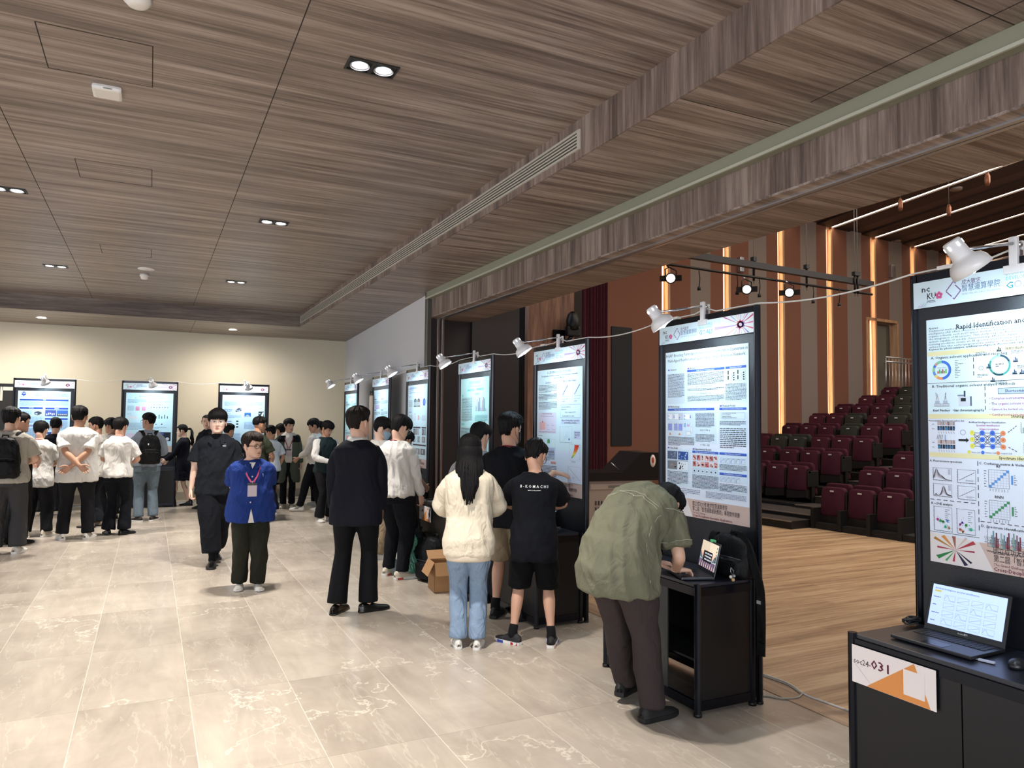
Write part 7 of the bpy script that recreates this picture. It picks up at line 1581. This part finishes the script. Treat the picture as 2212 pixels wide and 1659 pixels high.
# ------------------------------------------------------------------ things on and around the counters
KEY = M('key_black', '#17181b', .5); LB = M('laptop_black', '#1d1e21', .35); LS = M('laptop_silver', '#9a9da2', .3, .7); LG = M('laptop_grey', '#4b4d52', .3, .7)
def scr(h, e=1.0): return M('screen_'+h.strip('#'), hexc(h)[:3], .3, emit=e)
def laptop(x, y, rz, label, w=.36, d=.245, sh=.225, tilt=.30, mat=LB, draw=None, z=.770):
    t = thing('laptop', label, 'laptop', (x, y, z), rz, None)
    b = MB(); b.box(-w/2, w/2, -d/2, d/2, .003, .018, mat, bev=.004); b.build('base', t)
    b = MB()
    for r_ in range(5):
        n = 14
        for k in range(n): b.box(-w*.44+w*.88*k/n+.0015, -w*.44+w*.88*(k+1)/n-.0015, d*.08+(r_)*.019-.014, d*.08+(r_+1)*.019-.017, .018, .0205, KEY)
    b.build('keyboard', t)
    b = MB(); b.box(-.05, .05, -d*.44, -d*.16, .018, .0187, M('touchpad', '#26272b', .25)); b.build('touchpad', t)
    b = MB(); R = Matrix.Translation((0, d/2-.006, .016)) @ Matrix.Rotation(-tilt, 4, 'X')
    b.box(-w/2, w/2, 0, .007, 0, sh, mat, bev=.003); b.v = [tuple(R @ Vector(v)) for v in b.v]; s_ = b.build('screen_lid', t)
    s = Sheet(w-.03, sh-.04, scr('#b9cbf2', 1.1) if draw is None else draw[0], .0006)
    if draw: draw[1](s)
    s.mb.v = [tuple(R @ (Vector(v)+Vector((-(w-.03)/2, -.0015, .028)))) for v in s.mb.v]; s.build('screen', s_)
    if mat is LB: q = Sheet(.06, .012, mat, .0004); q.text('Genuine捷元', .03, .003, .007, PR, align='c', w=.045); q.mb.v = [tuple(R @ (Vector(v)+Vector((-.03, -.0012, .010)))) for v in q.mb.v]; q.build('maker_name', s_)
    return t
def dr_spec(s):
    I = scr('#2b3f8c', .25); G_ = scr('#5a6fb8', .45); s.text('Artificial Intelligence spectral identification', .012, .165, .008, I, w=.20); s.rect(.012, .152, .03, .008, scr('#b0a44a', .7))
    for r_ in range(4):
        for k in range(4):
            x, y = .06+.062*k, .118-.036*r_; s.frame(x, y, .050, .026, G_, .0006)
            pts = [(x+.048*t, y+.003+.021*(math.exp(-((t-.25)/.18)**2) if (r_+k) % 3 == 0 else t*.8)) for t in [i/10 for i in range(11)]]
            for a, c in zip(pts, pts[1:]): s.line(*a, *c, I, .0008)
        s.lines(.01, .125-.036*r_, .04, .007, 1, I, r_)
def dr_desk(s):
    W, H = s.w, s.h; s.rect(0, H*.55, W, H*.45, scr('#c9b8a2', .9)); s.rect(0, H*.38, W, H*.2, scr('#d8a890', .9)); s.disc(W*.45, H*.52, .018, scr('#f3efe6', 1.1), 3); s.rect(0, 0, W, H*.28, scr('#6d5a76', .6), 3)
    for k in range(16): x = W*k/16; s.poly([(x, 0), (x+.012, 0), (x+.004+.01*sin(k*3), H*(.22+.12*((k*5) % 4)/4))], scr('#e0c4b0' if k % 2 else '#54405a', .8), 4)
    s.poly([(0, H*.35), (0, H*.6), (W*.14, H*.40), (W*.2, H*.3)], scr('#5d6f78', .6), 3); s.poly([(W, H*.35), (W, H*.62), (W*.86, H*.5), (W*.78, H*.3)], scr('#5d6f78', .6), 3)
    s.rect(W*.2, H*.22, W*.55, H*.42, scr('#16171c', .2), 5); s.rect(W*.2, H*.22, W*.09, H*.42, scr('#3a3230', .3), 6)
    for r_ in range(3):
        for k in range(6): s.rect(W*(.31+.072*k), H*(.52-.115*r_), W*.035, H*.06, scr('#dfe3ea', .9), 7)
    for k in range(6): s.rect(W*.93, H*(.85-.13*k), W*.04, H*.06, scr('#26303a', .3), 6)
def dr_doc(s): s.rect(.02, .02, .25, .13, scr('#e6eef8', 1.2)); s.rect(.05, .03, .12, .05, scr('#7a78c8', .8), 3)
laptop(3.17, 2.08, -PI/2+.02, 'open black laptop showing spectral plots on the nearest counter', draw=(scr('#a9bdf0', .78), dr_spec))
lp2 = laptop(3.10, 3.70, -1.93, 'open dark grey laptop in front of the bending person', .30, .21, .205, .22, LG, (scr('#9fb0b4', .8), dr_desk))
laptop(3.16, 6.12, -PI/2, 'open laptop on the counter of the copper alloy poster', .33, .23, .20, .9, LG, (scr('#8ea6d8', .6), dr_doc))
laptop(-.22, 16.02, .1, 'small open laptop with a bright document on the soc24-121 counter', .32, .22, .20, .2, LG, (scr('#8fb4ea', 1.0), dr_doc))
o = thing('laptop', 'closed silver laptop on the corner of the counter above the cardboard box', 'laptop', (3.09, 8.25, .770), -1.4); b = MB(); b.box(-.17, .17, -.12, .12, 0, .018, LS, bev=.005); b.build('base', o)
b = MB(); b.box(-.04, .04, -.08, .08, 0, .008, M('phone_black', '#0f1013', .15), bev=.003); tag(b.build('phone'), 'black phone lying on the closed silver laptop', 'phone').matrix_world = Matrix.Translation((3.05, 8.28, .789)) @ Matrix.Rotation(-1.2, 4, 'Z')
b = MB(); b.box(-.014, .014, -.012, .018, -.004, .014, M('clip_green', '#5bbd7a', .5), bev=.003); tag(b.build('webcam_cover'), 'small green clip on the top edge of the dark grey laptop screen', 'clip').matrix_world = lp2.matrix_basis @ Matrix.Translation((0.01, .099+.046, .212)) @ Matrix.Rotation(-.22, 4, 'X')
b = MB(); b.lathe([(0, .0), (.030, .001), (.032, .012), (.025, .026), (.010, .034), (0, .035)], LB, 18, Matrix.Diagonal((1, 1.6, 1, 1))); b.add([(-.006, .018, .0345), (.006, .018, .0345), (.006, .026, .0325), (-.006, .026, .0325)], [(0, 1, 2, 3)], PR)
tag(b.build('mouse'), 'black computer mouse beside the nearest laptop', 'mouse').matrix_world = Matrix.Translation((3.15, 1.775, .769)) @ Matrix.Rotation(-1.3, 4, 'Z')
b = MB(); b.box(-.009, .009, -.03, .03, 0, .008, M('usb_white', '#b9bdd0', .3), bev=.002); b.box(-.006, .006, .03, .042, .002, .006, ALU); tag(b.build('usb_stick'), 'pale usb stick lying between the nearest laptop and the mouse', 'usb stick').matrix_world = Matrix.Translation((3.10, 1.865, .770)) @ Matrix.Rotation(.2, 4, 'Z')
def coil(n, R_, z0, seed, r=.0028, mat=KEY):
    rnd = random.Random(seed); P = []
    for i in range(n*10): a = i*.63; q = R_*(.7+.3*sin(i*.37+seed)); P.append((q*cos(a)*1.2, q*sin(a)*.7, z0+.012+.028*abs(sin(i*.21+seed))))
    b = MB(); b.tube(P, r, mat, 6, cap=True); return b
b = coil(7, .045, 0, 3, .004); b.box(-.03, .03, -.012, .012, .015, .035, KEY, bev=.004); tag(b.build('power_cord'), 'bundled black power cord behind the nearest laptop', 'power cord').location = (3.325, 2.35, .770)
b = coil(4, .05, 0, 9, .0025, M('cable_grey', '#55575c', .5)); tag(b.build('power_cord'), 'thin tangled cable on the counter beside the black T-shirt', 'power cord').location = (3.22, 5.62, .770)
b = MB(); b.tube([(3.30, 5.75, .775), (3.22, 5.70, .90), (3.12, 5.66, .90), (3.08, 5.68, .775)], .004, CAB, 6); tag(b.build('charging_cable'), 'white charging cable arching over the counter of the copper alloy poster', 'cable')
b = MB(); b.tube([(3.2, 8.15, .78), (3.0, 8.02, .80), (2.92, 7.98, .74), (2.90, 7.99, .66), (2.92, 8.02, .62), (2.93, 8.05, .70), (3.1, 8.2, .79)], .004, KEY, 6); tag(b.build('charging_cable'), 'black cable looping over the front edge beside the silver laptop', 'cable')
b = MB(); b.box(-.05, .05, -.03, .03, 0, .035, M('tissue_white', '#cfcfd2', .6), bev=.01); b.box(.03, .07, -.02, .02, .0, .025, M('tissue_pink', '#b25a7a', .6), bev=.006); tag(b.build('tissue_pack'), 'small white and pink pack on the counter of the photographs poster', 'tissue pack').location = (3.30, 9.72, .770)
# roll of paper hooked on the sixth board
t = thing('paper_roll', 'beige paper roll hooked on the board behind the masked person', 'paper roll', (3.38, 12.28, 1.2)); b = MB(); b.tube([(0, 0, 0), (0, 0, .95)], .035, M('kraft_paper', '#a98f7c', .7), 12); b.build('roll', t); b = MB(); b.tube([(.05, .1, 1.0), (.0, .06, 1.02), (-.03, -.06, 1.0), (-.03, -.08, .96)], .008, KEY, 6); b.build('hook', t)
# backpacks
def bag_mesh(w, d, h, seed, sag_=.0, vox=.010):
    b = MB(); rings(b, [((0, 0, z*h), (1, 0, 0), (0, 1, 0), w/2*q, d/2*q2) for z, q, q2 in ((0, .86, .85), (.04, .96, 1.0), (.3, 1.0, 1.05), (.6, .98, .95), (.82, .88, .8), (.95, .68, .6), (1.0, .35, .35))], n=28, p=3)
    rings(b, [((0, -d*.42, z*h), (1, 0, 0), (0, 1, 0), w/2*q, d*.28) for z, q in ((.07, .72), (.1, .8), (.36, .8), (.42, .7))], n=20, p=3); v, f = remesh(b, vox, 2); return folds(v, f, .004, seed, 1.3, .6), f
def backpack(M_, label, w, d, h, seed, mat, straps=None, cat='backpack'):
    t = thing('backpack', label, cat); t.matrix_world = M_
    v, f = bag_mesh(w, d, h, seed); b = MB(); b.add(v, f, mat, True); b.build('body', t)
    zm = M('zip_dark', '#2b2c30', .4, .3); b = MB(); b.tube([(-w*.40, -d*.48, h*.47), (-w*.2, -d*.66, h*.50), (w*.2, -d*.66, h*.50), (w*.40, -d*.48, h*.47)], .004, zm, 6); b.build('zip', t)
    b = MB(); b.tube([(-.035, d*.2, h*.97), (-.03, d*.25, h*1.06), (.03, d*.25, h*1.06), (.035, d*.2, h*.97)], .009, mat, 8); b.build('handle', t)
    for P in straps or [[(-.09, d*.45, h*.92), (-.12, d*.8, h*.6), (-.13, d*.7, h*.2), (-.12, d*.4, .05)], [(.09, d*.45, h*.92), (.13, d*.75, h*.6), (.13, d*.7, h*.2), (.12, d*.4, .05)]]:
        pl = catmull(P, 6); b = MB()
        for a, c in zip(pl, pl[1:]):
            a, c = Vector(a), Vector(c); dd = c-a; up = Vector((1, 0, 0)); n = dd.normalized().cross(up).normalized(); b.obox((a+c)/2, dd.normalized(), up, n, dd.length/2+.004, .028, .006, mat)
        b.build('strap', t)
    return t
BPK = cloth('nylon_black', '#0b0c0e', .55, .3); BPO = cloth('nylon_black_olive', '#15191a', .6, .3)
def worn(F, label, w, h, seed):
    k = F.k; z0 = 1.40*k-h; S = [[(sx*.06, .075, h*.93), (sx*.115, .15, h+.065*k), (sx*.125, .26, h+.03), (sx*.135, .345, h-.12), (sx*.165, .25, h-.34), (sx*.14, .09, .06)] for sx in (-1, 1)]
    t = backpack(F.M @ Matrix.Translation((0, -.235, z0)), label, w, .19, h, seed, BPK, S); 
    b = MB(); b.box(-.045, -.028, -.117, -.112, h*.66, h*.72, PR); b.build('tag', t); return t
worn(F1, 'black backpack worn over the grey T-shirt at the left edge', .36, .50, 2)
worn(F7, 'black backpack with a white zip tag worn over washed jeans', .33, .47, 3)
t = backpack(Matrix.Translation((3.345, 3.585, .772)) @ Matrix.Rotation(-1.5, 4, 'Z'), 'black bag with a hanging strap and key ring behind the dark grey laptop', .32, .13, .26, 5, BPK,
             [[(-.02, .0, .23), (.06, -.02, .285), (.14, -.02, .22), (.20, -.03, .10), (.25, -.035, -.03), (.262, -.04, -.20), (.258, -.04, -.42)], [(-.10, .02, .22), (-.15, .0, .25), (-.17, -.02, .12), (-.15, -.03, .02)]])
b = MB(); b.box(-.02, .015, -.135, -.131, .17, .19, M('label_grey', '#777a78', .5)); b.box(.235, .265, -.05, -.046, -.12, -.10, M('label_grey')); b.build('label', t)
t = thing('key_ring', 'key ring with clear and gold charms hanging from the black bag', 'key ring', (3.23, 3.475, .80)); b = MB(); b.tube([(0, 0, .05), (.012, -.01, .03), (0, -.012, .0), (-.012, -.01, .03), (0, 0, .05)], .0018, ALU, 6); b.build('ring', t)
for q, c, s_ in (((-.012, -.012, -.004), '#b9b3b0', .011), ((.014, -.012, .0), '#8d8f96', .010), ((.004, -.014, -.022), '#b79a6e', .012)): b = MB(); b.lathe([(0, -s_), (s_*.8, -s_*.6), (s_, 0), (s_*.8, s_*.6), (0, s_)], M('charm_'+c[1:], c, .2), 10, Matrix.Translation(q)); b.build('charm', t)
backpack(Matrix.Translation((2.80, 7.60, .0)) @ Matrix.Rotation(-1.3, 4, 'Z'), 'black backpack standing on the floor behind the cardboard box', .34, .22, .46, 6, BPK)
backpack(Matrix.Translation((2.78, 8.22, .0)) @ Matrix.Rotation(-1.7, 4, 'Z') @ Matrix.Rotation(-.12, 4, 'X'), 'dark olive backpack leaning behind the green plastic bag', .31, .20, .47, 7, BPO)
def plastic(label, loc, mat, w, h, seed, name='plastic_bag', handles=True):
    b = MB(); rings(b, [((0, 0, z*h), (1, 0, 0), (0, 1, 0), w*q, w*.7*q) for z, q in ((0, .35), (.05, .5), (.25, .55), (.45, .42), (.6, .25), (.68, .2))], n=30, p=2)
    if handles:
        for sx in (-1, 1): limb(b, [(sx*.02, 0, h*.62), (sx*.07, 0, h*.8), (sx*.05, 0, h*.98), (sx*.01, 0, h*.9), (sx*.03, 0, h*.7)], [.03, .028, .02, .02, .03], n=8)
    v, f = remesh(b, .008, 1); v = folds(v, f, .010, seed, 2.2, .9); bb = MB(); bb.add(v, f, mat, True); tag(bb.build(name), label, 'plastic bag').location = loc
plastic('green plastic carrier bag with tall handles beside the cardboard box', (2.62, 7.86, 0), M('plastic_green', '#6fb8a0', .25, spec=.6, trans=.35), .20, .46, 3)
plastic('crumpled white plastic bag on the floor before the green carrier bag', (2.52, 8.10, 0), M('plastic_white', '#b9c2cc', .25, spec=.6, trans=.25), .20, .22, 5, handles=False)
# cardboard box
CB, CB2 = M('cardboard', '#a77f56', .8, bump=.1, bscale=120, vary=.06), M('cardboard_inside', '#8d6b4a', .85)
t = thing('cardboard_box', 'open brown cardboard box with folded out flaps on the floor', 'box', (2.80, 7.13, 0), -.12); w_, d_, h_ = .34, .28, .29
for q in ((-w_/2, -w_/2+.005, -d_/2, d_/2), (w_/2-.005, w_/2, -d_/2, d_/2), (-w_/2, w_/2, -d_/2, -d_/2+.005), (-w_/2, w_/2, d_/2-.005, d_/2)): b = MB(); b.box(*q, 0, h_, CB); b.build('wall_panel', t)
b = MB(); b.box(-w_/2, w_/2, -d_/2, d_/2, 0, .006, CB2); b.build('bottom', t)
for c, ax, az, hx, hz in (((-w_/2-.035, 0, h_-.055), (0, 1, 0), Vector((-.45, 0, -.9)).normalized(), d_/2, .075), ((0, -d_/2-.04, h_-.05), (1, 0, 0), Vector((0, -.5, -.87)).normalized(), w_/2, .07), ((0, d_/2+.05, h_+.03), (1, 0, 0), Vector((0, .8, .6)).normalized(), w_/2, .07)): b = MB(); b.obox(c, ax, Vector(ax).cross(az), az, hx, .0025, hz, CB); b.build('flap', t)
# floor cables along the wood border
for lab, P in (('white cable running along the wood border of the stone floor', [(3.86, 5.4, .008), (3.87, 4.6, .008), (3.85, 3.9, .008), (3.87, 3.64, .008), (3.81, 3.44, .008), (3.82, 3.3, .008), (3.84, 3.1, .008), (3.84, 2.6, .008), (3.85, 1.5, .008)]), ('thin grey cable tied beside the white one on the wood border', [(3.83, 5.4, .007), (3.84, 4.5, .007), (3.82, 3.9, .007), (3.845, 3.62, .007), (3.80, 3.46, .007)]),
               ('beige cable curling from the tie back under the HGAP board', [(3.80, 3.45, .01), (3.72, 3.42, .008), (3.63, 3.45, .008), (3.58, 3.52, .007), (3.50, 3.60, .007), (3.46, 3.9, .007)])):
    b = MB(); b.tube([Vector(p) for p in catmull(P, 6)], .0065, CAB if 'white cable' in lab else M('cable_beige', '#a8a196', .5), 6); tag(b.build('floor_cable'), lab, 'cable')
